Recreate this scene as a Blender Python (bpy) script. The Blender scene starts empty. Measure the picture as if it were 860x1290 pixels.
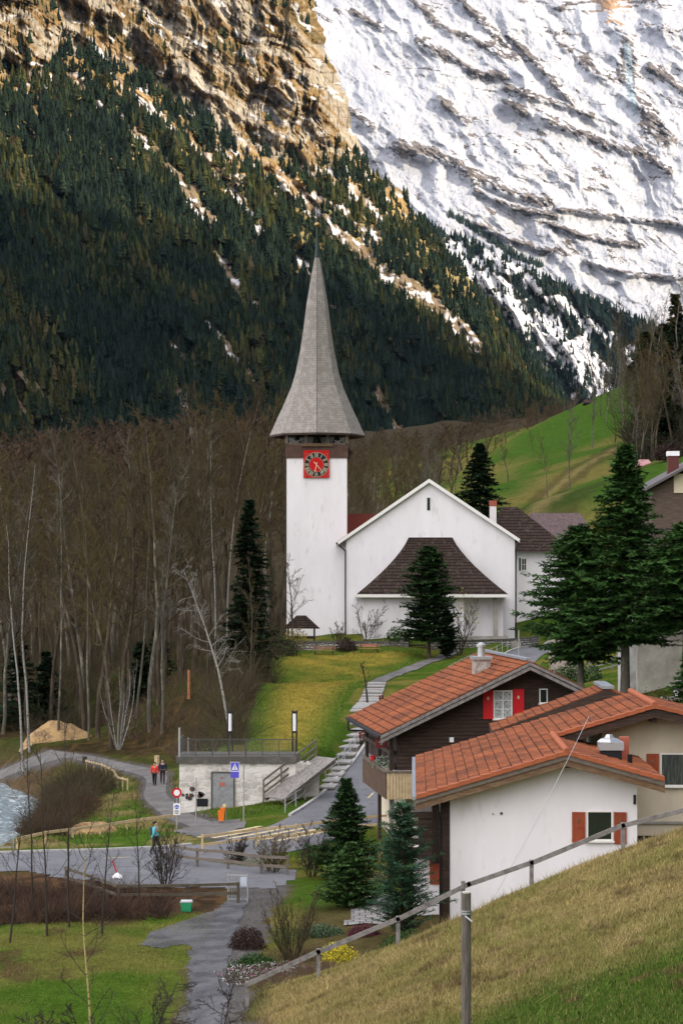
import bpy, math, random
import numpy as np
from mathutils import Vector, Matrix
sc = bpy.context.scene
COL = sc.collection
R = math.radians
rng = np.random.default_rng(7)
random.seed(7)
# ---------------------------------------------------------------- camera
F = 2600.0            # focal length in photograph pixels (photo 860 x 1290)
HZ = 720.0            # row of the eye level
cam = bpy.data.cameras.new('camera'); camo = bpy.data.objects.new('camera', cam); COL.objects.link(camo)
camo.location = (0, 0, 0); camo.rotation_euler = (R(90), 0, 0)
cam.sensor_fit = 'VERTICAL'; cam.sensor_height = 36; cam.lens = 36*F/1290
cam.shift_y = (HZ-645)/1290
cam.clip_start = 1; cam.clip_end = 30000
sc.camera = camo
sc.render.resolution_x = 682; sc.render.resolution_y = 1024
# ---------------------------------------------------------------- light
SUN_EL = R(21); SUN_H = Vector((0.87, -0.49, 0)).normalized()
SUN = (SUN_H*math.cos(SUN_EL)+Vector((0, 0, math.sin(SUN_EL)))).normalized()
w = bpy.data.worlds.new('World'); sc.world = w; w.use_nodes = True
nt = w.node_tree; nt.nodes.clear()
out = nt.nodes.new('ShaderNodeOutputWorld'); bg = nt.nodes.new('ShaderNodeBackground')
sky = nt.nodes.new('ShaderNodeTexSky'); sky.sky_type = 'NISHITA'; sky.sun_disc = False
sky.sun_elevation = SUN_EL; sky.sun_rotation = math.atan2(SUN_H.x, SUN_H.y)
sky.altitude = 800; sky.dust_density = 2.0; sky.air_density = 1.0
# unseen pale cloud added over the blue to neutralise the light
tc = nt.nodes.new('ShaderNodeTexCoord'); nz = nt.nodes.new('ShaderNodeTexNoise'); nz.inputs['Scale'].default_value = 2.2
nz.inputs['Detail'].default_value = 6
rmp = nt.nodes.new('ShaderNodeMapRange'); rmp.inputs[1].default_value = .35; rmp.inputs[2].default_value = .6
rmp.inputs[3].default_value = .5; rmp.inputs[4].default_value = 1.0
# bright cloud added opposite the sun to light viewer-facing walls; sun side clear
dp_ = nt.nodes.new('ShaderNodeVectorMath'); dp_.operation = 'DOT_PRODUCT'; dp_.inputs[1].default_value = Vector((-.62, -.70, .35)).normalized()
nt.links.new(tc.outputs['Generated'], dp_.inputs[0])
rm2 = nt.nodes.new('ShaderNodeMapRange'); rm2.inputs[1].default_value = -.35; rm2.inputs[2].default_value = .35; nt.links.new(dp_.outputs['Value'], rm2.inputs[0])
mm = nt.nodes.new('ShaderNodeMath'); mm.operation = 'MULTIPLY'; nt.links.new(rmp.outputs[0], mm.inputs[0]); nt.links.new(rm2.outputs[0], mm.inputs[1])
mx = nt.nodes.new('ShaderNodeMix'); mx.data_type = 'RGBA'; mx.inputs[7].default_value = (12.5, 11.9, 12.1, 1)
nt.links.new(tc.outputs['Generated'], nz.inputs['Vector']); nt.links.new(nz.outputs['Fac'], rmp.inputs[0])
nt.links.new(mm.outputs[0], mx.inputs[0]); nt.links.new(sky.outputs[0], mx.inputs[6]); nt.links.new(mx.outputs[2], bg.inputs['Color'])
bg.inputs['Strength'].default_value = 0.15; nt.links.new(bg.outputs[0], out.inputs['Surface'])
sl = bpy.data.lights.new('sun', 'SUN'); sl.energy = 5.0; sl.angle = R(0.5); sl.color = (1, .85, .64)
so = bpy.data.objects.new('sun', sl); COL.objects.link(so); so.rotation_euler = SUN.to_track_quat('Z', 'Y').to_euler(); so.location = (50, -50, 100)
sc.view_settings.view_transform = 'Standard'; sc.view_settings.look = 'None'
sc.view_settings.exposure = 0.80; sc.view_settings.gamma = 1; sc.view_settings.use_curve_mapping = False
sc.cycles.use_denoising = True; sc.cycles.max_bounces = 4; sc.cycles.diffuse_bounces = 2; sc.cycles.volume_bounces = 0
sc.cycles.glossy_bounces = 2; sc.cycles.transparent_max_bounces = 4
# ---------------------------------------------------------------- helpers
def P(px, py, Y): return Vector(((px-430)/F*Y, Y, (HZ-py)/F*Y))
_tab = np.random.default_rng(3).random(65536)
def vn(x, y, seed=0):
    x = np.asarray(x, float); y = np.asarray(y, float)
    ix = np.floor(x).astype(np.int64); iy = np.floor(y).astype(np.int64); fx = x-ix; fy = y-iy
    fx = fx*fx*(3-2*fx); fy = fy*fy*(3-2*fy)
    h = lambda a, b: _tab[((a*73856093) ^ (b*19349663) ^ (seed*83492791)) & 65535]
    return (h(ix, iy)*(1-fx)+h(ix+1, iy)*fx)*(1-fy)+(h(ix, iy+1)*(1-fx)+h(ix+1, iy+1)*fx)*fy
def fbm(x, y, o=5, seed=0, g=.5):
    s = 0; a = 1; t = 0
    for i in range(o):
        c, d = math.cos(i*1.1), math.sin(i*1.1)
        s = s+a*vn((x*c-y*d)*2**i, (x*d+y*c)*2**i, seed+i); t += a; a *= g
    return s/t
def ridge(x, y, o=5, seed=0, g=.55):
    s = 0; a = 1; t = 0
    for i in range(o):
        c, d = math.cos(i*.5), math.sin(i*.5)
        s = s+a*(1-abs(2*vn((x*c-y*d)*2**i, (x*d+y*c)*2**i, seed+i)-1)); t += a; a *= g
    return s/t
def sst(a, b, x):
    t = np.clip((x-a)/(b-a), 0, 1); return t*t*(3-2*t)
def pdist(x, y, pts):
    """distance to a polyline, and the fraction along it"""
    best = np.full(np.shape(x), 1e9); par = np.zeros(np.shape(x)); n = len(pts)-1
    for i in range(n):
        ax, ay = pts[i][:2]; bx, by = pts[i+1][:2]; dx, dy = bx-ax, by-ay
        t = np.clip(((x-ax)*dx+(y-ay)*dy)/(dx*dx+dy*dy+1e-9), 0, 1)
        d = np.hypot(x-ax-t*dx, y-ay-t*dy); m = d < best
        best = np.where(m, d, best); par = np.where(m, (i+t)/n, par)
    return best, par
def inpoly(x, y, pts):
    r = np.zeros(np.shape(x), bool); n = len(pts)
    for i in range(n):
        x0, y0 = pts[i]; x1, y1 = pts[(i+1) % n]
        if y0 == y1: continue
        c = ((y0 > y) != (y1 > y)) & (x < (x1-x0)*(y-y0)/(y1-y0)+x0); r ^= c
    return r
def mixc(a, b, t): return a*(1-t[..., None])+np.asarray(b)*t[..., None]
MATS = {}
def mat(name, col=(.5, .5, .5), rough=.85, var=None, bump=None, attr=None, metal=0, stretch=(1, 1, 1), spec=.3, emit=None, coord='Object'):
    """var=(scale, colour2, contrast lo, hi) mixes a second colour by noise; bump=(scale, strength, distance)"""
    if name in MATS: return MATS[name]
    m = bpy.data.materials.new(name); m.use_nodes = True; n = m.node_tree; b = n.nodes['Principled BSDF']
    b.inputs['Roughness'].default_value = rough; b.inputs['Metallic'].default_value = metal
    b.inputs['Specular IOR Level'].default_value = spec
    t = n.nodes.new('ShaderNodeTexCoord'); mp = n.nodes.new('ShaderNodeMapping'); mp.inputs['Scale'].default_value = stretch
    n.links.new(t.outputs[coord], mp.inputs[0]); src = None
    if attr:
        a = n.nodes.new('ShaderNodeAttribute'); a.attribute_name = attr; src = a.outputs['Color']
    for k, v in enumerate([var] if var and not isinstance(var[0], tuple) else (var or [])):
        z = n.nodes.new('ShaderNodeTexNoise'); z.inputs['Scale'].default_value = v[0]; z.inputs['Detail'].default_value = 8
        z.inputs['Roughness'].default_value = .65
        n.links.new(mp.outputs[0], z.inputs['Vector'])
        r = n.nodes.new('ShaderNodeMapRange'); r.inputs[1].default_value = v[2]; r.inputs[2].default_value = v[3]
        n.links.new(z.outputs['Fac'], r.inputs[0])
        x = n.nodes.new('ShaderNodeMix'); x.data_type = 'RGBA'; x.clamp_factor = True
        n.links.new(r.outputs[0], x.inputs[0])
        if attr:   # multiply
            x.blend_type = 'MULTIPLY'; x.inputs[7].default_value = (*v[1], 1)
            n.links.new(src, x.inputs[6])
        else:
            x.inputs[7].default_value = (*v[1], 1)
            if src is None: x.inputs[6].default_value = (*col, 1)
            else: n.links.new(src, x.inputs[6])
        src = x.outputs[2]
    if src is not None: n.links.new(src, b.inputs['Base Color'])
    else: b.inputs['Base Color'].default_value = (*col, 1)
    if bump:
        z = n.nodes.new('ShaderNodeTexNoise'); z.inputs['Scale'].default_value = bump[0]; z.inputs['Detail'].default_value = 8
        z.inputs['Roughness'].default_value = .65
        n.links.new(mp.outputs[0], z.inputs['Vector'])
        u = n.nodes.new('ShaderNodeBump'); u.inputs['Strength'].default_value = bump[1]; u.inputs['Distance'].default_value = bump[2]
        n.links.new(z.outputs['Fac'], u.inputs['Height']); n.links.new(u.outputs[0], b.inputs['Normal'])
    if emit:
        b.inputs['Emission Color'].default_value = (*emit[:3], 1); b.inputs['Emission Strength'].default_value = emit[3]
    MATS[name] = m; return m
def brickmat(name, c1, c2, cm, scale, w_, h_, mortar=.02, bump=.4, rot=(0, 0, 0), var=None, warp=0.0, off=.5):
    m = mat(name, c1, spec=.08); n = m.node_tree; b = n.nodes['Principled BSDF']
    t = n.nodes.new('ShaderNodeTexCoord'); mp = n.nodes.new('ShaderNodeMapping'); mp.inputs['Rotation'].default_value = rot
    n.links.new(t.outputs['Object'], mp.inputs[0]); vec = mp.outputs[0]
    if warp:
        z = n.nodes.new('ShaderNodeTexNoise'); z.inputs['Scale'].default_value = 1.3; z.inputs['Detail'].default_value = 4
        n.links.new(t.outputs['Object'], z.inputs['Vector'])
        va = n.nodes.new('ShaderNodeVectorMath'); va.operation = 'SCALE'; va.inputs['Scale'].default_value = warp
        n.links.new(z.outputs['Color'], va.inputs[0])
        vb = n.nodes.new('ShaderNodeVectorMath'); vb.operation = 'ADD'; n.links.new(vec, vb.inputs[0]); n.links.new(va.outputs[0], vb.inputs[1]); vec = vb.outputs[0]
    k = n.nodes.new('ShaderNodeTexBrick'); n.links.new(vec, k.inputs['Vector'])
    k.inputs['Color1'].default_value = (*c1, 1); k.inputs['Color2'].default_value = (*c2, 1); k.inputs['Mortar'].default_value = (*cm, 1)
    k.inputs['Scale'].default_value = scale; k.inputs['Brick Width'].default_value = w_; k.inputs['Row Height'].default_value = h_
    k.inputs['Mortar Size'].default_value = mortar; k.inputs['Mortar Smooth'].default_value = .3; k.inputs['Bias'].default_value = 0; k.offset = off
    src = k.outputs['Color']
    if var:
        z = n.nodes.new('ShaderNodeTexNoise'); z.inputs['Scale'].default_value = var[0]; z.inputs['Detail'].default_value = 8
        n.links.new(t.outputs['Object'], z.inputs['Vector'])
        r = n.nodes.new('ShaderNodeMapRange'); r.inputs[1].default_value = var[2]; r.inputs[2].default_value = var[3]; n.links.new(z.outputs['Fac'], r.inputs[0])
        x = n.nodes.new('ShaderNodeMix'); x.data_type = 'RGBA'; x.inputs[7].default_value = (*var[1], 1)
        n.links.new(r.outputs[0], x.inputs[0]); n.links.new(src, x.inputs[6]); src = x.outputs[2]
    n.links.new(src, b.inputs['Base Color'])
    u = n.nodes.new('ShaderNodeBump'); u.inputs['Strength'].default_value = bump; u.inputs['Distance'].default_value = .03; u.invert = True
    n.links.new(k.outputs['Fac'], u.inputs['Height']); n.links.new(u.outputs[0], b.inputs['Normal'])
    return m
def np_mesh(name, V, Fc, m=None, parent=None, col=None, smooth=False, M=None):
    V = np.asarray(V, float); Fc = np.asarray(Fc); k = Fc.shape[1]
    if parent is not None:
        V = V-np.array(root_loc(parent))
    me = bpy.data.meshes.new(name); me.vertices.add(len(V)); me.loops.add(Fc.size); me.polygons.add(len(Fc))
    me.vertices.foreach_set('co', V.ravel()); me.loops.foreach_set('vertex_index', Fc.ravel().astype(np.int32))
    me.polygons.foreach_set('loop_start', np.arange(0, Fc.size, k, dtype=np.int32))
    if smooth: me.polygons.foreach_set('use_smooth', np.ones(len(Fc), bool))
    else: me.polygons.foreach_set('use_smooth', np.zeros(len(Fc), bool))
    me.update(calc_edges=True)
    if col is not None:
        a = me.color_attributes.new('col', 'FLOAT_COLOR', 'POINT'); c = np.ones((len(V), 4)); c[:, :3] = col; a.data.foreach_set('color', c.ravel())
    o = bpy.data.objects.new(name, me); COL.objects.link(o)
    if m: me.materials.append(m)
    if parent: o.parent = parent
    return o
def root_loc(o):
    l = Vector(o.location)
    while o.parent: o = o.parent; l = l+Vector(o.location)
    return l
def grid_faces(nr, nc):
    i = np.arange(nr-1)[:, None]*nc+np.arange(nc-1)[None, :]; i = i.ravel()
    return np.stack([i, i+1, i+nc+1, i+nc], 1)
def tag(o, label=None, cat=None, group=None, kind=None):
    if label: o['label'] = label
    if cat: o['category'] = cat
    if group: o['group'] = group
    if kind: o['kind'] = kind
    return o
def thing(name, label, cat, loc, group=None):
    o = bpy.data.objects.new(name, None); COL.objects.link(o); o.location = Vector(loc); o.empty_display_size = .3
    return tag(o, label, cat, group)
def copy_thing(o, loc, rz=0, s=1, label=None, sz=None):
    c = o.copy(); COL.objects.link(c); c.location = Vector(loc); c.rotation_euler = (0, 0, rz); c.scale = (s, s, sz or s)
    if label: c['label'] = label
    for ch in [x for x in o.children]:
        d = ch.copy(); COL.objects.link(d); d.parent = c
        for g in list(ch.children):
            e = g.copy(); COL.objects.link(e); e.parent = d
    return c
class Fr:
    """local frame: u right, v away, w up"""
    def __init__(s, o=(0, 0, 0), a=0): s.o = Vector(o); s.c = math.cos(R(a)); s.s = math.sin(R(a))
    def __call__(s, u, v, w): return Vector((s.o.x+u*s.c+v*s.s, s.o.y-u*s.s+v*s.c, s.o.z+w))
class MB:
    def __init__(s, fr=None): s.v = []; s.f = []; s.fr = fr or Fr()
    def add(s, vs, fs):
        n = len(s.v); s.v += [s.fr(*p) for p in vs]; s.f += [tuple(i+n for i in f) for f in fs]
    def box(s, u0, u1, v0, v1, w0, w1):
        s.add([(u0, v0, w0), (u1, v0, w0), (u1, v1, w0), (u0, v1, w0), (u0, v0, w1), (u1, v0, w1), (u1, v1, w1), (u0, v1, w1)],
              [(0, 3, 2, 1), (4, 5, 6, 7), (0, 1, 5, 4), (1, 2, 6, 5), (2, 3, 7, 6), (3, 0, 4, 7)])
    def prism(s, poly, v0, v1):   # polygon in (u,w)
        n = len(poly); s.add([(a, v0, b) for a, b in poly]+[(a, v1, b) for a, b in poly],
              [tuple(range(n)), tuple(range(2*n-1, n-1, -1))]+[(i, i+n, (i+1) % n+n, (i+1) % n) for i in range(n)])
    def slab(s, poly, w0, w1):    # polygon in (u,v)
        n = len(poly); s.add([(a, b, w0) for a, b in poly]+[(a, b, w1) for a, b in poly],
              [tuple(range(n-1, -1, -1)), tuple(range(n, 2*n))]+[(i, (i+1) % n, (i+1) % n+n, i+n) for i in range(n)])
    def hexa(s, a, b):            # two quads of points
        s.add(list(a)+list(b), [(0, 3, 2, 1), (4, 5, 6, 7), (0, 1, 5, 4), (1, 2, 6, 5), (2, 3, 7, 6), (3, 0, 4, 7)])
    def beam(s, p, q, wd, ht):    # square beam between two local points
        p = Vector(p); q = Vector(q); d = (q-p).normalized(); up = Vector((0, 0, 1))
        if abs(d.z) > .95: up = Vector((0, 1, 0))
        a = d.cross(up).normalized()*wd/2; b = a.cross(d).normalized()*ht/2
        s.hexa([p-a-b, p+a-b, p+a+b, p-a+b], [q-a-b, q+a-b, q+a+b, q-a+b])
    def tube(s, p, q, r0, r1=None, n=8):
        r1 = r0 if r1 is None else r1
        p = Vector(p); q = Vector(q); d = (q-p).normalized(); a = d.orthogonal().normalized(); b = d.cross(a)
        vs = []
        for c, r in ((p, r0), (q, r1)):
            for i in range(n):
                t = 2*math.pi*i/n; vs.append(c+a*r*math.cos(t)+b*r*math.sin(t))
        s.add(vs, [(i, (i+1) % n, (i+1) % n+n, i+n) for i in range(n)]+[tuple(range(n-1, -1, -1)), tuple(range(n, 2*n))])
    def lathe(s, c, prof, n=12):  # prof (r, w)
        vs = [(c[0]+r*math.cos(2*math.pi*i/n), c[1]+r*math.sin(2*math.pi*i/n), c[2]+h) for r, h in prof for i in range(n)]
        fs = [(j*n+i, j*n+(i+1) % n, (j+1)*n+(i+1) % n, (j+1)*n+i) for j in range(len(prof)-1) for i in range(n)]
        s.add(vs, fs+[tuple(range(n-1, -1, -1)), tuple(range((len(prof)-1)*n, len(prof)*n))])
    def build(s, name, m, parent=None, label=None, bevel=0, smooth=False):
        l = root_loc(parent) if parent else Vector()
        me = bpy.data.meshes.new(name); me.from_pydata([tuple(p-l) for p in s.v], [], s.f); me.update()
        if smooth: me.polygons.foreach_set('use_smooth', [True]*len(me.polygons))
        o = bpy.data.objects.new(name, me); COL.objects.link(o)
        if parent: o.parent = parent
        me.materials.append(m)
        if label: o['label'] = label
        if bevel:
            b = o.modifiers.new('bevel', 'BEVEL'); b.width = bevel; b.segments = 2; b.limit_method = 'ANGLE'
        return o
def structure(o): o['kind'] = 'structure'; return o
# ================================================================ the valley floor
def rbf(pts, c=3.0):
    A = np.array(pts, float); n = len(A)
    d = np.sqrt(((A[:, None, :2]-A[None, :, :2])**2).sum(-1)+c*c)
    K = np.zeros((n+3, n+3)); K[:n, :n] = d-np.eye(n)*.02; K[:n, n] = 1; K[:n, n+1:n+3] = A[:, :2]/100; K[n, :n] = 1; K[n+1:n+3, :n] = A[:, :2].T/100
    w_ = np.linalg.solve(K, np.concatenate([A[:, 2], [0, 0, 0]]))
    def f(x, y):
        r = w_[n]+w_[n+1]*x/100+w_[n+2]*y/100
        for i in range(n): r = r+w_[i]*np.sqrt((x-A[i, 0])**2+(y-A[i, 1])**2+c*c)
        return r
    return f
far = [(-20, 200, -14.5), (-35, 200, -14.5), (-60, 250, -12), (-14, 240, -10), (-20, 300, -8), (0, 300, -6), (10, 300, -6), (-50, 400, 0), (0, 500, 13),
       (30, 600, 33), (-100, 800, 30), (0, 900, 52), (100, 900, 62), (-250, 1500, 90), (0, 1900, 116), (260, 2400, 145), (900, 3000, 200), (-900, 1500, 120),
       (0, 5000, 200), (-2000, 4000, 200), (2500, 5000, 300), (500, 400, 200), (-300, 300, 20), (300, 100, 80), (-200, 50, -10), (200, 0, 60), (-200, -200, 0), (200, -200, 60),
       (24, 280, 8.6), (30, 350, 16), (27.7, 450, 23.4), (46.7, 450, 33.7), (64, 450, 43), (74, 450, 48.5), (38, 300, 13.2), (44.6, 270, 12.5), (66, 400, 30.8), (56, 350, 22),
       (46, 365, 22.5), (60, 520, 36), (33, 200, 1), (26, 232, -5), (29, 250, -3.5), (36, 240, 0), (24, 256, -4.5), (14, 262, -6), (40, 215, 2)]
lowp = far+[(-12, 67, -14.8), (-4, 67, -14.75), (-14, 80, -14.8), (-6, 80, -14.7), (-16, 95, -15), (-8, 95, -14.8), (-4, 92, -14.7), (3, 92, -14.2), (-1, 88, -14.5), (-2, 76, -14.6),
       (-17, 108, -14.8), (-10, 110, -14.8), (-6, 117, -14.6), (-4.3, 123, -14.3), (-2, 126, -14.0), (-.2, 135, -13.4), (1.6, 146, -12.3), (2.2, 152, -11.8), (4.5, 165, -11.0), (10.7, 192, -9.6), (17, 212, -8.3), (23, 230, -7.4),
       (2, 116, -14.1), (5, 126, -13.6), (7, 136, -13.0), (9, 152, -11.8), (11, 165, -11.0), (16.5, 190, -9.6), (22, 208, -8.3), (29, 226, -7.2), (-10, 127, -14.9), (-1, 106, -14.6), (3, 104, -14.5),
       (-10.5, 126, -15), (-13, 147, -15.2), (-19, 160, -15.2), (-28, 175, -15), (-40, 195, -15), (-18, 135, -15.4), (-14, 120, -15.1), (-16, 114, -15.0),
       (11.25, 68, -8.5), (9.26, 68, -9.2), (6.25, 68, -10.4), (1.86, 68, -12.3), (-.76, 68, -13.4), (-3.1, 68, -14.35), (17, 68, -6.6),
       (-2.5, 64, -14.0), (0, 56, -12.4), (2.9, 50, -11.0), (5, 47, -10.4), (7.5, 45, -9.9), (14, 60, -7.4), (12, 50, -8.5), (4, 58, -10.9), (8, 58, -9.5), (3, 30, -9.5), (8, 30, -8), (-5, 40, -12.5), (-10, 50, -14), (0, 0, -9), (10, 0, -6), (-20, 0, -12),
       (12.5, 75, -10.2), (7, 75, -12.5), (2.2, 75, -13.9), (5, 85, -14.1), (11, 83, -13.2), (14, 83, -11.0), (18, 83, -10), (5, 98, -14.2), (12, 98, -13), (18, 98, -10.5), (14, 115, -12.5), (19, 118, -10),
       (18.5, 135, -8.3), (14.5, 132, -10), (22, 150, -9.2), (26, 150, -9), (30, 150, -7), (16, 160, -9.5), (20, 180, -8.5), (26, 190, -6), (0, 225, -7), (15, 228, -7), (0, 215, -8.2), (-7, 200, -9)]
highp = far+[(-10, 127, -11.6), (-5, 127, -11.6), (-1, 129, -11.8), (-5, 137, -11.3), (-.16, 140, -11.85), (.9, 155, -11.0), (2, 170, -10.75), (2.85, 185, -10.1), (7.1, 205, -9.3), (9.9, 215, -8.7),
       (-6.3, 150, -10.9), (-6.6, 180, -9.8), (-7.4, 215, -8.6), (7.4, 214, -8.6), (0, 214, -8.6), (0, 219, -7.6), (8, 220, -7.2), (15, 221, -7.3), (20, 224, -7.2), (0, 228, -6.8), (12, 228, -6.6), (20, 232, -6.6),
       (-10, 165, -9.6), (-14, 180, -9.2), (-20, 205, -9.6), (-10, 205, -9), (-12, 140, -12.5), (-16, 225, -9), (-4, 240, -7), (5, 235, -7), (16, 240, -6), (4, 152, -11.4), (8, 180, -10.1), (13, 200, -9.1)]
lowf = rbf(lowp); highf = rbf(highp)
HPOLY = [(-10, 128.4), (-4.2, 128.4), (-1.2, 129.6), (-.4, 137), (.9, 146), (1.7, 153), (3.4, 162), (9.4, 190), (15, 209), (21, 228), (24, 250), (-30, 250), (-27, 200), (-20, 178), (-13.5, 163), (-11.2, 150), (-10, 140)]
ROADC = [(-40, 104.6), (-17, 105.4), (-10, 106.9), (-5, 109.6), (-1.2, 116), (1.3, 124.5), (3.1, 135), (4.9, 146), (5.8, 153), (8, 165), (13.7, 190.5), (19.8, 210), (26, 228), (36, 245), (60, 262)]
ROADHW = 3.1
RIVER = [(-90, 200), (-60, 188), (-40, 175), (-32, 155), (-30.5, 140), (-32, 108), (-36, 80), (-44, 40), (-50, -20)]
PATHS = [[(-6.2, 113.5), (-8.4, 121), (-10.2, 127), (-12.2, 136), (-13.2, 147), (-13.8, 152), (-16.5, 158), (-21, 166), (-29, 176), (-45, 190)],
         [(-2.5, 50), (-4.2, 66), (-4.5, 76), (-4.2, 84), (-4.1, 90), (-3.6, 96)]]
def carve(x, y, z):
    d, _ = pdist(x, y, RIVER); return np.where(d < 14, np.minimum(z, -18.5+np.maximum(d-9.2, 0)*.85), z)
def terrain(x, y, noise=True):
    x = np.asarray(x, float); y = np.asarray(y, float)
    lo = lowf(x, y); hi = highf(x, y); ins = inpoly(x, y, HPOLY)
    d, _ = pdist(x, y, HPOLY+HPOLY[:1]); sd = np.where(ins, d, -d)
    left = sst(-7, -12, x)*sst(128, 134, y); back = sst(225, 245, y)
    wd = 1.6-1.2*sst(131, 129, y)*(1-left)+left*6+back*15
    m = sst(-.05*wd, wd*.95, sd)
    z = lo+(hi-lo)*m
    dr, _ = pdist(x, y, ROADC)
    dp = np.minimum.reduce([pdist(x, y, p)[0] for p in PATHS])
    rough = sst(0.2, 3, np.minimum(dr-ROADHW-.6, dp-1.6))
    bank = left*sst(-1.0, 2.0, sd)*sst(14, 8, sd)
    a = .10+.6*bank+sst(30, 5, pdist(x, y, RIVER)[0])*.15
    if noise:
        z = z+rough*a*(fbm(x*.9, y*.9, 4, 11)-.5)*2+sst(240, 500, y)*(fbm(x*.02, y*.02, 4, 5)-.5)*14*(y < 3000)
    z = carve(x, y, z)
    return z
def tz(x, y): return float(terrain(np.array([float(x)]), np.array([float(y)]))[0])
GREEN = np.array((.062, .115, .016)); DRY = np.array((.27, .20, .06)); DIRT = np.array((.085, .06, .038)); STRAW = np.array((.25, .19, .09))
LAWN = [(-7.6, 216), (8.6, 216), (6.5, 204), (1.8, 187), (.6, 172), (.0, 156), (-.8, 141), (-1.6, 132), (-6.2, 131), (-6.6, 150), (-6.8, 180)]
def gcol(x, y):
    n1 = fbm(x*.35, y*.35, 5, 21); n2 = fbm(x*.07, y*.05, 4, 31); n3 = fbm(x*1.7, y*1.7, 4, 41)
    c = np.empty(np.shape(x)+(3,)); c[:] = GREEN
    c = mixc(c, DRY, sst(.42, .66, n1*.6+n2*.4)*.55)
    # near slope: dry above, green low down towards the camera
    ns = sst(-3.4, -2.0, x+(68-y)*.06)*(y < 78)
    k = sst(55.5, 50.5, y+(n1-.5)*9+(x-6)*-.45-3*sst(-3, 2, -x))*sst(-1.5, 1.5, x)
    cs = mixc(mixc(np.broadcast_to(np.array((.255, .205, .085)), c.shape), (.13, .14, .035), sst(.35, .7, n1)*.6), np.array((.045, .10, .012)), k*.9)
    cs = mixc(cs, STRAW*1.15, sst(.50, .70, n3)*.6*(1-k)); cs = mixc(cs, (.10, .07, .035), sst(.64, .75, fbm(x*1.1, y*.8, 4, 77))*.7)
    c = c*(1-ns[..., None])+cs*ns[..., None]
    # foreground grass, muddy patches
    c = mixc(c, (.066, .13, .016), .7*(y < 92)*(x < -3)); c = mixc(c, (.19, .16, .05), sst(.45, .62, fbm(x*.25, y*.18, 4, 9))*.55*(y < 95)*(x < -3)); c = mixc(c, (.10, .07, .035), sst(.55, .64, fbm(x*.4, y*.25, 4, 8))*.8*(y < 95)*(x < -3))
    # brambles strip
    c = mixc(c, mixc(np.broadcast_to(DIRT*.7, c.shape), (.13, .075, .04), sst(.42, .6, n3)), sst(87.5, 90.5, y+(n1-.5)*3)*sst(104, 101, y)*sst(-2, -6, x))
    c = mixc(c, DIRT, sst(76, 78, y)*sst(92, 86, y)*sst(-3, -1, x)*sst(30, 20, x)*.7)
    ins = inpoly(x, y, HPOLY)
    # upper terrace and wood floor
    dL, _ = pdist(x, y, LAWN+LAWN[:1]); inL = inpoly(x, y, LAWN)
    wood = sst(-3, -7, x+(n1-.5)*3)*sst(129, 133, y)*sst(420, 300, y)
    c = mixc(c, mixc(np.broadcast_to(DIRT*.5, c.shape), (.13, .08, .035), sst(.5, .7, n3)*.7), wood*.92)
    c = mixc(c, GREEN*.9, wood*sst(.52, .66, fbm(x*.13, y*.13, 3, 61))*.35)
    lw = mixc(np.broadcast_to(GREEN*1.15, c.shape), (.33, .255, .05), sst(.22, .50, n2*.55+n1*.45)*.85*sst(0, 3, dL))
    c = np.where((inL & (x > -7))[..., None], lw, c)
    # left green by the path, rough straw next to the river
    k = sst(-5, -9, x)*sst(111, 113, y)*sst(156, 150, y)*sst(-22, -19, x)
    c = mixc(c, mixc(np.broadcast_to(GREEN*1.2, c.shape), STRAW*1.1, sst(.42, .58, n1)*.75), k)
    rb = sst(14, 9, pdist(x, y, RIVER)[0]); c = mixc(c, (.12, .085, .05), rb)
    c = mixc(c, (.30, .30, .29), sst(10.2, 9.2, pdist(x, y, RIVER)[0]))
    # edge of paths
    dp = np.minimum.reduce([pdist(x, y, p)[0] for p in PATHS]); c = mixc(c, (.11, .085, .05), sst(1.7, 1.2, dp+(n3-.5)*1.2+(n1-.5)*.8)*.7); c = mixc(c, (.125, .12, .115), sst(1.25, 1.0, dp+(n3-.5)*.9+(n1-.5)*.6))
    # meadow hill on the right
    hill = sst(18, 24, x)*sst(258, 275, y)*sst(620, 540, y)
    hg = mixc(np.broadcast_to(np.array((.052, .105, .017)), c.shape), (.17, .14, .045), sst(.46, .62, n2*.5+fbm(x*.03, y*.05, 3, 91)*.5)*.8)
    for pl, wd in (([(20, 268), (30, 283), (46, 300), (70, 330)], 2.2), ([(26, 300), (34, 335), (50, 375), (80, 400)], 1.0)):
        dd, _ = pdist(x, y, pl); hg = mixc(hg, (.20, .16, .07), sst(wd, wd*.4, dd+(n1-.5)*3)*.8); hg = mixc(hg, (.04, .03, .02), sst(wd*1.6, wd*.8, abs(dd-wd*1.9)+(n1-.5)*2)*.45*(y > -1))
    c = c*(1-hill[..., None])+hg*hill[..., None]
    fl = sst(560, 700, y)+sst(14, 6, x)*sst(250, 270, y); c = mixc(c, (.055, .045, .03), np.clip(fl, 0, 1))
    return c
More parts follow.
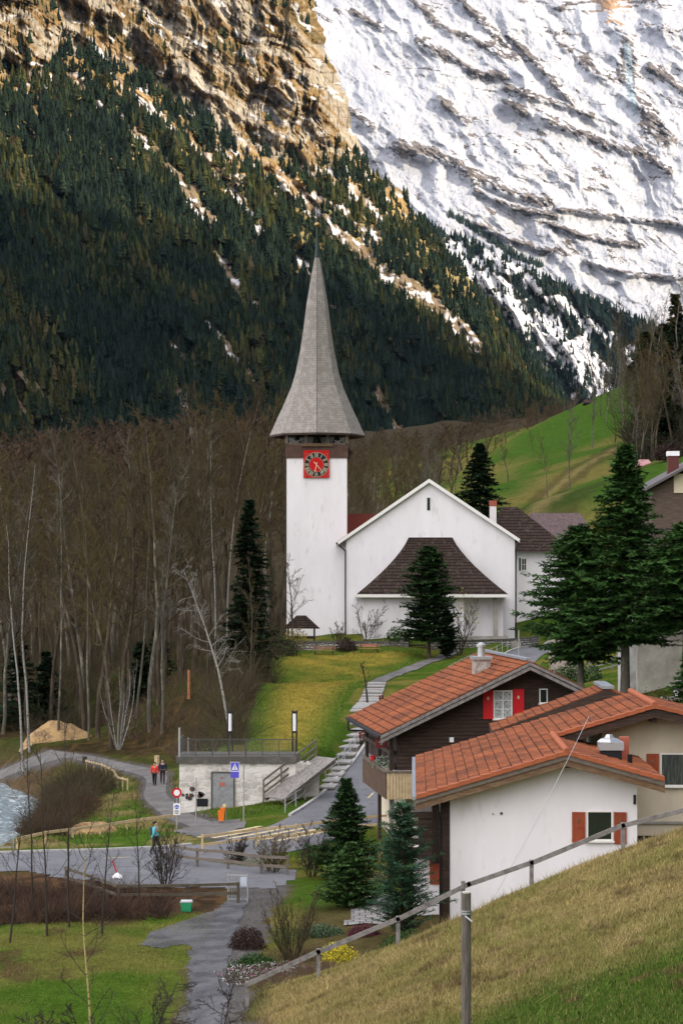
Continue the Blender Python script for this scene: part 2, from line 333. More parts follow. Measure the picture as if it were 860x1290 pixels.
def build_ground():
    ys = [12.0]
    while ys[-1] < 700: ys.append(ys[-1]*(1.0048 if 40 < ys[-1] < 260 else 1.012))
    while ys[-1] < 8500: ys.append(ys[-1]*1.05)
    ys = np.array([-400, -150, -60, -25, -8, 0, 6]+ys)
    kk = np.concatenate([[-3, -1.5, -.9, -.6, -.45, -.35, -.28, -.24], np.arange(-.21, .2101, .0016), [.24, .28, .35, .45, .6, .9, 1.5, 3]])
    Yg, Kg = np.meshgrid(ys, kk, indexing='ij'); X = Kg*np.maximum(Yg, 30)*1.0
    X = np.where(Yg < 12, Kg*30*1.0*(1+(12-Yg)/12), X); X = np.clip(X, -5500, 5500)
    Z = terrain(X, Yg); V = np.stack([X, Yg, Z], -1).reshape(-1, 3)
    c = gcol(X, Yg).reshape(-1, 3)
    m = mat('ground', attr='col', rough=.95, var=[(6.0, (.45, .42, .4), .35, .75), (.8, (.7, .72, .7), .4, .7)], bump=(9, .8, .12), spec=0)
    o = np_mesh('ground', V, grid_faces(len(ys), len(kk)), m, col=c, smooth=True); structure(o)
build_ground()
# sheets draped over the ground
def drape(name, line, hw0, m, lift=.045, step=.4, ragged=0, kind='structure', hw1=None, n=9):
    L = [Vector((a[0], a[1])) for a in line]; pts = []
    # Catmull-Rom
    for i in range(len(L)-1):
        p0 = L[max(i-1, 0)]; p1 = L[i]; p2 = L[i+1]; p3 = L[min(i+2, len(L)-1)]; k = max(2, int((p2-p1).length/step))
        for j in range(k):
            t = j/k; pts.append(.5*((2*p1)+(p2-p0)*t+(2*p0-5*p1+4*p2-p3)*t*t+(3*p1-p0-3*p2+p3)*t**3))
    pts.append(L[-1]); A = np.array([tuple(p) for p in pts]); T = np.gradient(A, axis=0); T /= np.linalg.norm(T, axis=1)[:, None]; N = np.stack([T[:, 1], -T[:, 0]], 1)
    s = np.linspace(-1, 1, n); hw = np.full(len(A), hw0)
    el = hw*(1+ragged*(fbm(A[:, 0]*.8, A[:, 1]*.8, 3, 71)-.5)); er = hw*(1+ragged*(fbm(A[:, 0]*.8, A[:, 1]*.8, 3, 72)-.5))
    off = np.where(s[None, :] < 0, s[None, :]*el[:, None], s[None, :]*er[:, None])
    X = A[:, 0][:, None]+N[:, 0][:, None]*off; Y = A[:, 1][:, None]+N[:, 1][:, None]*off
    Z = terrain(X, Y)+lift
    o = np_mesh(name, np.stack([X, Y, Z], -1).reshape(-1, 3), grid_faces(len(A), n)[:, ::-1], m, smooth=True)
    if kind: o['kind'] = kind
    return A, N
asph = mat('asphalt', (.150, .150, .160), .8, var=[(.35, (.10, .10, .106), .4, .7), (1.7, (.095, .095, .10), .56, .60), (30, (.08, .08, .085), .45, .75)], bump=(60, .3, .01))
gravel = mat('path_gravel', (.13, .125, .12), .9, var=[(.7, (.075, .07, .066), .4, .62), (25, (.21, .20, .185), .5, .8)], bump=(40, .5, .02))
RA, RN = drape('road', ROADC, ROADHW, asph, lift=.035)
def off_line(A, N, d): return [(A[i, 0]+N[i, 0]*d, A[i, 1]+N[i, 1]*d) for i in range(0, len(A))]
# the wide paved yard in front of the garden fence
def patch(name, poly, m, lift=.04, st=.4, jit=0):
    P_ = np.array(poly); x = np.arange(P_[:, 0].min(), P_[:, 0].max()+st, st); y = np.arange(P_[:, 1].min(), P_[:, 1].max()+st, st)
    Xg, Yg = np.meshgrid(x, y, indexing='ij'); ok = inpoly(Xg+st/2+(fbm(Xg*1.3, Yg*1.3, 4, 55)-.5)*jit, Yg+st/2+(fbm(Xg*1.3, Yg*1.3, 4, 56)-.5)*jit*2, poly)[:-1, :-1].ravel()
    fs = grid_faces(len(x), len(y))[ok][:, ::-1]; V = np.stack([Xg, Yg, terrain(Xg, Yg)+lift], -1).reshape(-1, 3)
    u, inv = np.unique(fs, return_inverse=True)
    o = np_mesh(name, V[u], inv.reshape(fs.shape), m, smooth=True); o['kind'] = 'structure'; return o
patch('paved_yard', [(-17, 104), (-14, 100.5), (-10, 97.5), (-3.2, 95.5), (-2.6, 97), (-2, 100), (-3, 104), (-4, 110), (-12, 107.5)], asph, .024)
patch('road_forecourt', [(-9.5, 117.5), (-8.7, 119.5), (-7.6, 120.6), (-6.2, 121.2), (-5.4, 119), (-6, 115), (-8, 114.5)], gravel, .042)
for i, p in enumerate(PATHS[:1]): drape('footpath', p, (.75, .7, .8)[i], gravel, lift=.016+.003*i, ragged=.15)
def pgz(px, py, Z=-14.75): return ((px-430)/F*(Z*F/(HZ-py)), Z*F/(HZ-py))
FPOLY = [pgz(*q) for q in ((292, 1128), (314, 1132), (306, 1152), (296, 1175), (289, 1205), (290, 1245), (287, 1290), (290, 1340), (236, 1340), (238, 1290), (240, 1250), (238, 1215), (241, 1196), (225, 1192), (196, 1197), (176, 1193), (184, 1180), (215, 1166), (252, 1154), (276, 1146))]
patch('footpath', FPOLY, mat('worn_asphalt', (.105, .105, .11), .9, spec=.1, var=[(.8, (.055, .055, .06), .42, .6), (9, (.17, .165, .16), .55, .75)], bump=(30, .5, .02)), .022, .10, .5)
# painted markings: crossing bars and the centre dashes
wp = mat('road_paint', (.55, .44, .24), .7, var=(5, (.24, .21, .15), .45, .68))
paint = MB()
def mark(x0, y0, x1, y1, w_):
    d = Vector((x1-x0, y1-y0)); L = d.length; d.normalize(); n_ = Vector((-d.y, d.x))*w_/2; k = max(1, int(L/.5))
    for i in range(k):
        a = Vector((x0, y0))+d*L*i/k; b = Vector((x0, y0))+d*L*(i+1)/k
        q = [a-n_, b-n_, b+n_, a+n_]; paint.add([(p.x, p.y, tz(p.x, p.y)+.045) for p in q], [(0, 1, 2, 3)])
i0 = int(np.argmin(np.hypot(RA[:, 0]+1.9, RA[:, 1]-114.6)))
T0 = Vector((RN[i0, 1]*-1, RN[i0, 0])); N0 = Vector(RN[i0]); c0 = Vector(RA[i0])
if T0.y < 0: T0 = -T0
T0 = Vector((.74, .67)); N0 = Vector((.67, -.74)); c0 = Vector((-3.9, 114.2))
for j in range(-3, 3):
    c = c0+N0*(j*1.0+.3)+T0*(j*.25); a = c-T0*2.3; b = c+T0*2.3; mark(a.x, a.y, b.x, b.y, .36)
for st in range(0, len(RA)-12, 22):
    if abs(st-i0) < 16: continue
    a = RA[st]; b = RA[min(st+5, len(RA)-1)]; mark(a[0], a[1], b[0], b[1], .13)
structure(paint.build('road_markings', wp))
# kerb on the church side, real step
kerbm = mat('kerb_stone', (.42, .41, .39), .85, var=(5, (.25, .25, .24), .4, .7))
def ribbon(name, pts, wd, h0, h1, m, kind='structure'):
    mb = MB(); 
    for (x0, y0), (x1, y1) in zip(pts[:-1], pts[1:]):
        z0 = tz(x0, y0); z1 = tz(x1, y1); d = Vector((x1-x0, y1-y0)).normalized(); n_ = Vector((-d.y, d.x))*wd/2
        mb.hexa([(x0-n_.x, y0-n_.y, z0+h0), (x0+n_.x, y0+n_.y, z0+h0), (x0+n_.x, y0+n_.y, z0+h1), (x0-n_.x, y0-n_.y, z0+h1)],
                [(x1-n_.x, y1-n_.y, z1+h0), (x1+n_.x, y1+n_.y, z1+h0), (x1+n_.x, y1+n_.y, z1+h1), (x1-n_.x, y1-n_.y, z1+h1)])
    o = mb.build(name, m)
    if kind: o['kind'] = kind
    return o
sgn = -1 if RN[len(RN)//2][0] > 0 else 1
LKERB = [p for p in off_line(RA, RN, sgn*(ROADHW+.1)) if p[1] > 120.5 and p[1] < 232][::3]
ribbon('kerb', LKERB, .2, -.1, .15, kerbm)
ribbon('kerb', [p for p in off_line(RA, RN, sgn*(ROADHW+.1)) if p[0] < -8 and p[0] > -24][::3], .2, -.1, .14, kerbm)
# river
rm = mat('river_water', (.17, .21, .22), .22, var=[(1.1, (.55, .60, .62), .50, .68), (6, (.75, .8, .82), .60, .72)], bump=(2.2, 1, .35), spec=.5, stretch=(1, .45, 1))
mb = MB(); 
rx = [(-120, -60), (-20, -60), (-18, 240), (-120, 240)]
xs = np.linspace(-60, -18, 60); ysr = np.linspace(20, 215, 200); Xg, Yg = np.meshgrid(xs, ysr, indexing='ij')
structure(np_mesh('river', np.stack([Xg, Yg, -17.75+(fbm(Xg*.6, Yg*.4, 4, 12)-.5)*.35], -1).reshape(-1, 3), grid_faces(60, 200)[:, ::-1], rm, smooth=True))
# ================================================================ mountains
def lerp_pts(v, pts):
    a = np.array(pts, float); return np.interp(v, a[:, 0], a[:, 1])
EDGE = [(-60, 382), (0, 397), (60, 410), (100, 427), (150, 441), (200, 457), (215, 468), (240, 505), (270, 522), (300, 548), (350, 590), (400, 628), (430, 650), (470, 680), (500, 702), (520, 722), (600, 800)]
CB = [(-80, 95), (0, 98), (40, 112), (60, 85), (80, 60), (100, 72), (130, 88), (170, 95), (215, 125), (260, 165), (300, 188), (350, 208), (390, 215), (415, 205), (440, 208), (465, 215), (500, 245)]
STRIPS = [([(68, 70), (95, 105), (120, 130), (172, 165)], 8, 1), ([(165, 165), (215, 215), (250, 262), (270, 280)], 10, .3), ([(290, 160), (330, 205), (370, 240), (420, 290), (470, 335), (520, 368), (570, 405), (602, 437)], 13, .55),
          ([(150, 105), (230, 170), (300, 250), (330, 290)], 7, .7), ([(270, 318), (285, 345), (305, 372), (330, 402)], 6, .25), ([(263, 412), (285, 440), (305, 468), (325, 495)], 8, .3), ([(212, 432), (232, 455), (252, 482)], 6, .4),
          ([(-20, 475), (20, 512), (48, 550), (60, 580)], 11, .15), ([(20, 470), (60, 505), (85, 545)], 8, .1), ([(130, 300), (165, 345)], 5, .5), ([(685, 452), (725, 505)], 7, .2), ([(470, 495), (500, 545)], 10, .3),
          ([(370, 320), (420, 390)], 4, .4), ([(350, 225), (420, 262), (470, 300)], 9, .6), ([(225, 490), (245, 560)], 9, .3), ([(385, 205), (440, 235), (480, 275)], 8, .8)]
SHAD = None
def left_mountain():
    nu, nv = 560, 500
    py = np.linspace(-45, 640, nv)[:, None]*np.ones((1, nu)); s = np.linspace(0, 1, nu)[None, :]*np.ones((nv, 1))
    ex = lerp_pts(py, EDGE)+(fbm(py*.08, py*0, 5, 3)-.5)*16; px = -90+(ex+90)*s
    cb = lerp_pts(px, CB); m = (HZ-py)/F; D0 = 1500+1.05*px
    mf = np.minimum(m, (HZ-cb)/F); D = D0/(1-mf/.85); D = D*(1+np.maximum(m-mf, 0)/2.6)
    cl = sst(6, -14, py-cb+(fbm(px*.05, py*.05, 3, 9)-.5)*30)      # 1 = cliff
    diag = py-.62*px; wx = (fbm(px*.03, py*.03, 4, 15)-.5)*50
    ribs = ridge((px+wx*.6)*.028, py*.007, 4, 20)*85+ridge((px+wx*.6)*.10, py*.022, 4, 29)*26+ridge(px*.3, py*.07, 3, 39)*8
    led = (fbm(px*.02+wx*.01, (diag+wx*.6)*.045, 5, 23, .4)-.5)*70+(ridge((px*.35+wx)*.03, (diag+wx*.5)*.09, 4, 24)-.5)*18
    gul = (ridge((px-.6*py+wx*.6)*.022, py*.004, 4, 33)-.5)*60+(fbm(px*.05, py*.05, 4, 34)-.5)*55
    D = D-cl*(ribs+led-float((ribs+led).mean())-25)-(1-cl)*gul*(D/2000)
    # wrap round the spur at the silhouette
    D = D+ (np.clip((s-.93)/.07, 0, 1)**2)*200
    X = (px-430)/F*D; Z = m*D
    V = np.stack([X, D, Z], -1)
    # far side of the spur
    e = V[:, -1]; extra = []
    for a, b in ((-10, 60), (-60, 250), (-250, 700), (-700, 1500)):
        q = e.copy(); q[:, 0] = e[:, 0]*(1+b/e[:, 1])+a; q[:, 1] += b; q[:, 2] = e[:, 2]-abs(a)*.5; extra.append(q)
    # colour of rock, grass ledges, snow
    gx = np.gradient(D, axis=1); gy = np.gradient(D, axis=0)
    n1 = fbm(px*.09, py*.09, 5, 51); n2 = fbm(px*.3, py*.3, 4, 52); lg = fbm((px+wx)*.035, (diag+wx*.6)*.09, 5, 53)
    c = np.empty(px.shape+(3,)); c[:] = (.30, .265, .205)
    c = mixc(c, (.27, .24, .20), sst(.45, .62, fbm(px*.3, py*.04, 4, 54))*.8); c = mixc(c, (.09, .08, .07), sst(.64, .70, fbm(px*.35, py*.05, 4, 59))*.8); c = mixc(c, (.38, .35, .30), sst(.55, .7, fbm(px*.06, py*.03, 4, 56))*.8)
    c = mixc(c, (.19, .115, .04), sst(.47, .56, lg+(n2-.5)*.25)*.85); c = mixc(c, (.06, .06, .03), sst(.60, .66, lg+(n2-.5)*.35)*.55)
    c = mixc(c, (.52, .52, .54), sst(.675, .70, fbm((px+wx*.4)*.05, (diag+wx*.6)*.16, 5, 55)+(n2-.5)*.12)*1.0)
    slope_c = np.empty(c.shape); slope_c[:] = (.04, .036, .02); slope_c = mixc(slope_c, (.24, .19, .085), sst(.32, .50, n1)*np.clip(.25+.75*sst(230, 60, py-cb), 0, 1))  # open tan ground, made paler near the cliff to brighten the sunlit belt
    op = np.zeros(px.shape)
    for pl, wd, sn in STRIPS:
        d, t = pdist(px, py, pl); d = d+(n1-.5)*22+(n2-.5)*8; k = sst(wd, wd*.5, d); op = np.maximum(op, k)
        slope_c = mixc(slope_c, (.17, .13, .09), k*.9); slope_c = mixc(slope_c, (.52, .52, .55), k*sst(.62-.16*sn, .66-.16*sn, fbm((px+py*.2)*.14, (diag)*.18, 4, 57))*(sn > .2))
    band = sst(55, 10, py-cb)*(1-cl)   # mixed belt under the cliff
    slope_c = mixc(slope_c, (.30, .20, .09), band*.8); slope_c = mixc(slope_c, (.52, .52, .54), band*sst(.56, .6, fbm((px)*.05, diag*.12, 5, 58)))
    c = slope_c*(1-cl[..., None])+c*cl[..., None]
    VV = np.concatenate([V]+[q[:, None, :] for q in extra], 1); CC = np.concatenate([c]+[c[:, -1:]]*4, 1)
    mt = mat('mountain_rock', attr='col', rough=1, var=[(.05, (.55, .53, .5), .45, .68), (.15, (.62, .6, .6), .48, .7)], bump=(.06, .8, 5), spec=0, stretch=(1, 1, .35))
    o = np_mesh('rock_mountain', VV.reshape(-1, 3), grid_faces(nv, nu+4)[:, ::-1], mt, col=CC.reshape(-1, 3)); structure(o)
    dens = (1-cl)*(1-op)*(1-.62*band*sst(.42, .55, fbm(px*.05, diag*.06, 4, 60)))
    dens = np.maximum(dens, cl*sst(.60, .64, lg)*.16*(n1 > .45))
    dens = dens*(1-.72*sst(215, 90, py-cb)*sst(.36, .50, fbm(px*.06, py*.06, 4, 63)))*(.55+.45*sst(.32, .46, fbm(px*.035, py*.035, 4, 62)))
    return V, dens, px, py
MV, MD, MPX, MPY = left_mountain()
def far_trees(name, V, dens, n, hmin, hmax, label, colr, seed=1, rad=.2, mname='far_needles', pyf=None):
    r = np.random.default_rng(seed); nv, nu = dens.shape
    # weight by picture area so the wood is evenly thick
    w_ = dens[:-1, :-1].ravel().clip(0); w_ = w_/w_.sum(); idx = r.choice(len(w_), n, p=w_); i, j = idx//(nu-1), idx % (nu-1)
    a = r.random(n)[:, None]; b = r.random(n)[:, None]
    pos = V[i, j]*(1-a)*(1-b)+V[i+1, j]*a*(1-b)+V[i, j+1]*(1-a)*b+V[i+1, j+1]*a*b
    H = hmin+(hmax-hmin)*r.random(n)**1.6*(.8+.4*r.random(n)); tiers = 5; k = 6
    base = []; fc = []
    for t in range(tiers):
        z0 = .12+.88*t/tiers*.95; z1 = min(1.0, z0+.34); rr = (1-z0)*1.0+.06
        o = len(base)*0+t*(k+1); base.append((0, 0, z1)); base += [(math.cos(2*math.pi*(q+.5*t)/k)*rr, math.sin(2*math.pi*(q+.5*t)/k)*rr, z0) for q in range(k)]
        fc += [(o, o+1+q, o+1+(q+1) % k) for q in range(k)]
    base = np.array(base); fc = np.array(fc); nb = len(base)
    jit = 1+(r.random((n, nb))-.5)*.7; rot = r.random(n)*6.28
    W = H*rad*(.8+.5*r.random(n)); bx = base[None, :, 0]*jit; by = base[None, :, 1]*jit; c_, s_ = np.cos(rot)[:, None], np.sin(rot)[:, None]
    X = pos[:, 0:1]+(bx*c_-by*s_)*W[:, None]; Y = pos[:, 1:2]+(bx*s_+by*c_)*W[:, None]; Z = pos[:, 2:3]+(base[None, :, 2]+(jit-1)*.05)*H[:, None]-1.5
    VV = np.stack([X, Y, Z], -1).reshape(-1, 3); FF = (fc[None]+(np.arange(n)*nb)[:, None, None]).reshape(-1, 3)
    cc = np.array(colr)[np.clip((fbm(pos[:, 0]*.02, pos[:, 2]*.02+pos[:, 1]*.01, 4, 6)*1.3-.38+r.normal(size=n)*.17)*len(colr), 0, len(colr)-1).astype(int)]*(.45+1.1*r.random((n, 1)))
    o = np_mesh(name, VV, FF, mat(mname, attr='col', rough=1, spec=0), col=np.repeat(cc, nb, 0))
    return tag(o, label, 'forest', kind='stuff')
NC = [(.009, .015, .011), (.014, .021, .012), (.032, .035, .013), (.042, .034, .018)]
far_trees('conifer_forest', MV, MD*(MPY < 620), 62000, 8, 20, 'dark conifer forest on the rock mountain', NC, 2)
# ---------------------------------------------------------------- ridge with snow patches in the middle distance
def mid_ridge():
    TOP = [(500, 262), (540, 280), (560, 296), (590, 303), (620, 318), (650, 335), (690, 350), (720, 366), (750, 380), (790, 398), (830, 412), (900, 430)]
    nu, nv = 300, 220; px = np.linspace(500, 900, nu)[None, :]*np.ones((nv, 1)); tp = lerp_pts(px, TOP)+(fbm(px*.06, px*0, 4, 66)-.5)*8
    v = np.linspace(0, 1, nv)[:, None]*np.ones((1, nu)); py = tp+(600-tp)*v
    m = (HZ-py)/F; D = 3300/(1-m/.9)+(px-500)*.9-(ridge((px-.5*py)*.03, py*.01, 5, 67)-.5)*160
    V = np.stack([(px-430)/F*D, D, m*D], -1)
    n1 = fbm(px*.06, py*.08, 5, 68); n2 = fbm(px*.22, py*.2, 4, 69)
    d1, _ = pdist(px, py, [(560, 320), (610, 350), (660, 400), (700, 440), (740, 490)]); d2, _ = pdist(px, py, [(600, 300), (680, 370), (760, 420), (800, 460)]); d3, _ = pdist(px, py, [(660, 395), (740, 450), (760, 500)])
    sn = np.maximum.reduce([sst(34, 8, d1+(n1-.5)*50)*.85, sst(16, 4, d2+(n1-.5)*40)*.85, sst(26, 6, d3+(n1-.5)*30)])
    snow = sst(.52, .60, n2*.55+sn*.42)
    c = np.empty(px.shape+(3,)); c[:] = (.05, .05, .04); c = mixc(c, (.60, .61, .65), snow)
    back = V[0].copy(); back[:, 1] += 900; back[:, 2] -= 500
    VV = np.concatenate([back[None], V], 0); CC = np.concatenate([c[:1], c], 0)
    o = np_mesh('wooded_ridge', VV.reshape(-1, 3), grid_faces(nv+1, nu)[:, ::-1], MATS['mountain_rock'], col=CC.reshape(-1, 3)); structure(o)
    far_trees('conifer_forest', V, (1-snow*.93)*(v < .98), 9000, 14, 20, 'blue-dark conifers between snow patches on the middle ridge', [(.010, .018, .016)]*4, 5)
mid_ridge()
# ---------------------------------------------------------------- snow mountain
BANDS = [([(505, 185), (545, 192), (575, 203), (605, 228), (640, 240), (690, 252)], 10), ([(528, 52), (570, 72), (600, 90), (628, 92)], 8), ([(520, 0), (560, 35), (600, 50), (650, 75)], 8), ([(560, -20), (600, 20), (640, 60)], 7),
         ([(636, 108), (670, 122), (700, 130), (745, 145)], 6), ([(685, 150), (720, 162), (760, 180), (800, 188), (842, 215)], 8), ([(764, -20), (768, 20), (790, 50), (792, 75)], 12), ([(790, 60), (797, 110), (812, 150), (835, 170)], 15),
         ([(700, 50), (730, 70), (755, 95), (790, 100)], 11), ([(810, 30), (870, 45)], 9), ([(820, 85), (870, 120)], 6), ([(553, 122), (585, 152)], 6), ([(428, 132), (470, 160)], 7), ([(445, 15), (480, 35)], 5), ([(640, 130), (660, 142)], 6),
         ([(600, 240), (650, 262), (700, 270)], 5), ([(700, 262), (760, 270), (870, 285)], 5), ([(690, 280), (740, 300), (800, 310)], 4), ([(600, 280), (640, 300), (690, 315)], 5), ([(740, 330), (790, 345), (860, 350)], 4), ([(640, 45), (690, 95), (720, 130)], 6)]
def snowrock():
    m = bpy.data.materials.new('snow_rock'); m.use_nodes = True; n = m.node_tree; p = n.nodes['Principled BSDF']; p.inputs['Roughness'].default_value = .95; p.inputs['Specular IOR Level'].default_value = 0
    N = n.nodes.new; L = n.links.new; at = N('ShaderNodeAttribute'); at.attribute_name = 'col'; sp = N('ShaderNodeSeparateColor'); L(at.outputs['Color'], sp.inputs[0]); tc = N('ShaderNodeTexCoord')
    mp = N('ShaderNodeMapping'); mp.inputs['Rotation'].default_value = (0, R(22), 0); mp.inputs['Scale'].default_value = (.35, .5, 1.3); L(tc.outputs['Object'], mp.inputs[0])
    def noise(s, v=None, det=12):
        z = N('ShaderNodeTexNoise'); z.inputs['Scale'].default_value = s; z.inputs['Detail'].default_value = det; z.inputs['Roughness'].default_value = .68; L(v or mp.outputs[0], z.inputs['Vector']); return z.outputs['Fac']
    def math_(op, x, y):
        q = N('ShaderNodeMath'); q.operation = op
        for i, k in enumerate((x, y)):
            if isinstance(k, (int, float)): q.inputs[i].default_value = k
            else: L(k, q.inputs[i])
        return q.outputs[0]
    def rng_(x, lo, hi): q = N('ShaderNodeMapRange'); q.inputs[1].default_value = lo; q.inputs[2].default_value = hi; L(x, q.inputs[0]); return q.outputs[0]
    def mx(f, x, y):
        q = N('ShaderNodeMix'); q.data_type = 'RGBA'; L(f, q.inputs[0])
        for i, k in ((6, x), (7, y)):
            if isinstance(k, tuple): q.inputs[i].default_value = (*k, 1)
            else: L(k, q.inputs[i])
        return q.outputs[2]
    f = math_('ADD', math_('MULTIPLY', sp.outputs[0], .62), math_('MULTIPLY', math_('SUBTRACT', noise(.009), .5), 2.2))
    f2 = rng_(f, .37, .44); fine = noise(.05, tc.outputs['Object'])
    rock = mx(rng_(fine, .4, .62), (.035, .033, .036), (.15, .135, .13)); rock = mx(sp.outputs[1], rock, (.24, .15, .09)); snow = mx(rng_(noise(.006), .45, .65), (SNOW*.93, SNOW*.975, SNOW*1.08), (SNOW*.76, SNOW*.81, SNOW*.94))
    col = mx(f2, snow, rock); col = mx(math_('MULTIPLY', sp.outputs[2], .55), col, (.20, .27, .32)); L(col, p.inputs['Base Color'])
    bu = N('ShaderNodeBump'); bu.inputs['Strength'].default_value = .8; bu.inputs['Distance'].default_value = 8; L(fine, bu.inputs['Height']); L(bu.outputs[0], p.inputs['Normal']); return m
SNOW = .30
def snow_mountain():
    nu, nv = 520, 560; px = np.linspace(370, 960, nu)[None, :]*np.ones((nv, 1)); py = np.linspace(-60, 560, nv)[:, None]*np.ones((1, nu))
    wx = (fbm(px*.02, py*.02, 4, 81)-.5)*70; m = (HZ-py)/F; D = 4700/(1-m/1.15)+(px-430)*.8
    dg = py-.5*px
    qa = (1.2*px-py)/1.56+wx*.7; al = (px+1.2*py)/1.56
    rel = (ridge(qa*.017, al*.004+3, 4, 82, .4)-.5)*130+(ridge(qa*.05+5, al*.013, 3, 83, .4)-.5)*34+(fbm(px*.02, dg*.03, 4, 84, .4)-.5)*70+(fbm(px*.12, py*.12, 4, 89, .6)-.5)*22
    n2 = fbm((px+wx*.3)*.11, (dg+wx*.3)*.3, 5, 85); n1 = fbm(px*.05, py*.05, 4, 86)
    rk = np.zeros(px.shape); stp = np.zeros(px.shape)
    for pl, wd in BANDS:
        d, t = pdist(px+wx*.12, py+wx*.1, pl); d2 = d+(n2-.5)*wd*2.6+(n1-.5)*wd*1.5; rk = np.maximum(rk, sst(wd, wd*.45, d2)); stp = np.maximum(stp, sst(wd*1.4, 0, d))
    D = D-rel-stp*26*(1+n2)
    gx = np.gradient(D, axis=1)
    low = sst(230, 330, py)*sst(480, 560, px)
    sc1 = sst(.60, .65, fbm((px+wx*.5)*.07, (dg+wx*.5)*.26, 6, 87, .62)+low*.03)
    rk = np.maximum(rk*sst(.34, .44, n2+.06), sc1*.6)
    top = sst(60, 0, py)*sst(620, 660, px); rk = np.maximum(rk, top*sst(.50, .54, fbm(px*.06, py*.35, 5, 88))*.8)
    rk = np.maximum(rk, sst(30, 14, np.hypot((px-700)*.6, py-30))*sst(.5, .55, n2)*.6)
    c = np.empty(px.shape+(3,)); c[:] = (.66, .65, .67)
    rc = mixc(mixc(np.broadcast_to(np.array((.055, .05, .052)), c.shape), (.13, .115, .11), n1), (.33, .22, .14), sst(40, 10, np.hypot(px-772, py-15))*.9)
    c = c*(1-rk[..., None])+rc*rk[..., None]
    wf, _ = pdist(px, py, [(789, 58), (791, 85), (794, 118), (798, 140)]); 
    X = (px-430)/F*D; V = np.stack([X, D, m*D], -1)
    c = np.stack([np.clip(rk, 0, 1), sst(34, 8, np.hypot(px-772, py-15)), sst(6, 2.5, wf+(n2-.5)*5)], -1)
    mt = snowrock()
    o = np_mesh('snowy_mountain', V.reshape(-1, 3), grid_faces(nv, nu)[:, ::-1], mt, col=c.reshape(-1, 3)); structure(o)
    r = np.zeros(px.shape)   # a thin line of trees on the lower snow slope
    d, _ = pdist(px, py, [(565, 270), (610, 298), (650, 325), (680, 335)]); r = sst(4, 1, d)
    far_trees('conifer_forest', V, r, 260, 14, 22, 'thin line of dark conifers crossing the lower snow slope', [(.02, .03, .025)]*4, 9)
snow_mountain()
# ---------------------------------------------------------------- the opposite valley wall (behind and right of the viewer) that shades the village
def opposite_wall():
    s3 = np.array(SUN); t = 3200
    def pt(px_, py_):
        m = (HZ-py_)/F; D = (1500+1.05*px_)/(1-m/.85)-30; return np.array([(px_-430)/F*D, D, m*D])
    T = np.array([pt(*q) for q in ((-60, 228), (0, 240), (60, 248), (120, 262), (190, 272), (250, 292), (300, 322), (345, 336), (400, 345), (450, 372), (500, 378), (560, 408), (640, 440), (700, 478))])
    q = np.arange(len(T)); qq = np.linspace(0, len(T)-1, 160); mid = np.stack([np.interp(qq, q, T[:, k]) for k in range(3)], 1)
    d0 = (T[4]-T[0]); d0 /= np.linalg.norm(d0[:2]); d1 = T[-1]-T[-4]; d1 /= np.linalg.norm(d1[:2])
    pre = T[0]-d0*np.linspace(2600, 40, 40)[:, None]*np.array([1, 1, 0]); post = T[-1]+d1*np.array([[30], [150], [300], [500]])-np.array([[0, 0, 0], [0, 0, 40], [0, 0, 200], [0, 0, 600]])
    crest = np.concatenate([pre, mid, post])+s3*t; al = np.arange(len(crest))/20.
    crest[:, 2] += (fbm(al*6, al*0, 4, 44)-.5)*36
    hs = np.array(SUN_H); V = []
    for dz, dh in ((-1500, -1300), (-700, -620), (-250, -230), (-60, -60), (0, 0), (-80, 120), (-1600, 1200)):
        q = crest.copy(); q[:, :2] += hs[:2]*dh; q[:, 2] = np.maximum(q[:, 2]+dz+(fbm(al*6+dz, al*3, 3, 5)-.5)*60*(dz != 0), -60); V.append(q)
    V = np.stack(V, 0); nr, nc = V.shape[:2]
    o = np_mesh('opposite_mountain', V.reshape(-1, 3), grid_faces(nr, nc), mat('far_wall_rock', (.10, .11, .07), .95, var=(.01, (.26, .24, .2), .45, .6))); structure(o)
opposite_wall()
def haze():
    mb = MB(); mb.box(-6500, 6500, -6000, 9300, -64, 2700)
    m = bpy.data.materials.new('haze_air'); m.use_nodes = True; n = m.node_tree; n.nodes.clear()
    o_ = n.nodes.new('ShaderNodeOutputMaterial'); v = n.nodes.new('ShaderNodeVolumePrincipled')
    v.inputs['Color'].default_value = (.42, .66, 1, 1); v.inputs['Density'].default_value = HAZE; v.inputs['Anisotropy'].default_value = .1
    n.links.new(v.outputs[0], o_.inputs['Volume']); o = mb.build('haze', m); o['kind'] = 'stuff'; o['label'] = 'thin blue valley haze'
    o.visible_shadow = True
HAZE = 0.0000045
haze()
# ================================================================ materials for buildings
white = mat('white_render', (.80, .78, .79), .9, stretch=(1, 1, .3), var=[(.5, (.70, .68, .68), .4, .75), (1.6, (.56, .53, .50), .58, .80)], bump=(18, .25, .01))
cream = mat('cream_render', (.60, .53, .40), .9, var=[(.5, (.48, .42, .31), .45, .7)], bump=(18, .25, .01))
darkwood = mat('dark_timber', (.035, .022, .016), .8, var=[(2.5, (.075, .045, .03), .45, .7)], bump=(6, .5, .03), stretch=(.6, .6, 6))
greywood = mat('weathered_timber', (.15, .125, .10), .85, var=[(3, (.11, .09, .07), .45, .65)], bump=(10, .5, .02), stretch=(1, 1, 4))
oldgrey = mat('old_grey_timber', (.23, .215, .20), .85, var=[(5, (.12, .11, .10), .4, .65)], bump=(12, .5, .02))
paleplank = mat('pale_new_timber', (.50, .38, .22), .8, var=[(3, (.36, .27, .15), .45, .7)])
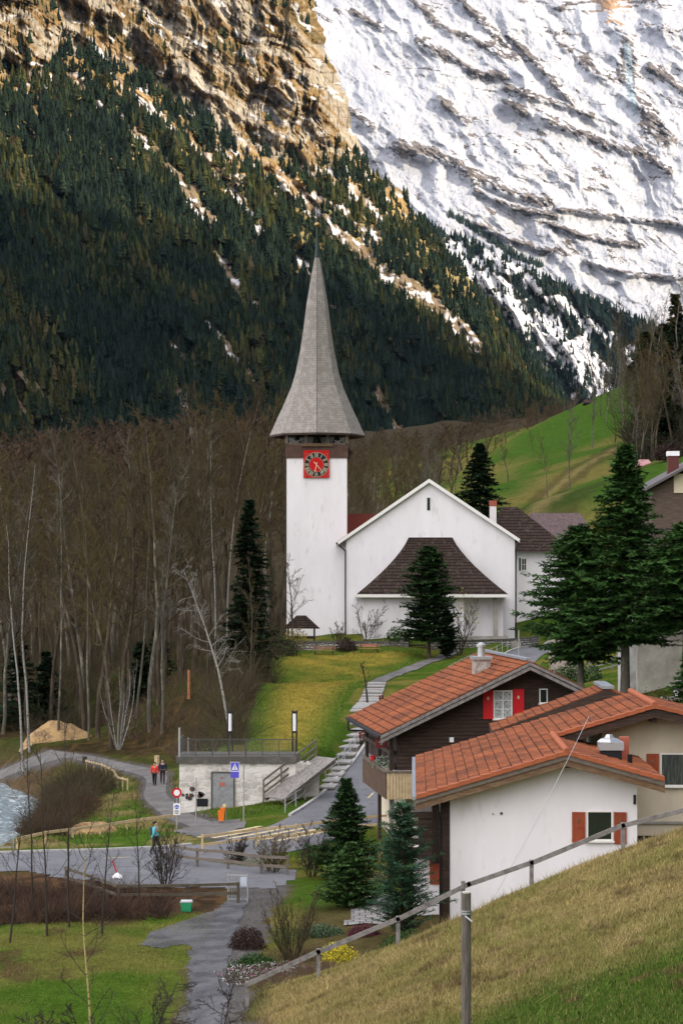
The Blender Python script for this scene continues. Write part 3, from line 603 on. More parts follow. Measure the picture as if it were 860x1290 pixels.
beamwood = mat('brown_beam_timber', (.13, .075, .042), .8, var=[(2.5, (.20, .15, .085), .45, .7)], bump=(8, .4, .02), stretch=(1, 1, 3))
redp = mat('red_shutter_paint', (.55, .012, .018), .55, var=[(3, (.42, .01, .015), .5, .8)])
rustp = mat('rust_brown_shutter', (.30, .062, .022), .6, var=[(4, (.22, .045, .018), .45, .7)], bump=(6, .3, .01), stretch=(1, 1, .3))
glass = mat('window_glass', (.02, .026, .024), .12, spec=.6)
curt = mat('net_curtain', (.50, .52, .50), .9, var=[(9, (.10, .12, .12), .45, .6)], stretch=(3, 1, 1))
frame = mat('white_frame_paint', (.76, .75, .70), .6)
metal = mat('grey_sheet_metal', (.34, .35, .36), .45, metal=.6, var=[(4, (.24, .24, .25), .45, .7)])
dark = mat('dark_metal', (.02, .02, .022), .5, metal=.3)
galv = mat('galvanised_steel', (.42, .43, .43), .45, metal=.7)
tile = mat('orange_clay_tile', (.265, .084, .036), .9, spec=.04, var=[(.7, (.125, .048, .028), .38, .62), (5, (.36, .15, .08), .54, .72), (2.6, (.085, .06, .04), .57, .70)], bump=(14, .5, .02))
tileedge = mat('bright_verge_tile', (.28, .082, .032), .75, var=[(3, (.40, .11, .045), .45, .7)])
oldtile = brickmat('dark_brown_roof_tile', (.040, .028, .023), (.060, .041, .033), (.012, .009, .008), 1, .26, .17, .03, .8, rot=(R(65), 0, 0), var=(2.2, (.075, .06, .05), .56, .72))
shing = brickmat('grey_wooden_shingle', (.27, .25, .225), (.215, .195, .172), (.11, .10, .09), 1, .30, .27, .012, .7, rot=(R(90), 0, 0), var=(1.6, (.31, .29, .265), .5, .75))
stone = brickmat('rubble_stone_wall', (.54, .51, .46), (.40, .38, .34), (.60, .57, .52), 1, .62, .42, .05, .8, rot=(R(90), 0, 0), var=(1.1, (.68, .65, .60), .45, .56), warp=.9)
drystone = brickmat('grey_field_stone', (.30, .28, .26), (.42, .40, .37), (.07, .065, .06), 1, .55, .24, .045, 1, rot=(R(90), 0, 0), var=(1.5, (.16, .15, .13), .5, .65), warp=.35)
concrete = mat('stained_concrete', (.36, .34, .30), .9, var=[(.5, (.20, .185, .16), .42, .62), (3, (.28, .26, .23), .45, .7)], bump=(14, .3, .02))
copingm = mat('dark_mossy_concrete', (.085, .08, .07), .9, var=[(3, (.15, .14, .12), .5, .7)])
redm = mat('signal_red', (.50, .012, .012), .6, spec=.1); blkm = mat('black_enamel', (.006, .006, .007), .4); ivory = mat('ivory_gold', (.62, .55, .38), .5)
signw = mat('sign_white', (.80, .80, .80), .5); signb = mat('sign_blue', (.045, .075, .42), .5)
# ---------------------------------------------------------------- helper: real courses of roof tiles
def course_roof(mb, eu, ew, ru, rw, v0f, v1f, n, tw=.34, step=.045, rs=None):
    """eave (eu,ew) to ridge (ru,rw) in the frame of mb; v0f/v1f give the ends at each u"""
    rs = rs or random.Random(5)
    L = math.hypot(ru-eu, rw-ew); nx, nz = -(rw-ew)/L, (ru-eu)/L
    if nz < 0: nx, nz = -nx, -nz
    for i in range(n):
        t0, t1 = i/n, (i+.93)/n; u0, w0 = eu+(ru-eu)*t0, ew+(rw-ew)*t0; u1, w1 = eu+(ru-eu)*t1, ew+(rw-ew)*t1  # gap at course top bares dark boarding, standing in for the riser shadow
        um = eu+(ru-eu)*(i+.5)/n; va, vb = v0f(um), v1f(um); k = max(1, int(round((vb-va)/tw))); sh = (i % 2)*.5*0
        for j in range(k):
            a = va+(vb-va)*(j)/k; b = va+(vb-va)*(j+1)/k-.008; lf = step+rs.uniform(-.008, .008); l2 = .004+rs.uniform(0, .006); g = rs.uniform(-.006, .006)
            mb.hexa([(u0+g-nx*.02, a, w0-.02), (u0+g-nx*.02, b, w0-.02), (u0+g+nx*lf, b, w0+nz*lf), (u0+g+nx*lf, a, w0+nz*lf)],
                    [(u1-nx*.02, a, w1-.02), (u1-nx*.02, b, w1-.02), (u1+nx*l2, b, w1+nz*l2), (u1+nx*l2, a, w1+nz*l2)])
def window(parent, fr, u0, u1, w0, w1, v, glassm=glass, fm=frame, mull=1, trans=1, sill=True, fw=.06, label=None):
    """window on a wall face at depth v (looking towards -v)"""
    mb = MB(fr); mb.box(u0-fw, u0, v-.05, v+.05, w0-fw, w1+fw); mb.box(u1, u1+fw, v-.05, v+.05, w0-fw, w1+fw); mb.box(u0, u1, v-.05, v+.05, w1, w1+fw); mb.box(u0, u1, v-.05, v+.05, w0-fw, w0)
    for i in range(mull):
        c = u0+(u1-u0)*(i+1)/(mull+1); mb.box(c-.028, c+.028, v-.045, v+.04, w0, w1)
    for i in range(trans):
        c = w0+(w1-w0)*(i+1)/(trans+1); mb.box(u0, u1, v-.038, v+.035, c-.018, c+.018)
    f = mb.build('window', fm, parent, label=label)
    g = MB(fr); g.box(u0, u1, v-.015, v+.0, w0, w1); g.build('pane', glassm, f)
    if sill: s = MB(fr); s.box(u0-.12, u1+.12, v-.14, v-.052, w0-fw-.06, w0-fw); s.build('sill', fm, f)
    return f
def shutter(parent, fr, u0, u1, w0, w1, v, m, mark=True):
    mb = MB(fr); mb.box(u0, u1, v-.045, v, w0, w1)
    for a, b in ((u0, u0+.07), (u1-.07, u1)): mb.box(a, b, v-.065, v-.047, w0, w1)
    for c in (w0, w0+(w1-w0)*.48, w1-.08): mb.box(u0+.07, u1-.07, v-.063, v-.047, c, c+.08)
    s = mb.build('shutter', m, parent)
    if mark:
        k = MB(fr); c = (u0+u1)/2; wm = w0+(w1-w0)*.72; k.prism([(c-.06, wm-.05), (c+.02, wm-.1), (c+.05, wm+.02), (c+.0, wm+.1), (c-.05, wm+.06)], v-.075, v-.05); k.build('carved_motif', ivory if m is redp else beamwood, s)
    return s
# ================================================================ church
def church():
    t = thing('church', 'white church with grey flared spire, red clock and dark hipped porch roof', 'church', (9, 224, -6.8))
    # --- tower
    Y = 228.0; cx = (399-430)/F*Y; hw = 38*Y/F; zt = (HZ-577)/F*Y; fr = Fr((cx, Y, 0))
    mb = MB(fr); mb.box(-hw, hw, 0, 2*hw, -9.5, zt); mb.build('tower', white, t)
    zb = (HZ-560)/F*Y; ze = (HZ-546)/F*Y
    b = MB(fr); b.box(-hw-.12, hw+.12, -.12, 2*hw+.12, zt, zb)
    n = 26
    for i in range(n): 
        u = -hw-.12+(2*hw+.24)*(i+.5)/n; b.box(u-.085, u+.085, -.16, -.122, zt+.02, zb-.02)
    bel = b.build('belfry', mat('belfry_boards', (.085, .048, .035), .8, var=[(2, (.13, .08, .055), .45, .7)]), t)
    for u, v in [(u, v) for u in (-hw, -hw*.36, hw*.36, hw) for v in (0.05, 2*hw-.05)]+[(u, v) for v in (hw*.64, hw*1.36) for u in (-hw, hw)]:
        p = MB(fr); p.box(u-.17, u+.17, v-.17, v+.17, zb, ze+.3); p.build('post', greywood, bel)
    p = MB(fr); p.box(-hw-.1, hw+.1, -.12, -.122+.24, zb+.003, zb+.12); p.build('sill_beam', greywood, bel)
    for s in (-1, 1):
        a = MB(fr); c = s*hw*.68
        a.beam((c-hw*.28, .0, zb+.75), (c+hw*.1, .0, zb+.15), .1, .12); a.beam((c+hw*.28, .05, zb+.75), (c-hw*.1, .05, zb+.15), .1, .12); a.build('brace', oldgrey, bel)
    bm = mat('bell_bronze', (.045, .05, .045), .45, metal=.8)
    for c, sc_ in ((-hw*.66, .8), (0, 1.0), (hw*.66, .8)):
        l = MB(fr); h = 1.25*sc_; l.lathe((c, .95, zb+.18+(1-sc_)*.35), [(.52*sc_, 0), (.50*sc_, .08), (.40*sc_, h*.3), (.30*sc_, h*.65), (.22*sc_, h*.85), (.05, h*.92)], 16); l.build('bell', bm, bel, smooth=True)
    f = MB(fr); f.box(-hw+.25, hw-.25, 1.9, 2.2, zb, ze-.25); f.build('pale_louvre', mat('louvre', (.42, .42, .42), .8), bel)
    lg = MB(fr); lg.box(-.85*hw*.62, .85*hw*.62, -.42, -.17, zb-.22, zb+.12); lg.build('ledge_board', beamwood, bel)
    for s in (-1, 1):   # small side hoods
        hd = MB(fr); hd.add([(s*(hw+.12), 1.6, zb-.1), (s*(hw+.12), 2*hw-1.6, zb-.1), (s*(hw+.6), 2*hw-1.6, zb-.75), (s*(hw+.6), 1.6, zb-.75), (s*(hw+.12), 1.6, zb-1.45), (s*(hw+.12), 2*hw-1.6, zb-1.45)],
                            [(0, 1, 2, 3), (3, 2, 5, 4), (0, 3, 4), (1, 5, 2), (0, 4, 5, 1)]); hd.build('side_hood', darkwood, bel)
    # --- spire: eight-sided, flared
    prof = [(546, 61), (541, 58.5), (525, 51.3), (510, 44.2), (495, 37.6), (484, 33), (466, 27.6), (437, 21.6), (410, 17.6), (378, 13.6), (345, 8), (318, 3.0)]
    V = []; Fc = []; Rr = []; cc_ = hw
    for py, h in prof:
        z = (HZ-py)/F*Y
        for k in range(8):
            a = math.pi/4*k-math.pi/2; V.append((h/F*Y*math.cos(a), cc_+h/F*Y*math.sin(a), z))
    for j in range(len(prof)-1):
        for k in range(8): Fc.append((j*8+k, j*8+(k+1) % 8, (j+1)*8+(k+1) % 8, (j+1)*8+k))
    s_ = MB(fr); s_.add(V, Fc); sp = s_.build('spire', shing, t)
    u_ = MB(fr); z = (HZ-546)/F*Y
    u_.slab([(61.0/F*Y*math.cos(math.pi/4*k-math.pi/2), cc_+61.0/F*Y*math.sin(math.pi/4*k-math.pi/2)) for k in range(8)], z-.22, z-.01); u_.build('eave_soffit', darkwood, sp)
    ca = MB(fr)
    for (p0, h0), (p1, h1) in zip(prof[:-1], prof[1:]): ca.tube((0, cc_-h0/F*Y-.02, (HZ-p0)/F*Y), (0, cc_-h1/F*Y-.02, (HZ-p1)/F*Y), .025, n=5)
    ca.build('lightning_cable', dark, sp)
    z0 = (HZ-318)/F*Y; fi = MB(fr); fi.lathe((0, cc_, z0), [(.30, -.1), (.24, .6), (.14, 1.8), (.12, 3.2), (.10, 3.4)], 10); fi.build('finial', mat('dark_copper', (.03, .04, .035), .5, metal=.5), sp)
    ba = MB(fr); ba.lathe((0, cc_, z0+3.35), [(.05, 0), (.26, .1), (.34, .28), (.26, .46), (.05, .56)], 14); ba.build('gold_ball', mat('tarnished_gold', (.35, .24, .10), .4, metal=.8), sp, smooth=True)
    cr = MB(fr); cr.tube((0, cc_, z0+3.9), (0, cc_, z0+7.4), .045); cr.tube((-.75, cc_, z0+6.0), (.75, cc_, z0+6.0), .04)
    for a, c in ((-.75, 6), (.75, 6), (0, 7.4)): cr.lathe((a, cc_, z0+c-.08), [(.02, 0), (.09, .08), (.02, .16)], 8)
    cr.build('cross', dark, sp)
    # --- clock
    c0 = (398.5-399)/F*Y; zc = (HZ-585.5)/F*Y; h = 16.3/F*Y
    ck = MB(fr); ck.box(c0-h, c0+h, -.24, -.125 if False else -.01, zc-h, zc+h+.15); clock = ck.build('clock', redm, t)
    def disc(r, v, m, name, r2=None):
        d = MB(fr); n = 48
        if r2 is None: d.prism([(c0+r*math.cos(2*math.pi*k/n), zc+r*math.sin(2*math.pi*k/n)) for k in range(n)], v-.02, v)
        else:
            for k in range(n):
                a, b_ = 2*math.pi*k/n, 2*math.pi*(k+1)/n; d.prism([(c0+r*math.cos(a), zc+r*math.sin(a)), (c0+r*math.cos(b_), zc+r*math.sin(b_)), (c0+r2*math.cos(b_), zc+r2*math.sin(b_)), (c0+r2*math.cos(a), zc+r2*math.sin(a))], v-.02, v)
        return d.build(name, m, clock)
    disc(h*.955, -.25, ivory, 'outer_ring', h*.935); disc(h*.935, -.245, blkm, 'dial_ring', h*.56); disc(h*.56, -.252, ivory, 'inner_ring', h*.55); disc(h*.535, -.245, redm, 'dial_centre')
    num = ['XII', 'I', 'II', 'III', 'IIII', 'V', 'VI', 'VII', 'VIII', 'IX', 'X', 'XI']
    for k, s in enumerate(num):
        g = MB(fr); a = R(30*k); ra, rb = h*.60, h*.89; wd = {'I': .07, 'V': .20, 'X': .18}; tot = sum(wd[q] for q in s)+.035*(len(s)-1); x = -tot/2; th = .042
        def bar(x0, y0, x1, y1, g=g, a=a):   # x across, y radial
            def T(x_, y_): return (c0+x_*math.cos(a)+y_*math.sin(a), zc-x_*math.sin(a)+y_*math.cos(a))
            g.prism([T(x0-th/2, y0), T(x0+th/2, y0), T(x1+th/2, y1), T(x1-th/2, y1)], -.29, -.268)
        for q in s:
            m_ = x+wd[q]/2
            if q == 'I': bar(m_, ra, m_, rb)
            elif q == 'V': bar(m_, ra, m_-.075, rb); bar(m_, ra, m_+.075, rb)
            else: bar(m_-.07, ra, m_+.07, rb); bar(m_+.07, ra, m_-.07, rb)
            x += wd[q]+.035
        g.build('numeral', ivory, clock)
    def hand(deg, L, wd, tail, v):
        g = MB(fr); a = R(deg)
        def T(x_, y_): return (c0+x_*math.cos(a)+y_*math.sin(a), zc-x_*math.sin(a)+y_*math.cos(a))
        g.prism([T(-wd, -tail), T(wd, -tail), T(wd*.6, L*.75), T(wd*1.8, L*.82), T(0, L), T(-wd*1.8, L*.82), T(-wd*.6, L*.75)], v-.03, v)
        g.build('hand', ivory, clock)
    hand(191, h*.58, .05, .25, -.30); hand(139, h*.86, .045, .42, -.335)
    o_ = MB(fr)   # corner ornaments
    for sx in (-1, 1):
        for sz in (-1, 1):
            for r_, q in ((.10, .84), (.07, .68), (.07, .84)): o_.tube((c0+sx*h*q, -.27, zc+sz*h*(.84 if r_ != .07 or q != .84 else .66)), (c0+sx*h*q, -.25, zc+sz*h*(.84 if r_ != .07 or q != .84 else .66)), r_, n=10)
    o_.build('corner_ornament', mat('ornament_pink', (.30, .07, .04), .6), clock)
    # --- nave
    Y = 225.0; q = lambda px, py: ((px-430)/F*Y, (HZ-py)/F*Y); fr = Fr((0, Y, 0)); LN = 26
    ul, ur = q(436, 0)[0], q(648, 0)[0]; apx, apz = q(540, 604); el = q(425, 683); er = q(654, 680)
    sl_ = (apz-el[1])/(apx-el[0]); sr_ = (apz-er[1])/(er[0]-apx)
    mb = MB(fr); wl = apz-.35-(apx-ul)*sl_; wr = apz-.35-(ur-apx)*sr_
    mb.prism([(ul, -9.5), (ur, -9.5), (ur, wr), (apx, apz-.35), (ul, wl)], 0, LN); nv = mb.build('nave', white, t)
    rf = MB(fr)
    for (eu, ew) in (el, er):
        s = 1 if eu > apx else -1
        rf.hexa([(apx, -.35, apz), (apx, -.35, apz-.28), (eu, -.35, ew-.14), (eu, -.35, ew+.12)], [(apx, LN+.3, apz), (apx, LN+.3, apz-.28), (eu, LN+.3, ew-.14), (eu, LN+.3, ew+.12)])
    roof = rf.build('roof', mat('red_brown_roof', (.16, .05, .035), .85, var=[(2, (.09, .035, .03), .45, .65)]), t)
    vg = MB(fr)
    for (eu, ew) in (el, er):
        vg.hexa([(apx, -.5, apz+.06), (apx, -.5, apz-.36), (eu, -.5, ew-.32), (eu, -.5, ew+.08)], [(apx, -.36, apz+.06), (apx, -.36, apz-.36), (eu, -.36, ew-.32), (eu, -.36, ew+.08)])
    vg.build('verge_board', frame, roof)
    sl2 = MB(fr); sl2.box(apx-.20-.0, apx+.12, -.06, .02, q(0, 643)[1], q(0, 627)[1]); sl2.build('slit_window', glass, t)
    for k, (eu, wu) in enumerate(((el[0], ul), (er[0], ur))):
        s = -1 if k == 0 else 1; g = MB(fr); zz = (el, er)[k][1]
        g.tube((eu+s*.05, -.5, zz-.15), (eu+s*.05, 14, zz-.15), .13, n=8); gut = g.build('gutter', dark, t)
        d = MB(fr); d.tube((eu, -.1, zz-.2), (wu-s*.1*-1 if k else wu-.1, -.15, zz-.95), .085, n=6); d.tube((wu+(.1 if k else -.1), -.15, zz-.95), (wu+(.1 if k else -.1), -.15, -7.2), .085, n=6); d.build('downpipe', dark, gut)
    sw = MB(Fr((q(436, 0)[0], 230, 0)))   # side roof with red tiles left of the nave
    # transept roof seen between tower and nave
    tr = MB(Fr((.3, 236, 0))); tr.prism([(-.4, 3.0), (4, 3.0), (4, 6.6), (-.2, 6.6), (-.4, 6.3)], 0, 6); tr.build('side_roof', mat('red_side_tiles', (.20, .045, .03), .8, var=[(6, (.10, .03, .022), .45, .65)]), t)
    # --- porch: flared hipped lean-to
    YE = 219.5; rp = MB(Fr()); rows = 8; V = []; cx = (542-430)/F*Y; zt_ = (HZ-677)/F*Y; ze_ = (HZ-749)/F*YE
    for i in range(rows+1):
        s = i/rows; z = zt_+(ze_-zt_)*s; fl = s**1.55; wv = 2.38+(8.05-2.38)*(.35*s+.65*fl); dv = 5.5*(.55*s+.45*fl)
        V += [(cx-wv, Y-.003, z), (cx-wv, Y-dv, z), (cx+wv, Y-dv, z), (cx+wv, Y-.003, z)]
    Fc = []
    for i in range(rows):
        for k in range(3): Fc.append((i*4+k, i*4+k+1, (i+1)*4+k+1, (i+1)*4+k))
    Fc.append((0, 3, 2, 1)); rp.add(V, Fc); pr = rp.build('porch_roof', oldtile, t)
    fa = MB(); w_ = 8.05; fa.box(cx-w_-.02, cx+w_+.02, YE-.1, YE-.003, ze_-.3, ze_+.02); fa.box(cx-w_-.1, cx-w_-.003, YE-.1, Y-.01, ze_-.3, ze_+.02); fa.box(cx+w_+.003, cx+w_+.1, YE-.1, Y-.01, ze_-.3, ze_+.02); fa.build('fascia', frame, pr)
    so_ = MB(); so_.box(cx-w_, cx+w_, YE, Y-.01, ze_-.12, ze_-.02); so_.build('soffit', darkwood, pr)
    xl = (457-430)/F*220.3; xm = (584-430)/F*220.3
    pw = MB(); pw.box(xl, xm, 220.4, Y-.01, -9.5, ze_-.13); pw.build('choir_wall', white, t)
    pw = MB(); pw.box(xm+.01, (624-430)/F*220.3+.9, 221.9, 222.2, -9.5, ze_-.13); pw.build('porch_wall', white, t)
    pp = MB(); xp = (624-430)/F*220.3; pp.box(xp-.24, xp+.24, 220.2, 220.65, -7.5, ze_-.13); pp.build('porch_pillar', concrete, t)
    st = MB()
    for i in range(4): st.box((560-430)/F*220, (640-430)/F*220+i*.0+.4*(3-i), 218.6+i*.45, 219.05+i*.45+(3.0 if i == 3 else 0), -8.6, -7.45+i*.17)
    st.build('step', concrete, t)
    dr = MB(); xd = (606-430)/F*Y; dr.box(xd-.6, xd+.6, Y-.08, Y+.02, -6.9, -4.3); dr.build('door', white, t)
church()
# chimney and white house with dark roof behind the church
def rear_house():
    t = thing('house', 'white house with steep dark roof just behind the right church corner', 'house', (24, 243, -5))
    Y = 243; fr = Fr((0, Y, 0)); q = lambda px, py: ((px-430)/F*Y, (HZ-py)/F*Y)
    a = q(632, 0)[0]; b = q(715, 0)[0]; ez = q(0, 692)[1]
    mb = MB(fr); mb.box(a, b, 0, 9, -9, ez); w_ = mb.build('wall', white, t)
    r = MB(fr); rr = q(632, 640); r.add([(a-1, -1, ez-.3), (b+.6, -1, ez-.3), (b+.6, 10, ez-.3), (a-1, 10, ez-.3), (a+.2, 4.5, q(0, 637)[1]), (q(655, 0)[0], 4.5, q(0, 637)[1])],
        [(0, 1, 5, 4), (1, 2, 5), (2, 3, 4, 5), (3, 0, 4), (0, 3, 2, 1)]); rf = r.build('roof', oldtile, t)
    c = MB(fr); cx = q(622, 0)[0]; c.box(cx-.38, cx+.38, 1.5, 2.3, 4, q(0, 637)[1]); ch = c.build('chimney', white, rf)
    c = MB(fr); c.box(cx-.42, cx+.42, 1.45, 2.35, q(0, 637)[1]+.003, q(0, 630)[1]); c.build('chimney_cap', mat('brick_red', (.35, .10, .06), .8), ch)
    fz = MB(fr); fz.box(a, b, -.25, -.05, ez-.35, ez+.05); fz.build('fascia', frame, t)
    window(t, fr, q(657, 0)[0], q(662, 0)[0], q(0, 718)[1], q(0, 704)[1], -.06); shutter(t, fr, q(649.5, 0)[0]+.35, q(655.5, 0)[0], q(0, 719)[1], q(0, 703)[1], -.01, mat('dark_green_shutter', (.02, .045, .035), .6), False)
    t = thing('house', 'grey-brown roofed house behind the white rear house, mostly hidden by the big fir', 'house', (31, 262, -2))
    Y = 262; fr = Fr((0, Y, 0)); q = lambda px, py: ((px-430)/F*Y, (HZ-py)/F*Y)
    mb = MB(fr); mb.box(q(665, 0)[0], q(750, 0)[0], 0, 9, -6, 3.5); mb.build('wall', concrete, t)
    r = MB(fr); r.hexa([(q(655, 0)[0], -1, 2.6), (q(760, 0)[0], -1, 2.6), (q(760, 0)[0], -1, 2.9), (q(655, 0)[0], -1, 2.9)], [(q(672, 0)[0], 4.5, q(0, 648)[1]), (q(735, 0)[0], 4.5, q(0, 648)[1]), (q(735, 0)[0], 4.5, q(0, 645)[1]), (q(672, 0)[0], 4.5, q(0, 645)[1])])
    r.build('roof', mat('mauve_grey_roof', (.12, .085, .085), .85, var=[(3, (.07, .05, .05), .4, .6)]), t)
rear_house()
# ================================================================ dark timber chalet with red shutters
def chalet():
    Yf = 104.0; sc_ = Yf/F; fr = Fr(((480-430)*sc_, Yf, 0), -7.0)     # frame origin at the front-left eave corner
    we = (HZ-925)*sc_; wr = (HZ-834)*sc_; ru = (662-480)*sc_/math.cos(R(7))+.3; D = 13.2
    t = thing('chalet', 'dark timber chalet with orange tiled roof and red window shutters', 'house', (4, 105, -13.5))
    sl_ = (wr-we)/ru; RU = ru*1.95
    rf = MB(fr); course_roof(rf, 0, we, ru, wr, lambda u: 0, lambda u: D, 19, tw=.36); course_roof(rf, RU, wr-(RU-ru)*sl_, ru, wr, lambda u: 0, lambda u: D, 18, tw=.36, rs=random.Random(8)); roof = rf.build('roof', tile, t)
    ub = MB(fr)
    ub.hexa([(0, .05, we-.22), (0, .05, we-.03), (ru, .05, wr-.03), (ru, .05, wr-.22)], [(0, D-.05, we-.22), (0, D-.05, we-.03), (ru, D-.05, wr-.03), (ru, D-.05, wr-.22)])
    ub.hexa([(RU, .05, wr-(RU-ru)*sl_-.22), (RU, .05, wr-(RU-ru)*sl_-.03), (ru, .05, wr-.03), (ru, .05, wr-.22)], [(RU, D-.05, wr-(RU-ru)*sl_-.22), (RU, D-.05, wr-(RU-ru)*sl_-.03), (ru, D-.05, wr-.03), (ru, D-.05, wr-.22)])
    ub.build('roof_boarding', darkwood, roof)
    vb = MB(fr)
    for (a, b) in (((-.05, we-.02), (ru, wr)), ((RU, wr-(RU-ru)*sl_), (ru, wr))):
        for dz, y0, h in ((-.05, -.06, .16), (-.26, -.02, .18)):
            vb.hexa([(a[0], y0-.05, a[1]+dz-h), (a[0], y0-.05, a[1]+dz), (b[0], y0-.05, b[1]+dz), (b[0], y0-.05, b[1]+dz-h)], [(a[0], y0, a[1]+dz-h), (a[0], y0, a[1]+dz), (b[0], y0, b[1]+dz), (b[0], y0, b[1]+dz-h)])
    vb.build('verge_board', oldgrey, roof)
    gt = MB(fr); gt.box(-.16, -.01, 0, D, we-.2, we-.06); gt.tube((-.09, D-.6, we-.2), (-.09, D-.6, we-.75), .05); gt.tube((-.09, D-.6, we-.75), (.9, D-.6, we-.8), .05); gt.build('gutter', dark, roof)
    cp = MB(fr); cp.box(ru-.16, ru+.16, D*.02, D, wr+.02, wr+.14); cp.build('ridge_cap', metal, roof)
    # body
    wallz = lambda u: we+sl_*u-.24 if u < ru else wr-sl_*(u-ru)-.24
    u0, u1 = 1.0, RU-1.3; v0 = 1.15
    b = MB(fr); b.prism([(u0, -10.2), (u1, -10.2), (u1, wallz(u1)), (ru, wallz(ru)), (u0, wallz(u0))], v0, D-1.0)
    k = -10.2      # horizontal logs as real relief
    while k < wr-.6:
        a0 = u0 if k < wallz(u0) else (k+.2-we+.24)/sl_; a1 = u1 if k < wallz(u1) else ru+(wr-.24-k-.2)/sl_
        if a1-a0 > .5: b.box(a0+.02, a1-.02, v0-.045, v0-.003, k+.015, k+.185)
        k += .2
    wall = b.build('timber_wall', darkwood, t)
    lo = MB(fr); lo.box(u0+.5, u1, v0+.3, D-1.3, -15, -10.22); lo.build('ground_floor_wall', cream, t)
    # window, shutters on the front gable
    s2 = (Yf+v0)/F; X = lambda px: (px-430)*s2; o = fr.o
    def U(px): return ((X(px)-o.x)+0*0)/math.cos(R(7))+.02*0-v0*math.tan(R(7))*-1*0
    uu = lambda px: ((px-430)/F*(Yf+v0+.0)-o.x)/math.cos(R(-7))+v0*math.tan(R(7))
    ww = lambda py: (HZ-py)/F*(Yf+v0+.8)
    window(t, fr, uu(623.5), uu(644.5), ww(904), ww(871), v0-.08, curt, frame, 1, 2)
    shutter(t, fr, uu(609), uu(621.5), ww(905.5), ww(869.5), v0-.05, redp); shutter(t, fr, uu(647), uu(661), ww(905.5), ww(868), v0-.05, redp)
    window(t, fr, uu(682), uu(690), ww(885), ww(869), v0-.08, glass, frame, 0, 0, True, .05)
    bx = MB(fr); bx.box(uu(566), uu(571), v0-.2, v0-.05, ww(934), ww(928)); bx.build('meter_box', signw, t)
    # left side: loggia posts and the balcony
    for v in (1.3, 5.5, 10.5): s3 = MB(fr); s3.box(.62, .8, v, v+.2, -14.2 if v < 6 else -11.3, we-.15); s3.build('post', darkwood, t)
    s3 = MB(fr); s3.box(.62, .8, 1.2, D-1.2, -9.35, -9.15); s3.build('beam', darkwood, t)
    bz0, bz1 = -11.3, -10.15; bb = MB(fr); ul, ur_ = .30, .9
    bb.box(ul, ur_+1.4, .2, 9.0, bz0-.18, bz0); bal = bb.build('balcony', darkwood, t)
    f = MB(fr); n = 12
    for i in range(n):
        a = ul+(ur_+1.3-ul)*i/n; f.box(a+.01, a+(ur_+1.3-ul)/n-.01, .12, .17, bz0-.2, bz1)
    f.build('front_panel', paleplank, bal)
    f = MB(fr)
    for i in range(40):
        a = .2+8.8*i/40; f.box(ul-.05, ul, a+.01, a+.21, bz0-.2, bz1)
    f.build('side_panel', mat('dark_brown_boards', (.075, .042, .024), .8, var=[(2.5, (.12, .075, .045), .45, .7)]), bal)
    f = MB(fr); f.box(ul-.1, ur_+1.4, .04, .24, bz1+.003, bz1+.09); f.box(ul-.12, ul+.08, .245, 9.1, bz1+.003, bz1+.09); f.build('handrail', greywood, bal)
    f = MB(fr); f.box(.7, 1.6, .3, .75, bz1-.35, bz1+.05); tb = f.build('white_planter', signw, bal)
    f = MB(fr); f.box(.55, .75, v0-.5, v0-.3, -14.5, bz0-.2); f.build('post', oldgrey, t)
    # sign
    f = MB(fr); f.box(-.1, .5, 1.35, 1.42, -9.0, -8.4); sg = f.build('hanging_sign', mat('dark_red_sign', (.16, .03, .025), .6), t)
    f = MB(fr); f.box(.15, .25, 1.32, 1.345, -8.85, -8.55); f.box(.05, .35, 1.315, 1.318, -8.74, -8.66); f.build('white_cross', mat('dull_pale', (.35, .30, .28), .7), sg)
    # chimney
    f = MB(fr); cu, cv = ru*.80, 5.2; cz = we+sl_*cu; f.box(cu-.42, cu+.42, cv-.42, cv+.42, cz-.4, cz+.62); ch = f.build('chimney', mat('chimney_stone', (.26, .23, .20), .9, var=[(5, (.42, .38, .33), .5, .6)]), roof)
    f = MB(fr); f.box(cu-.52, cu+.52, cv-.52, cv+.52, cz+.62, cz+.78); f.lathe((cu, cv, cz+.78), [(.2, 0), (.2, .5), (.27, .5), (.27, .62), (.05, .75)], 12); f.build('chimney_cowl', galv, roof)
    # flower box plants and red pot
    pot = tag(None or MB(fr).build('x', redp), 'x', 'x') if False else None
    p = MB(fr); p.lathe((.3, 5.2, bz1+.09), [(.12, 0), (.17, .3), (.19, .32)], 10); o = p.build('flower_pot', redp); tag(o, 'small red pot on the chalet balcony rail', 'flower pot')
    V = []; Fc = []; rr = np.random.default_rng(4)
    for i in range(500):
        c = np.array(fr(.45+rr.normal()*.3, 2.4+rr.normal()*.5, bz1+.12+abs(rr.normal())*.2)); d = rr.normal(size=(3, 3))*.05; V += [c+d[0], c+d[1], c+d[2]]; Fc.append((3*i, 3*i+1, 3*i+2))
    o = np_mesh('flowering_plant', V, Fc, mat('pale_blossom', (.45, .46, .42), .9, var=[(9, (.05, .09, .03), .42, .5)])); tag(o, 'pale flowering plant spilling over the chalet balcony rail', 'plant')
chalet()
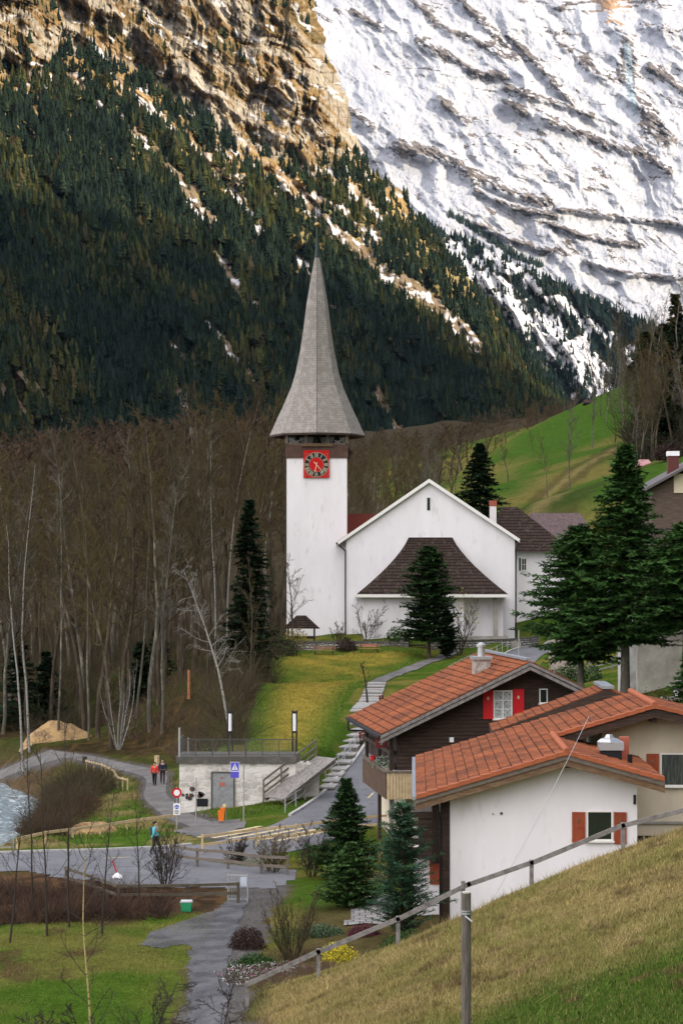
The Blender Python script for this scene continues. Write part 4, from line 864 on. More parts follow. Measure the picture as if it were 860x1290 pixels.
# ================================================================ white house, cream house and link roof
def white_house():
    Yf = 80.0; fr = Fr(((524-430)/F*Yf, Yf, 0), 2.0); we = (HZ-1003)/F*Yf
    sl = .2986; ua = 5.80; wa = we+sl*ua; ub = 10.1; wb = we+sl*ub; DV = 17.6; VR = 8.0
    t = thing('house', 'white rendered house with orange tiled roof and rust-brown shutters', 'house', (7, 84, -14))
    rf = MB(fr)
    def v0(u): return 0 if u < ua+.05 else VR
    course_roof(rf, 0, we, ua, wa, lambda u: 0, lambda u: DV, 14, tw=.36)
    course_roof(rf, ua, wa, ub, wb, lambda u: VR, lambda u: DV, 10, tw=.36, rs=random.Random(3))
    eu = ua+3.75; ew = wa-3.75*.27
    course_roof(rf, eu, ew, ua, wa, lambda u: 0, lambda u: VR+1.6, 8, tw=.36, rs=random.Random(2))
    roof = rf.build('roof', tile, t)
    x = MB(fr)
    for a, b, v0_, v1_ in (((0, we), (ua, wa), .05, DV), ((ua, wa), (ub, wb), VR+.05, DV), ((eu, ew), (ua, wa), .05, VR+1.0)):
        x.hexa([(a[0], v0_, a[1]-.2), (a[0], v0_, a[1]-.03), (b[0], v0_, b[1]-.03), (b[0], v0_, b[1]-.2)], [(a[0], v1_, a[1]-.2), (a[0], v1_, a[1]-.03), (b[0], v1_, b[1]-.03), (b[0], v1_, b[1]-.2)])
    x.build('roof_boarding', darkwood, roof)
    def verge(name, a, b, v, rows, m):
        x = MB(fr)
        for dz, y, h in rows:
            x.hexa([(a[0], v+y-.06, a[1]+dz-h), (a[0], v+y-.06, a[1]+dz), (b[0], v+y-.06, b[1]+dz), (b[0], v+y-.06, b[1]+dz-h)], [(a[0], v+y, a[1]+dz-h), (a[0], v+y, a[1]+dz), (b[0], v+y, b[1]+dz), (b[0], v+y, b[1]+dz-h)])
        return x.build(name, m, roof)
    rows = [(-.05, -.05, .24), (-.29, .0, .26)]
    verge('verge_board', (-.02, we), (ua, wa), 0, rows[:1], greywood); verge('verge_beam', (-.02, we), (ua, wa), 0, rows[1:], beamwood)
    verge('verge_board', (eu+.02, ew), (ua, wa), 0, rows[:1], greywood); verge('verge_beam', (eu+.02, ew), (ua, wa), 0, rows[1:], beamwood)
    # verge tiles hang over the edge
    x = MB(fr)
    for a, b, n in (((0, we), (ua, wa), 14), ((eu, ew), (ua, wa), 8)):
        for i in range(n):
            p = (a[0]+(b[0]-a[0])*i/n, a[1]+(b[1]-a[1])*i/n); q = (a[0]+(b[0]-a[0])*(i+1)/n, a[1]+(b[1]-a[1])*(i+1)/n)
            x.hexa([(p[0], -.17, p[1]-.09), (p[0], -.17, p[1]+.085), (q[0], -.17, q[1]+.05), (q[0], -.17, q[1]-.11)], [(p[0], .10, p[1]+.02), (p[0], .10, p[1]+.10), (q[0], .10, q[1]+.06), (q[0], .10, q[1]-.0)])
    x.build('verge_tiles', tileedge, roof)
    x = MB(fr); n = 22
    for i in range(n):
        v = -.18+(VR+.2)*i/n; x.tube((ua, v, wa+.05), (ua, v+(VR+.2)/n+.05, wa+.075), .115, .13, 10)
    x.build('ridge_tiles', tileedge, roof)
    x = MB(fr); x.box(-.17, -.02, -.1, DV-.6, we-.14, we+.0); x.build('gutter', metal, roof)
    # walls
    v = 1.0; u0, u1 = 1.34, 8.62; wz = lambda u: (we+sl*u if u < ua else wa-.27*(u-ua))-.2
    b = MB(fr); b.prism([(u0, -15), (u1, -15), (u1, wz(u1)), (ua, wz(ua)), (u0, wz(u0))], v, VR+1.2); b.build('wall', white, t)
    X = lambda px: ((px-430)/F*(Yf+v)-fr.o.x)/math.cos(R(2))-.03; Wz = lambda py: (HZ-py)/F*(Yf+v)
    window(t, fr, X(739), X(768), Wz(1056), Wz(1022), v-.02, mat('dark_green_glass', (.012, .022, .018), .15, spec=.6), frame, 0, 0)
    shutter(t, fr, X(719), X(735.5), Wz(1060), Wz(1022), v-.003, rustp); shutter(t, fr, X(771.5), X(787), Wz(1062), Wz(1022), v-.003, rustp)
    for px in (712, ):
        x = MB(fr); x.box(X(px)-.12, X(px)+.12, .1, 1.0, wa-.62, wa-.3); x.build('purlin_end', darkwood, t)
    for px, py in ((620, 1025), (630.5, 1024)):
        x = MB(fr); x.tube((X(px), v-.06, Wz(py)), (X(px), v, Wz(py)), .05 if px > 625 else .03); x.build('vent_hole', dark if px > 625 else beamwood, t)
    x = MB(fr); x.tube((X(797), v-.06, Wz(1000)), (X(797), v-.06, Wz(1012)), .05); x.build('bracket', dark, t)
    # recessed left side with dark posts, slatted balcony and white lower wall
    x = MB(fr); x.box(.95, 1.32, 1.1, 1.5, -15, wz(1.2)); x.box(.62, .9, 1.3, 1.5, -11.5, wz(.7)); x.build('corner_post', darkwood, t)
    x = MB(fr); x.box(-.1, 1.3, 5.2, 14, -15, -11.6); x.build('side_wall', white, t)
    x = MB(fr); x.box(.1, 1.3, 5.6, 15, -11.58, we-.0); x.build('timber_side', darkwood, t)
    x = MB(fr)
    for k in range(5): x.box(-.35, 1.3, 4.3, 4.36, -11.5+k*.36, -11.5+k*.36+.24)
    x.box(-.35, 1.3, 4.2, 5.2, -11.7, -11.55); x.build('slatted_balcony', darkwood, t)
    x = MB(fr); x.box(-.1, 1.3, 4.9, 5.0, -10.0, -9.3); x.build('pale_board', oldgrey, t)
    sx = lambda px: ((px-430)/F*(Yf+5.2)-fr.o.x)-.15; sz = lambda py: (HZ-py)/F*(Yf+5.2)
    shutter(t, fr, sx(540), sx(555.5), sz(1114), sz(1073), 5.19, rustp)
    x = MB(fr); x.tube((.75, 1.0, we-.1), (.95, 1.0, -9.9), .05); x.tube((.95, 1.0, -9.9), (.95, 1.0, -14.6), .05); x.build('downpipe', dark, t)
    # chimney hood and flue on the right slope
    cu = ((762-430)/F*84.5-fr.o.x); cz = wa-.27*(cu-ua)
    x = MB(fr); x.box(cu-.42, cu+.42, 3.9, 4.6, cz-.3, cz+.28); ch = x.build('chimney', dark, roof)
    x = MB(fr); x.box(cu-.5, cu+.5, 3.82, 4.68, cz+.3, cz+.62); x.lathe((cu-.05, 4.25, cz+.62), [(.5, 0), (.36, .12), (.2, .16), (.12, .3)], 4); x.build('chimney_hood', galv, roof)
    cu += .62; x = MB(fr); x.box(cu-.16, cu+.2, 4.9, 5.3, cz-.5, cz+.75); x.build('brick_flue', mat('brick_red', (.22, .06, .045)), roof)
    x = MB(fr); x.tube((cu+.05, 3.2, cz-.5), (cu+.05, 3.2, cz+.2), .1); x.build('flue_pipe', blkm, roof)
    # ---------------- cream house behind on the right: same roof plane, own ridge
    h = thing('house', 'cream rendered house with wide orange roof behind the white house at the right edge', 'house', (16, 90, -12))
    rf = MB(fr); er = ub+8.5; ez = wb-8.5*.23
    course_roof(rf, er, ez, ub, wb, lambda u: VR, lambda u: DV, 17, tw=.36, rs=random.Random(12)); r2 = rf.build('roof', tile, h)
    x = MB(fr); x.hexa([(er, VR+.05, ez-.2), (er, VR+.05, ez-.03), (ub, VR+.05, wb-.03), (ub, VR+.05, wb-.2)], [(er, DV, ez-.2), (er, DV, ez-.03), (ub, DV, wb-.03), (ub, DV, wb-.2)]); x.build('roof_boarding', darkwood, r2)
    x = MB(fr)
    for a, b in (((ua-.2, wa-.05), (ub, wb)), ((er, ez), (ub, wb))):
        x.hexa([(a[0], VR-.1, a[1]-.5), (a[0], VR-.1, a[1]-.06), (b[0], VR-.1, b[1]-.06), (b[0], VR-.1, b[1]-.5)], [(a[0], VR-.02, a[1]-.5), (a[0], VR-.02, a[1]-.06), (b[0], VR-.02, b[1]-.06), (b[0], VR-.02, b[1]-.5)])
    x.build('verge_beam', darkwood, r2)
    x = MB(fr)
    for a, b, n in (((ua+.1, wa+.03), (ub, wb), 10), ((er, ez), (ub, wb), 17)):
        for i in range(n):
            p = (a[0]+(b[0]-a[0])*i/n, a[1]+(b[1]-a[1])*i/n); q = (a[0]+(b[0]-a[0])*(i+1)/n, a[1]+(b[1]-a[1])*(i+1)/n)
            x.hexa([(p[0], VR-.2, p[1]-.09), (p[0], VR-.2, p[1]+.085), (q[0], VR-.2, q[1]+.05), (q[0], VR-.2, q[1]-.11)], [(p[0], VR+.08, p[1]+.02), (p[0], VR+.08, p[1]+.10), (q[0], VR+.08, q[1]+.06), (q[0], VR+.08, q[1])])
    x.build('verge_tiles', tileedge, r2)
    x = MB(fr); n = 24
    for i in range(n):
        a = VR-.2+(DV-VR+.2)*i/n; x.tube((ub, a, wb+.05), (ub, a+(DV-VR+.2)/n+.05, wb+.075), .12, .135, 10)
    x.build('ridge_tiles', tileedge, r2)
    V2 = VR+1.3; b = MB(fr); b.prism([(8.0, -15), (er-1, -15), (er-1, wb-(er-1-ub)*.23-.2), (ub, wb-.2), (8.0, wb-.2-(ub-8)*sl)], V2, DV-.5); b.build('wall', cream, h)
    X = lambda px: ((px-430)/F*(Yf+V2)-fr.o.x)-.25; Wz = lambda py: (HZ-py)/F*(Yf+V2-.2)
    window(h, fr, X(829), X(857), Wz(988), Wz(950), V2-.02, mat('curtained_glass', (.04, .05, .045), .3, var=[(4, (.12, .13, .11), .48, .6)], stretch=(5, 1, .3)), frame, 0, 0)
    shutter(h, fr, X(810), X(825.5), Wz(986), Wz(949), V2-.003, rustp)
    b = MB(fr); b.box(7.9, er-1, V2-.1, V2-.004, Wz(1037), Wz(1034)); b.build('plinth_line', concrete, h)
    b = MB(fr); b.box(9.0, 13, V2-.06, V2-.003, Wz(1065), Wz(1052)); b.build('dark_wall_strip', dark, h)  # plain dark strip low on the cream wall
    x = MB(fr); x.box(ub-.12, ub+.12, VR+.1, V2, wb-.72, wb-.35); x.build('purlin_end', darkwood, h)
    # ---------------- link roof between chalet and cream house
    k = thing('outbuilding', 'low orange tiled link roof between the chalet and the cream house', 'outbuilding', (11, 101, -13))
    f2 = Fr(((620-430)/F*99, 99.0, 0), 2); l0 = (HZ-921)/F*99; lu = (763-620)/F*99; lw = (HZ-868)/F*99; d2 = 4.5
    rf = MB(f2); course_roof(rf, 0, l0, lu, lw, lambda u: 0, lambda u: d2, 13, tw=.36, rs=random.Random(31)); course_roof(rf, lu+2.6, lw-.95, lu, lw, lambda u: 0, lambda u: d2, 6, tw=.36, rs=random.Random(32)); r3 = rf.build('roof', tile, k)
    x = MB(f2); x.hexa([(0, -.08, l0-.4), (0, -.08, l0-.03), (lu, -.08, lw-.03), (lu, -.08, lw-.4)], [(0, d2, l0-.3), (0, d2, l0-.03), (lu, d2, lw-.03), (lu, d2, lw-.3)])
    x.hexa([(lu+2.6, -.08, lw-1.3), (lu+2.6, -.08, lw-.98), (lu, -.08, lw-.03), (lu, -.08, lw-.4)], [(lu+2.6, d2, lw-1.3), (lu+2.6, d2, lw-.98), (lu, d2, lw-.03), (lu, d2, lw-.3)]); x.build('roof_boarding', darkwood, r3)
    x = MB(f2); x.box(lu-.25, lu+.35, -.1, d2, lw+.02, lw+.16); x.build('ridge_cap', metal, r3)
    x = MB(f2); x.prism([(.6, -15), (lu+2, -15), (lu+2, lw-1.2), (lu, lw-.4), (.6, l0-.1)], .6, d2-.3); x.build('wall', darkwood, k)
white_house()
# cable across the white house front
cb = MB(); A = P(741, 903, 78.5); B = P(586, 1192, 66.0)
for i in range(14):
    p = A.lerp(B, i/14); q = A.lerp(B, (i+1)/14); s = lambda a: Vector((0, 0, -.9*a*(1-a))); cb.tube(p+s(i/14), q+s((i+1)/14), .011, n=4)
o = cb.build('cable', galv); tag(o, 'thin overhead cable crossing in front of the white house wall', 'cable')
# ================================================================ stone lookout with railing, door, ramp
def lookout():
    t = thing('retaining_wall', 'whitewashed rubble stone vault with grey door and railed terrace on top', 'wall', (-7, 127, -14.6))
    Y = 127.0; q = lambda px, py: ((px-430)/F*Y, (HZ-py)/F*Y); zt = q(0, 953)[1]; x0 = q(226, 0)[0]; x1 = q(372, 0)[0]
    b = MB(); b.box(x0, x1, Y, Y+3.4, -16, zt-.42); b.build('stone_wall', stone, t)
    c = MB(); c.box(x0-.18, x1+.1, Y-.14, Y+3.5, zt-.417, zt); c.build('coping', copingm, t)
    d0, d1 = q(268, 0)[0], q(294, 0)[0]; z0, z1 = q(0, 1019)[1], q(0, 974)[1]
    d = MB(); d.box(d0, d1, Y-.10, Y-.003, z0, z1); door = d.build('door', metal, t)
    d = MB(); d.box(d0-.1, d0-.003, Y-.14, Y-.003, z0, z1+.1); d.box(d1+.003, d1+.1, Y-.14, Y-.003, z0, z1+.1); d.box(d0, d1, Y-.14, Y-.003, z1+.003, z1+.1); d.build('door_frame', copingm, door)
    d = MB(); m_ = (d0+d1)/2-.05; d.box(m_-.16, m_+.16, Y-.125, Y-.102, z1-.8, z1-.55); d.box(m_-.14, m_+.02, Y-.127, Y-.104, z1-.31, z1-.22); d.build('red_notice', mat('notice_red', (.40, .12, .10), .6), door)
    d = MB(); g0, g1 = q(248, 0)[0], q(262, 0)[0]; d.box(g0, g1, Y-.03, Y-.003, q(0, 1016)[1], q(0, 1006)[1])
    for k in range(4): d.box(g0, g1, Y-.07, Y-.031, q(0, 1016)[1]+.06+k*.11, q(0, 1016)[1]+.11+k*.11)
    d.build('vent_grille', dark, t)
    # painted black hearts of stone, darker stones bedded low in the wall
    rr = random.Random(4); s = MB()
    for i in range(9):
        px = 229+rr.random()*28; py = 1006-abs(rr.gauss(0, 6)); a, b_ = q(px, py); r = rr.uniform(.10, .2)
        s.prism([(a+r*math.cos(k*1.047)*rr.uniform(.7, 1.2), b_+r*math.sin(k*1.047)*rr.uniform(.6, 1.1)) for k in range(6)], Y-.045, Y-.003)
    s.build('dark_stones', mat('dark_stone', (.05, .045, .045), .8, var=[(3, (.20, .07, .05), .5, .62)]), t)
    # railing
    r = MB(); ry = Y+.1; zr = zt+1.02; n = 62
    for i in range(n+1): 
        u = x0+(x1-x0)*i/n; r.box(u-.014, u+.014, ry-.014, ry+.014, zt+.1, zr)
    r.box(x0, x1, ry-.035, ry+.035, zr, zr+.05); r.box(x0, x1, ry-.03, ry+.03, zt+.08, zt+.12)
    for i in range(8): 
        u = x0+(x1-x0)*i/7; r.box(u-.035, u+.035, ry-.05, ry-.037, zt, zr)
    for i in range(16):
        v = ry+3.2*i/15; r.box(x0-.014, x0+.014, v-.014, v+.014, zt+.1, zr)
    r.box(x0-.035, x0+.035, ry, ry+3.2, zr+.0, zr+.05); r.build('railing', mat('dark_railing', (.07, .07, .065), .6), t)
    g = MB(); g.box(x0-.06, x0+.05, ry-.06, ry+.05, zt, zr+.75); g.box(x0+.5, x0+.58, ry+.1, ry+.18, zt, zr+.1); g.build('corner_post', galv, t)
    # second stretch of wall running back along the ramp
    w2 = thing('retaining_wall', 'rough rubble wall with creepers between the vault and the timber ramp', 'wall', (-2.5, 127.5, -13.5))
    b = MB(); pts = [(x1+.0, Y+.0, -15.6, zt-.4), (-1.4, 127.9, -15, zt-.5)]
    a, c = pts; b.hexa([(a[0], a[1], a[2]), (a[0], a[1]+1.5, a[2]), (a[0], a[1]+1.5, a[3]), (a[0], a[1], a[3])], [(c[0], c[1], c[2]), (c[0], c[1]+1.5, c[2]), (c[0], c[1]+1.5, c[3]), (c[0], c[1], c[3])]); b.build('stone_wall', stone, w2)
    # ramp of planks with timber handrails
    rp = thing('footbridge', 'sloping grey plank ramp with timber handrails beside the stone vault', 'ramp', (-2.5, 126, -13))
    A = Vector((-4.1, 125.0, -13.75)); B = Vector((-.95, 127.7, -11.55)); d = (B-A); L = d.length; dn = d.normalized(); sd = Vector((dn.y, -dn.x, 0)).normalized()
    m = MB(); n = 24
    for i in range(n):
        p = A+d*(i/n); q_ = A+d*((i+.92)/n); w_ = sd*.95
        m.hexa([p-w_, p+w_, p+w_+Vector((0, 0, .07)), p-w_+Vector((0, 0, .07))], [q_-w_, q_+w_, q_+w_+Vector((0, 0, .07)), q_-w_+Vector((0, 0, .07))])
    m.build('deck', oldgrey, rp)
    m = MB()
    for s in (-1, 1): m.beam(A+sd*s*.8-Vector((0, 0, .12)), B+sd*s*.8-Vector((0, 0, .12)), .14, .2)
    m.build('bearer', greywood, rp)
    for s in (-1, ):
        m = MB(); n = 3
        for i in range(n+1):
            p = A+d*(i/n)+sd*s*.98; m.beam(p-Vector((0, 0, .3)), p+Vector((0, 0, 1.08)), .11, .11)
        m.build('post', greywood, rp); m = MB()
        for h in (1.05, .62, .25): m.beam(A+sd*s*.98+Vector((0, 0, h)), B+sd*s*.98+Vector((0, 0, h)), .06, .11)
        m.build('handrail', greywood, rp)
lookout()
# ================================================================ steps up to the church
STEPS = [(-1.3, 129.6), (-.6, 136), (.2, 143), (.9, 150), (1.5, 158), (2.1, 167), (2.7, 177), (3.2, 186)]
def steps():
    t = thing('staircase', 'long stepped slab path climbing the lawn to the church', 'steps', (0, 140, -12))
    n = 24; L = [Vector(p) for p in STEPS]; tot = [0]
    for a, b in zip(L[:-1], L[1:]): tot.append(tot[-1]+(b-a).length)
    def at(s):
        s *= tot[-1]
        for i in range(len(L)-1):
            if s <= tot[i+1]+1e-6: return L[i].lerp(L[i+1], (s-tot[i])/(tot[i+1]-tot[i]))
        return L[-1]
    m1 = MB(); m2 = MB()
    for i in range(n):
        a, b = at(i/n), at((i+1)/n); c = (a+b)/2; z = max(tz(a.x, a.y), tz(b.x, b.y), tz(c.x, c.y))+.06; d = (b-a).normalized(); s = Vector((d.y, -d.x))*.85
        A = [(a-s).to_3d(), (a+s).to_3d(), (b+s).to_3d(), (b-s).to_3d()]
        m1.hexa([Vector((p.x, p.y, z-.10)) for p in A], [Vector((p.x, p.y, z)) for p in A]); e = d*.06
        m2.hexa([Vector((p.x, p.y, z-.8)) for p in [A[0].xy+e, A[1].xy+e, A[2].xy-e, A[3].xy-e]], [Vector((p.x, p.y, z-.103)) for p in [A[0].xy+e, A[1].xy+e, A[2].xy-e, A[3].xy-e]])
    m1.build('tread', mat('stone_slab', (.30, .29, .27), .9, var=[(2, (.19, .185, .175), .45, .65)]), t); m2.build('riser', mat('riser_stone', (.17, .16, .145), .9, var=[(3, (.10, .10, .07), .45, .65)]), t)
steps()
drape('footpath', [(3.2, 186), (4.2, 193), (6.0, 200), (8.5, 207), (10.5, 213), (12, 218)], .8, gravel, .06)
# dry stone wall in front of the church
def church_wall():
    pts = [(-6.5, 217.2), (4.5, 217.0), (9.2, 217.2)]; t = thing('stone_wall', 'low grey stone wall with coping below the church, left of its gateway', 'wall', (1, 217, -8.5))
    def seg(t, x0, y0, x1, y1, zb0, zt0, zb1, zt1):
        m = MB(); m.hexa([(x0, y0, zb0), (x0, y0+.5, zb0), (x0, y0+.5, zt0), (x0, y0, zt0)], [(x1, y1, zb1), (x1, y1+.5, zb1), (x1, y1+.5, zt1), (x1, y1, zt1)]); m.build('stones', drystone, t)
        m = MB(); m.hexa([(x0-.02, y0-.07, zt0+.003), (x0-.02, y0+.57, zt0+.003), (x0-.02, y0+.57, zt0+.13), (x0-.02, y0-.07, zt0+.13)], [(x1+.02, y1-.07, zt1+.003), (x1+.02, y1+.57, zt1+.003), (x1+.02, y1+.57, zt1+.13), (x1+.02, y1-.07, zt1+.13)]); m.build('coping', copingm, t)
    seg(t, -6.5, 217, 6.2, 217, -10, -7.45, -10, -7.45)
    m = MB(); m.box(6.22, 7.0, 216.8, 217.6, -10, -7.1); m.build('gate_pier', drystone, t)
    g = thing('gate', 'dark low timber gate beside the stone pier below the church', 'gate', (7.9, 217.3, -8.6)); m = MB()
    for k in range(4): m.box(7.05, 8.9, 217.2, 217.28, -8.75+k*.3, -8.57+k*.3)
    m.box(7.05, 7.15, 217.1, 217.19, -8.9, -7.55); m.box(8.8, 8.9, 217.1, 217.19, -8.9, -7.55); m.build('slats', darkwood, g)
    t = thing('stone_wall', 'curved grey stone wall with coping between the road and the church porch', 'wall', (15, 217, -8.5))
    P_ = [(9.0, 217), (12, 216.9), (15, 217.2), (18, 218.6), (20.3, 221.5), (21.6, 226)]
    for (a, b), (c, d) in zip(P_[:-1], P_[1:]):
        seg(t, a, b, c, d, -10, -7.4+(a-9)*.02, -10, -7.4+(c-9)*.02)
church_wall()
# ================================================================ fences and guard rails
def zpt(p, h=0): return Vector((p[0], p[1], tz(p[0], p[1])+h))
def fence(name, label, pts, m, ph, rails, pw=.1, rw=(.05, .12), every=2.2, cat='fence', pm=None, side=0, tops=None, pz=0):
    t = thing(name, label, cat, zpt(pts[0])); L = [Vector(p) for p in pts]; posts = []
    for a, b in zip(L[:-1], L[1:]):
        k = max(1, round((b-a).length/every)); posts += [a.lerp(b, i/k) for i in range(k)]
    posts.append(L[-1]); G = [zpt(p) for p in posts]
    for g in G:
        x = MB(); x.beam(g-Vector((0, 0, .3)), g+Vector((0, 0, ph)), pw, pw); x.build('post', pm or m, t)
    for h in rails:
        x = MB()
        for a, b in zip(G[:-1], G[1:]):
            o = (b-a).cross(Vector((0, 0, 1))).normalized()*(pw/2+rw[0]/2+.002)*(1 if side == 0 else side); x.beam(a+Vector((0, 0, h))+o, b+Vector((0, 0, h))+o, rw[0], rw[1])
        x.build('rail', m, t)
    return t
pg = lambda px, py, Z: ((px-430)/F*(Z*F/(HZ-py)), Z*F/(HZ-py))
# foreground single-rail fence on the slope crest
nf = [(-3.1, 68), (-.76, 68), (1.86, 68), (4.0, 68), (6.25, 68), (9.26, 68), (12.3, 68)]
t = thing('slope_fence', 'old grey single-rail timber fence climbing the near grass slope', 'fence', zpt(nf[0]))
tops = [(311, 1236), (401, 1195), (501, 1154), (590, 1110), (669, 1083), (784, 1036), (880, 1012)]
TP = [P(a, b, 68) for a, b in tops]
for p, tp in zip(nf, TP):
    x = MB(); x.beam((p[0], p[1], tz(*p)-.3), (p[0], p[1], tp.z), .13, .13); x.build('post', oldgrey, t)
x = MB()
for a, b in zip(TP[:-1], TP[1:]):
    dd = (b-a).normalized()*.06; x.beam(a-dd+Vector((0, -.09, -.1)), b+dd+Vector((0, -.09, -.08)), .05, .155)
x.build('rail', oldgrey, t)
fence('timber_fence', 'pale new two-rail timber fence between the crossing and the garden', [pg(255, 1075, -14.75), pg(323, 1066, -14.65), pg(373, 1058, -14.4), pg(440, 1048, -14.2), pg(500, 1042, -13.95)], paleplank, 1.0, [.9, .45], .12, (.05, .13), 2.5, side=1)
fence('timber_fence', 'grey-brown two-rail timber fence beside the yard right of the bare shrub', [(-8.6, 104.6), (-7.2, 103.2), (-5.6, 102.0), (-3.9, 100.6), (-2.6, 99.6)], greywood, .95, [.85, .42], .12, (.05, .14), 1.7)
fence('timber_fence', 'dark brown two-rail timber fence along the near side of the yard', [pg(84, 1116, -14.9), pg(150, 1141, -14.85), pg(236, 1141, -14.8), pg(300, 1139, -14.75)], mat('dark_fence_timber', (.10, .085, .06), .85, var=[(3, (.06, .05, .035), .45, .65)]), .95, [.88, .48], .13, (.05, .13), 3.0, side=1)
fence('timber_fence', 'pale single-rail timber fence on the far verge of the road by the river', [pg(22, 1068, -15.0), pg(92, 1058, -15.1), pg(160, 1050, -15.1), pg(223, 1040, -14.95)], paleplank, .62, [.56], .11, (.06, .16), 2.6)
fence('timber_fence', 'short row of pale stakes and rails where the footpath bends', [(-19.5, 158), (-18.0, 155), (-16.6, 151), (-15.9, 147), (-14.9, 144)], paleplank, 1.0, [.9], .1, (.05, .12), 1.6)
fence('bridge_railing', 'grey steel bridge railing at the left edge by the river', [(-24, 107.8), (-20.5, 108.4), (-17.3, 109)], galv, 1.1, [1.08, .8, .55, .3], .06, (.03, .04), 1.2, 'railing')
gr = off_line(RA, RN, sgn*(ROADHW+.75)); gr = [p for p in gr if 121.5 < p[1] < 215][::6]
fence('guard_rail', 'thin galvanised railing along the grass verge of the climbing road', gr, galv, .92, [.88, .48], .07, (.03, .04), 2.6, 'railing')
fence('timber_fence', 'weathered timber fence under the big fir beside the upper road', [pg(692, 812, -8.0), pg(720, 818, -8.2), pg(760, 824, -8.3)] if False else [(17.0, 172), (20.5, 170.5), (24, 169)], oldgrey, 1.1, [1.0, .6, .25], .13, (.05, .13), 1.7)
fence('timber_fence', 'short dark fence by the trees on the meadow hill', [(51, 335), (56, 337), (60, 340)], darkwood, 1.1, [1.0, .5], .14, (.06, .14), 3)
gt = thing('gate', 'small grey metal gate at the end of the dark fence', 'gate', zpt(pg(306, 1134, -14.7)))
g0 = pg(303, 1137, -14.75); x = MB(Fr((g0[0], g0[1], tz(*g0)), 12)); x.box(-.6, -.54, -.03, .03, 0, 1.25); x.box(.3, .36, -.03, .03, 0, 1.25); x.box(-.54, .3, -.03, .03, 1.15, 1.21); x.box(-.54, .3, -.03, .03, .08, .14)
for i in range(8): x.box(-.5+i*.1, -.48+i*.1, -.012, .012, .14, 1.15)
x.build('frame', galv, gt); x = MB(Fr((g0[0], g0[1], tz(*g0)), 12)); x.box(.0, .3, -.06, -.035, .7, 1.12); x.build('notice_plate', mat('pale_plate', (.45, .50, .56), .5), gt)
# ================================================================ street furniture
def pole_sign(name, label, px, py, Yd, H, r=.04, cat='sign'):
    p = P(px, py, Yd); z = tz(p.x, p.y); t = thing(name, label, cat, (p.x, p.y, z)); x = MB(Fr((p.x, p.y, z))); x.tube((0, 0, -.2), (0, 0, H), r); x.build('pole', galv, t); return t, Fr((p.x, p.y, z)), H
# round no-entry-for-vehicles sign + bicycle plate
t, f, _ = pole_sign('road_sign', 'round red and white sign above a small white plate by the footpath', 223, 1037, 119, 2.4)
def dsc(fr, u, w, r, v, m, name, par, n=28, v1=None):
    x = MB(fr); x.prism([(u+r*math.cos(2*math.pi*k/n), w+r*math.sin(2*math.pi*k/n)) for k in range(n)], v, v1 if v1 is not None else v+.02); return x.build(name, m, par)
a = dsc(f, 0, 2.08, .28, -.09, redm, 'sign_disc', t); dsc(f, 0, 2.08, .175, -.10, signw, 'white_centre', a, v1=-.092)
x = MB(f); x.box(-.2, .2, -.09, -.06, .80, 1.46); pl = x.build('plate', signw, t); dsc(f, 0, 1.26, .125, -.10, signb, 'blue_disc', pl, v1=-.092)
x = MB(f)   # small cyclist mark and two text lines
for c in (-.05, .05): x.tube((c, -.108, 1.24), (c, -.102, 1.24), .03, n=12)
x.box(-.045, .04, -.108, -.102, 1.275, 1.29); x.build('cyclist_mark', signw, pl)
x = MB(f)
for k, (a_, b_) in enumerate(((-.13, .12), (-.15, .15), (-.10, .09), (-.13, .13))): x.box(a_, b_, -.099, -.092, 1.05-k*.062, 1.08-k*.062)
x.build('text_line', mat('sign_ink', (.12, .10, .12), .6), pl)
# blue pedestrian crossing sign
t, f, _ = pole_sign('road_sign', 'blue pedestrian crossing sign on a thin pole before the stone vault', 307, 1035, 119.5, 3.35, .035)
x = MB(f); x.tube((0, 0, 3.3), (-.35, -.02, 3.3), .025); x.build('arm', galv, t)
x = MB(f); x.box(-.75, -.27, -.05, -.02, 2.58, 3.5); pl = x.build('plate', mat('crossing_blue', (.09, .08, .50), .5), t)
x = MB(f); x.box(-.77, -.25, -.062, -.052, 3.48, 3.5); x.box(-.77, -.25, -.062, -.052, 2.94, 2.975); x.box(-.77, -.75, -.062, -.052, 2.975, 3.48); x.box(-.27, -.25, -.062, -.052, 2.975, 3.48); x.build('border', signw, pl)
x = MB(f); x.prism([(-.69, 3.03), (-.33, 3.03), (-.51, 3.43)], -.06, -.053); tr = x.build('white_triangle', signw, pl)
x = MB(f); x.tube((-.505, -.068, 3.30), (-.505, -.062, 3.30), .03, n=10); x.prism([(-.53, 3.16), (-.48, 3.16), (-.485, 3.27), (-.525, 3.27)], -.068, -.062)
x.prism([(-.53, 3.16), (-.505, 3.16), (-.545, 3.05), (-.57, 3.05)], -.068, -.062); x.prism([(-.51, 3.16), (-.485, 3.16), (-.445, 3.05), (-.47, 3.05)], -.068, -.062)
for k in range(4): x.box(-.63+k*.07, -.595+k*.07, -.067, -.061, 3.035, 3.05)
x.build('walking_figure', blkm, tr)
t, f, _ = pole_sign('pole', 'thin grey pole standing in front of the vent grille', 247, 1030, 121, 2.7, .035, 'pole')
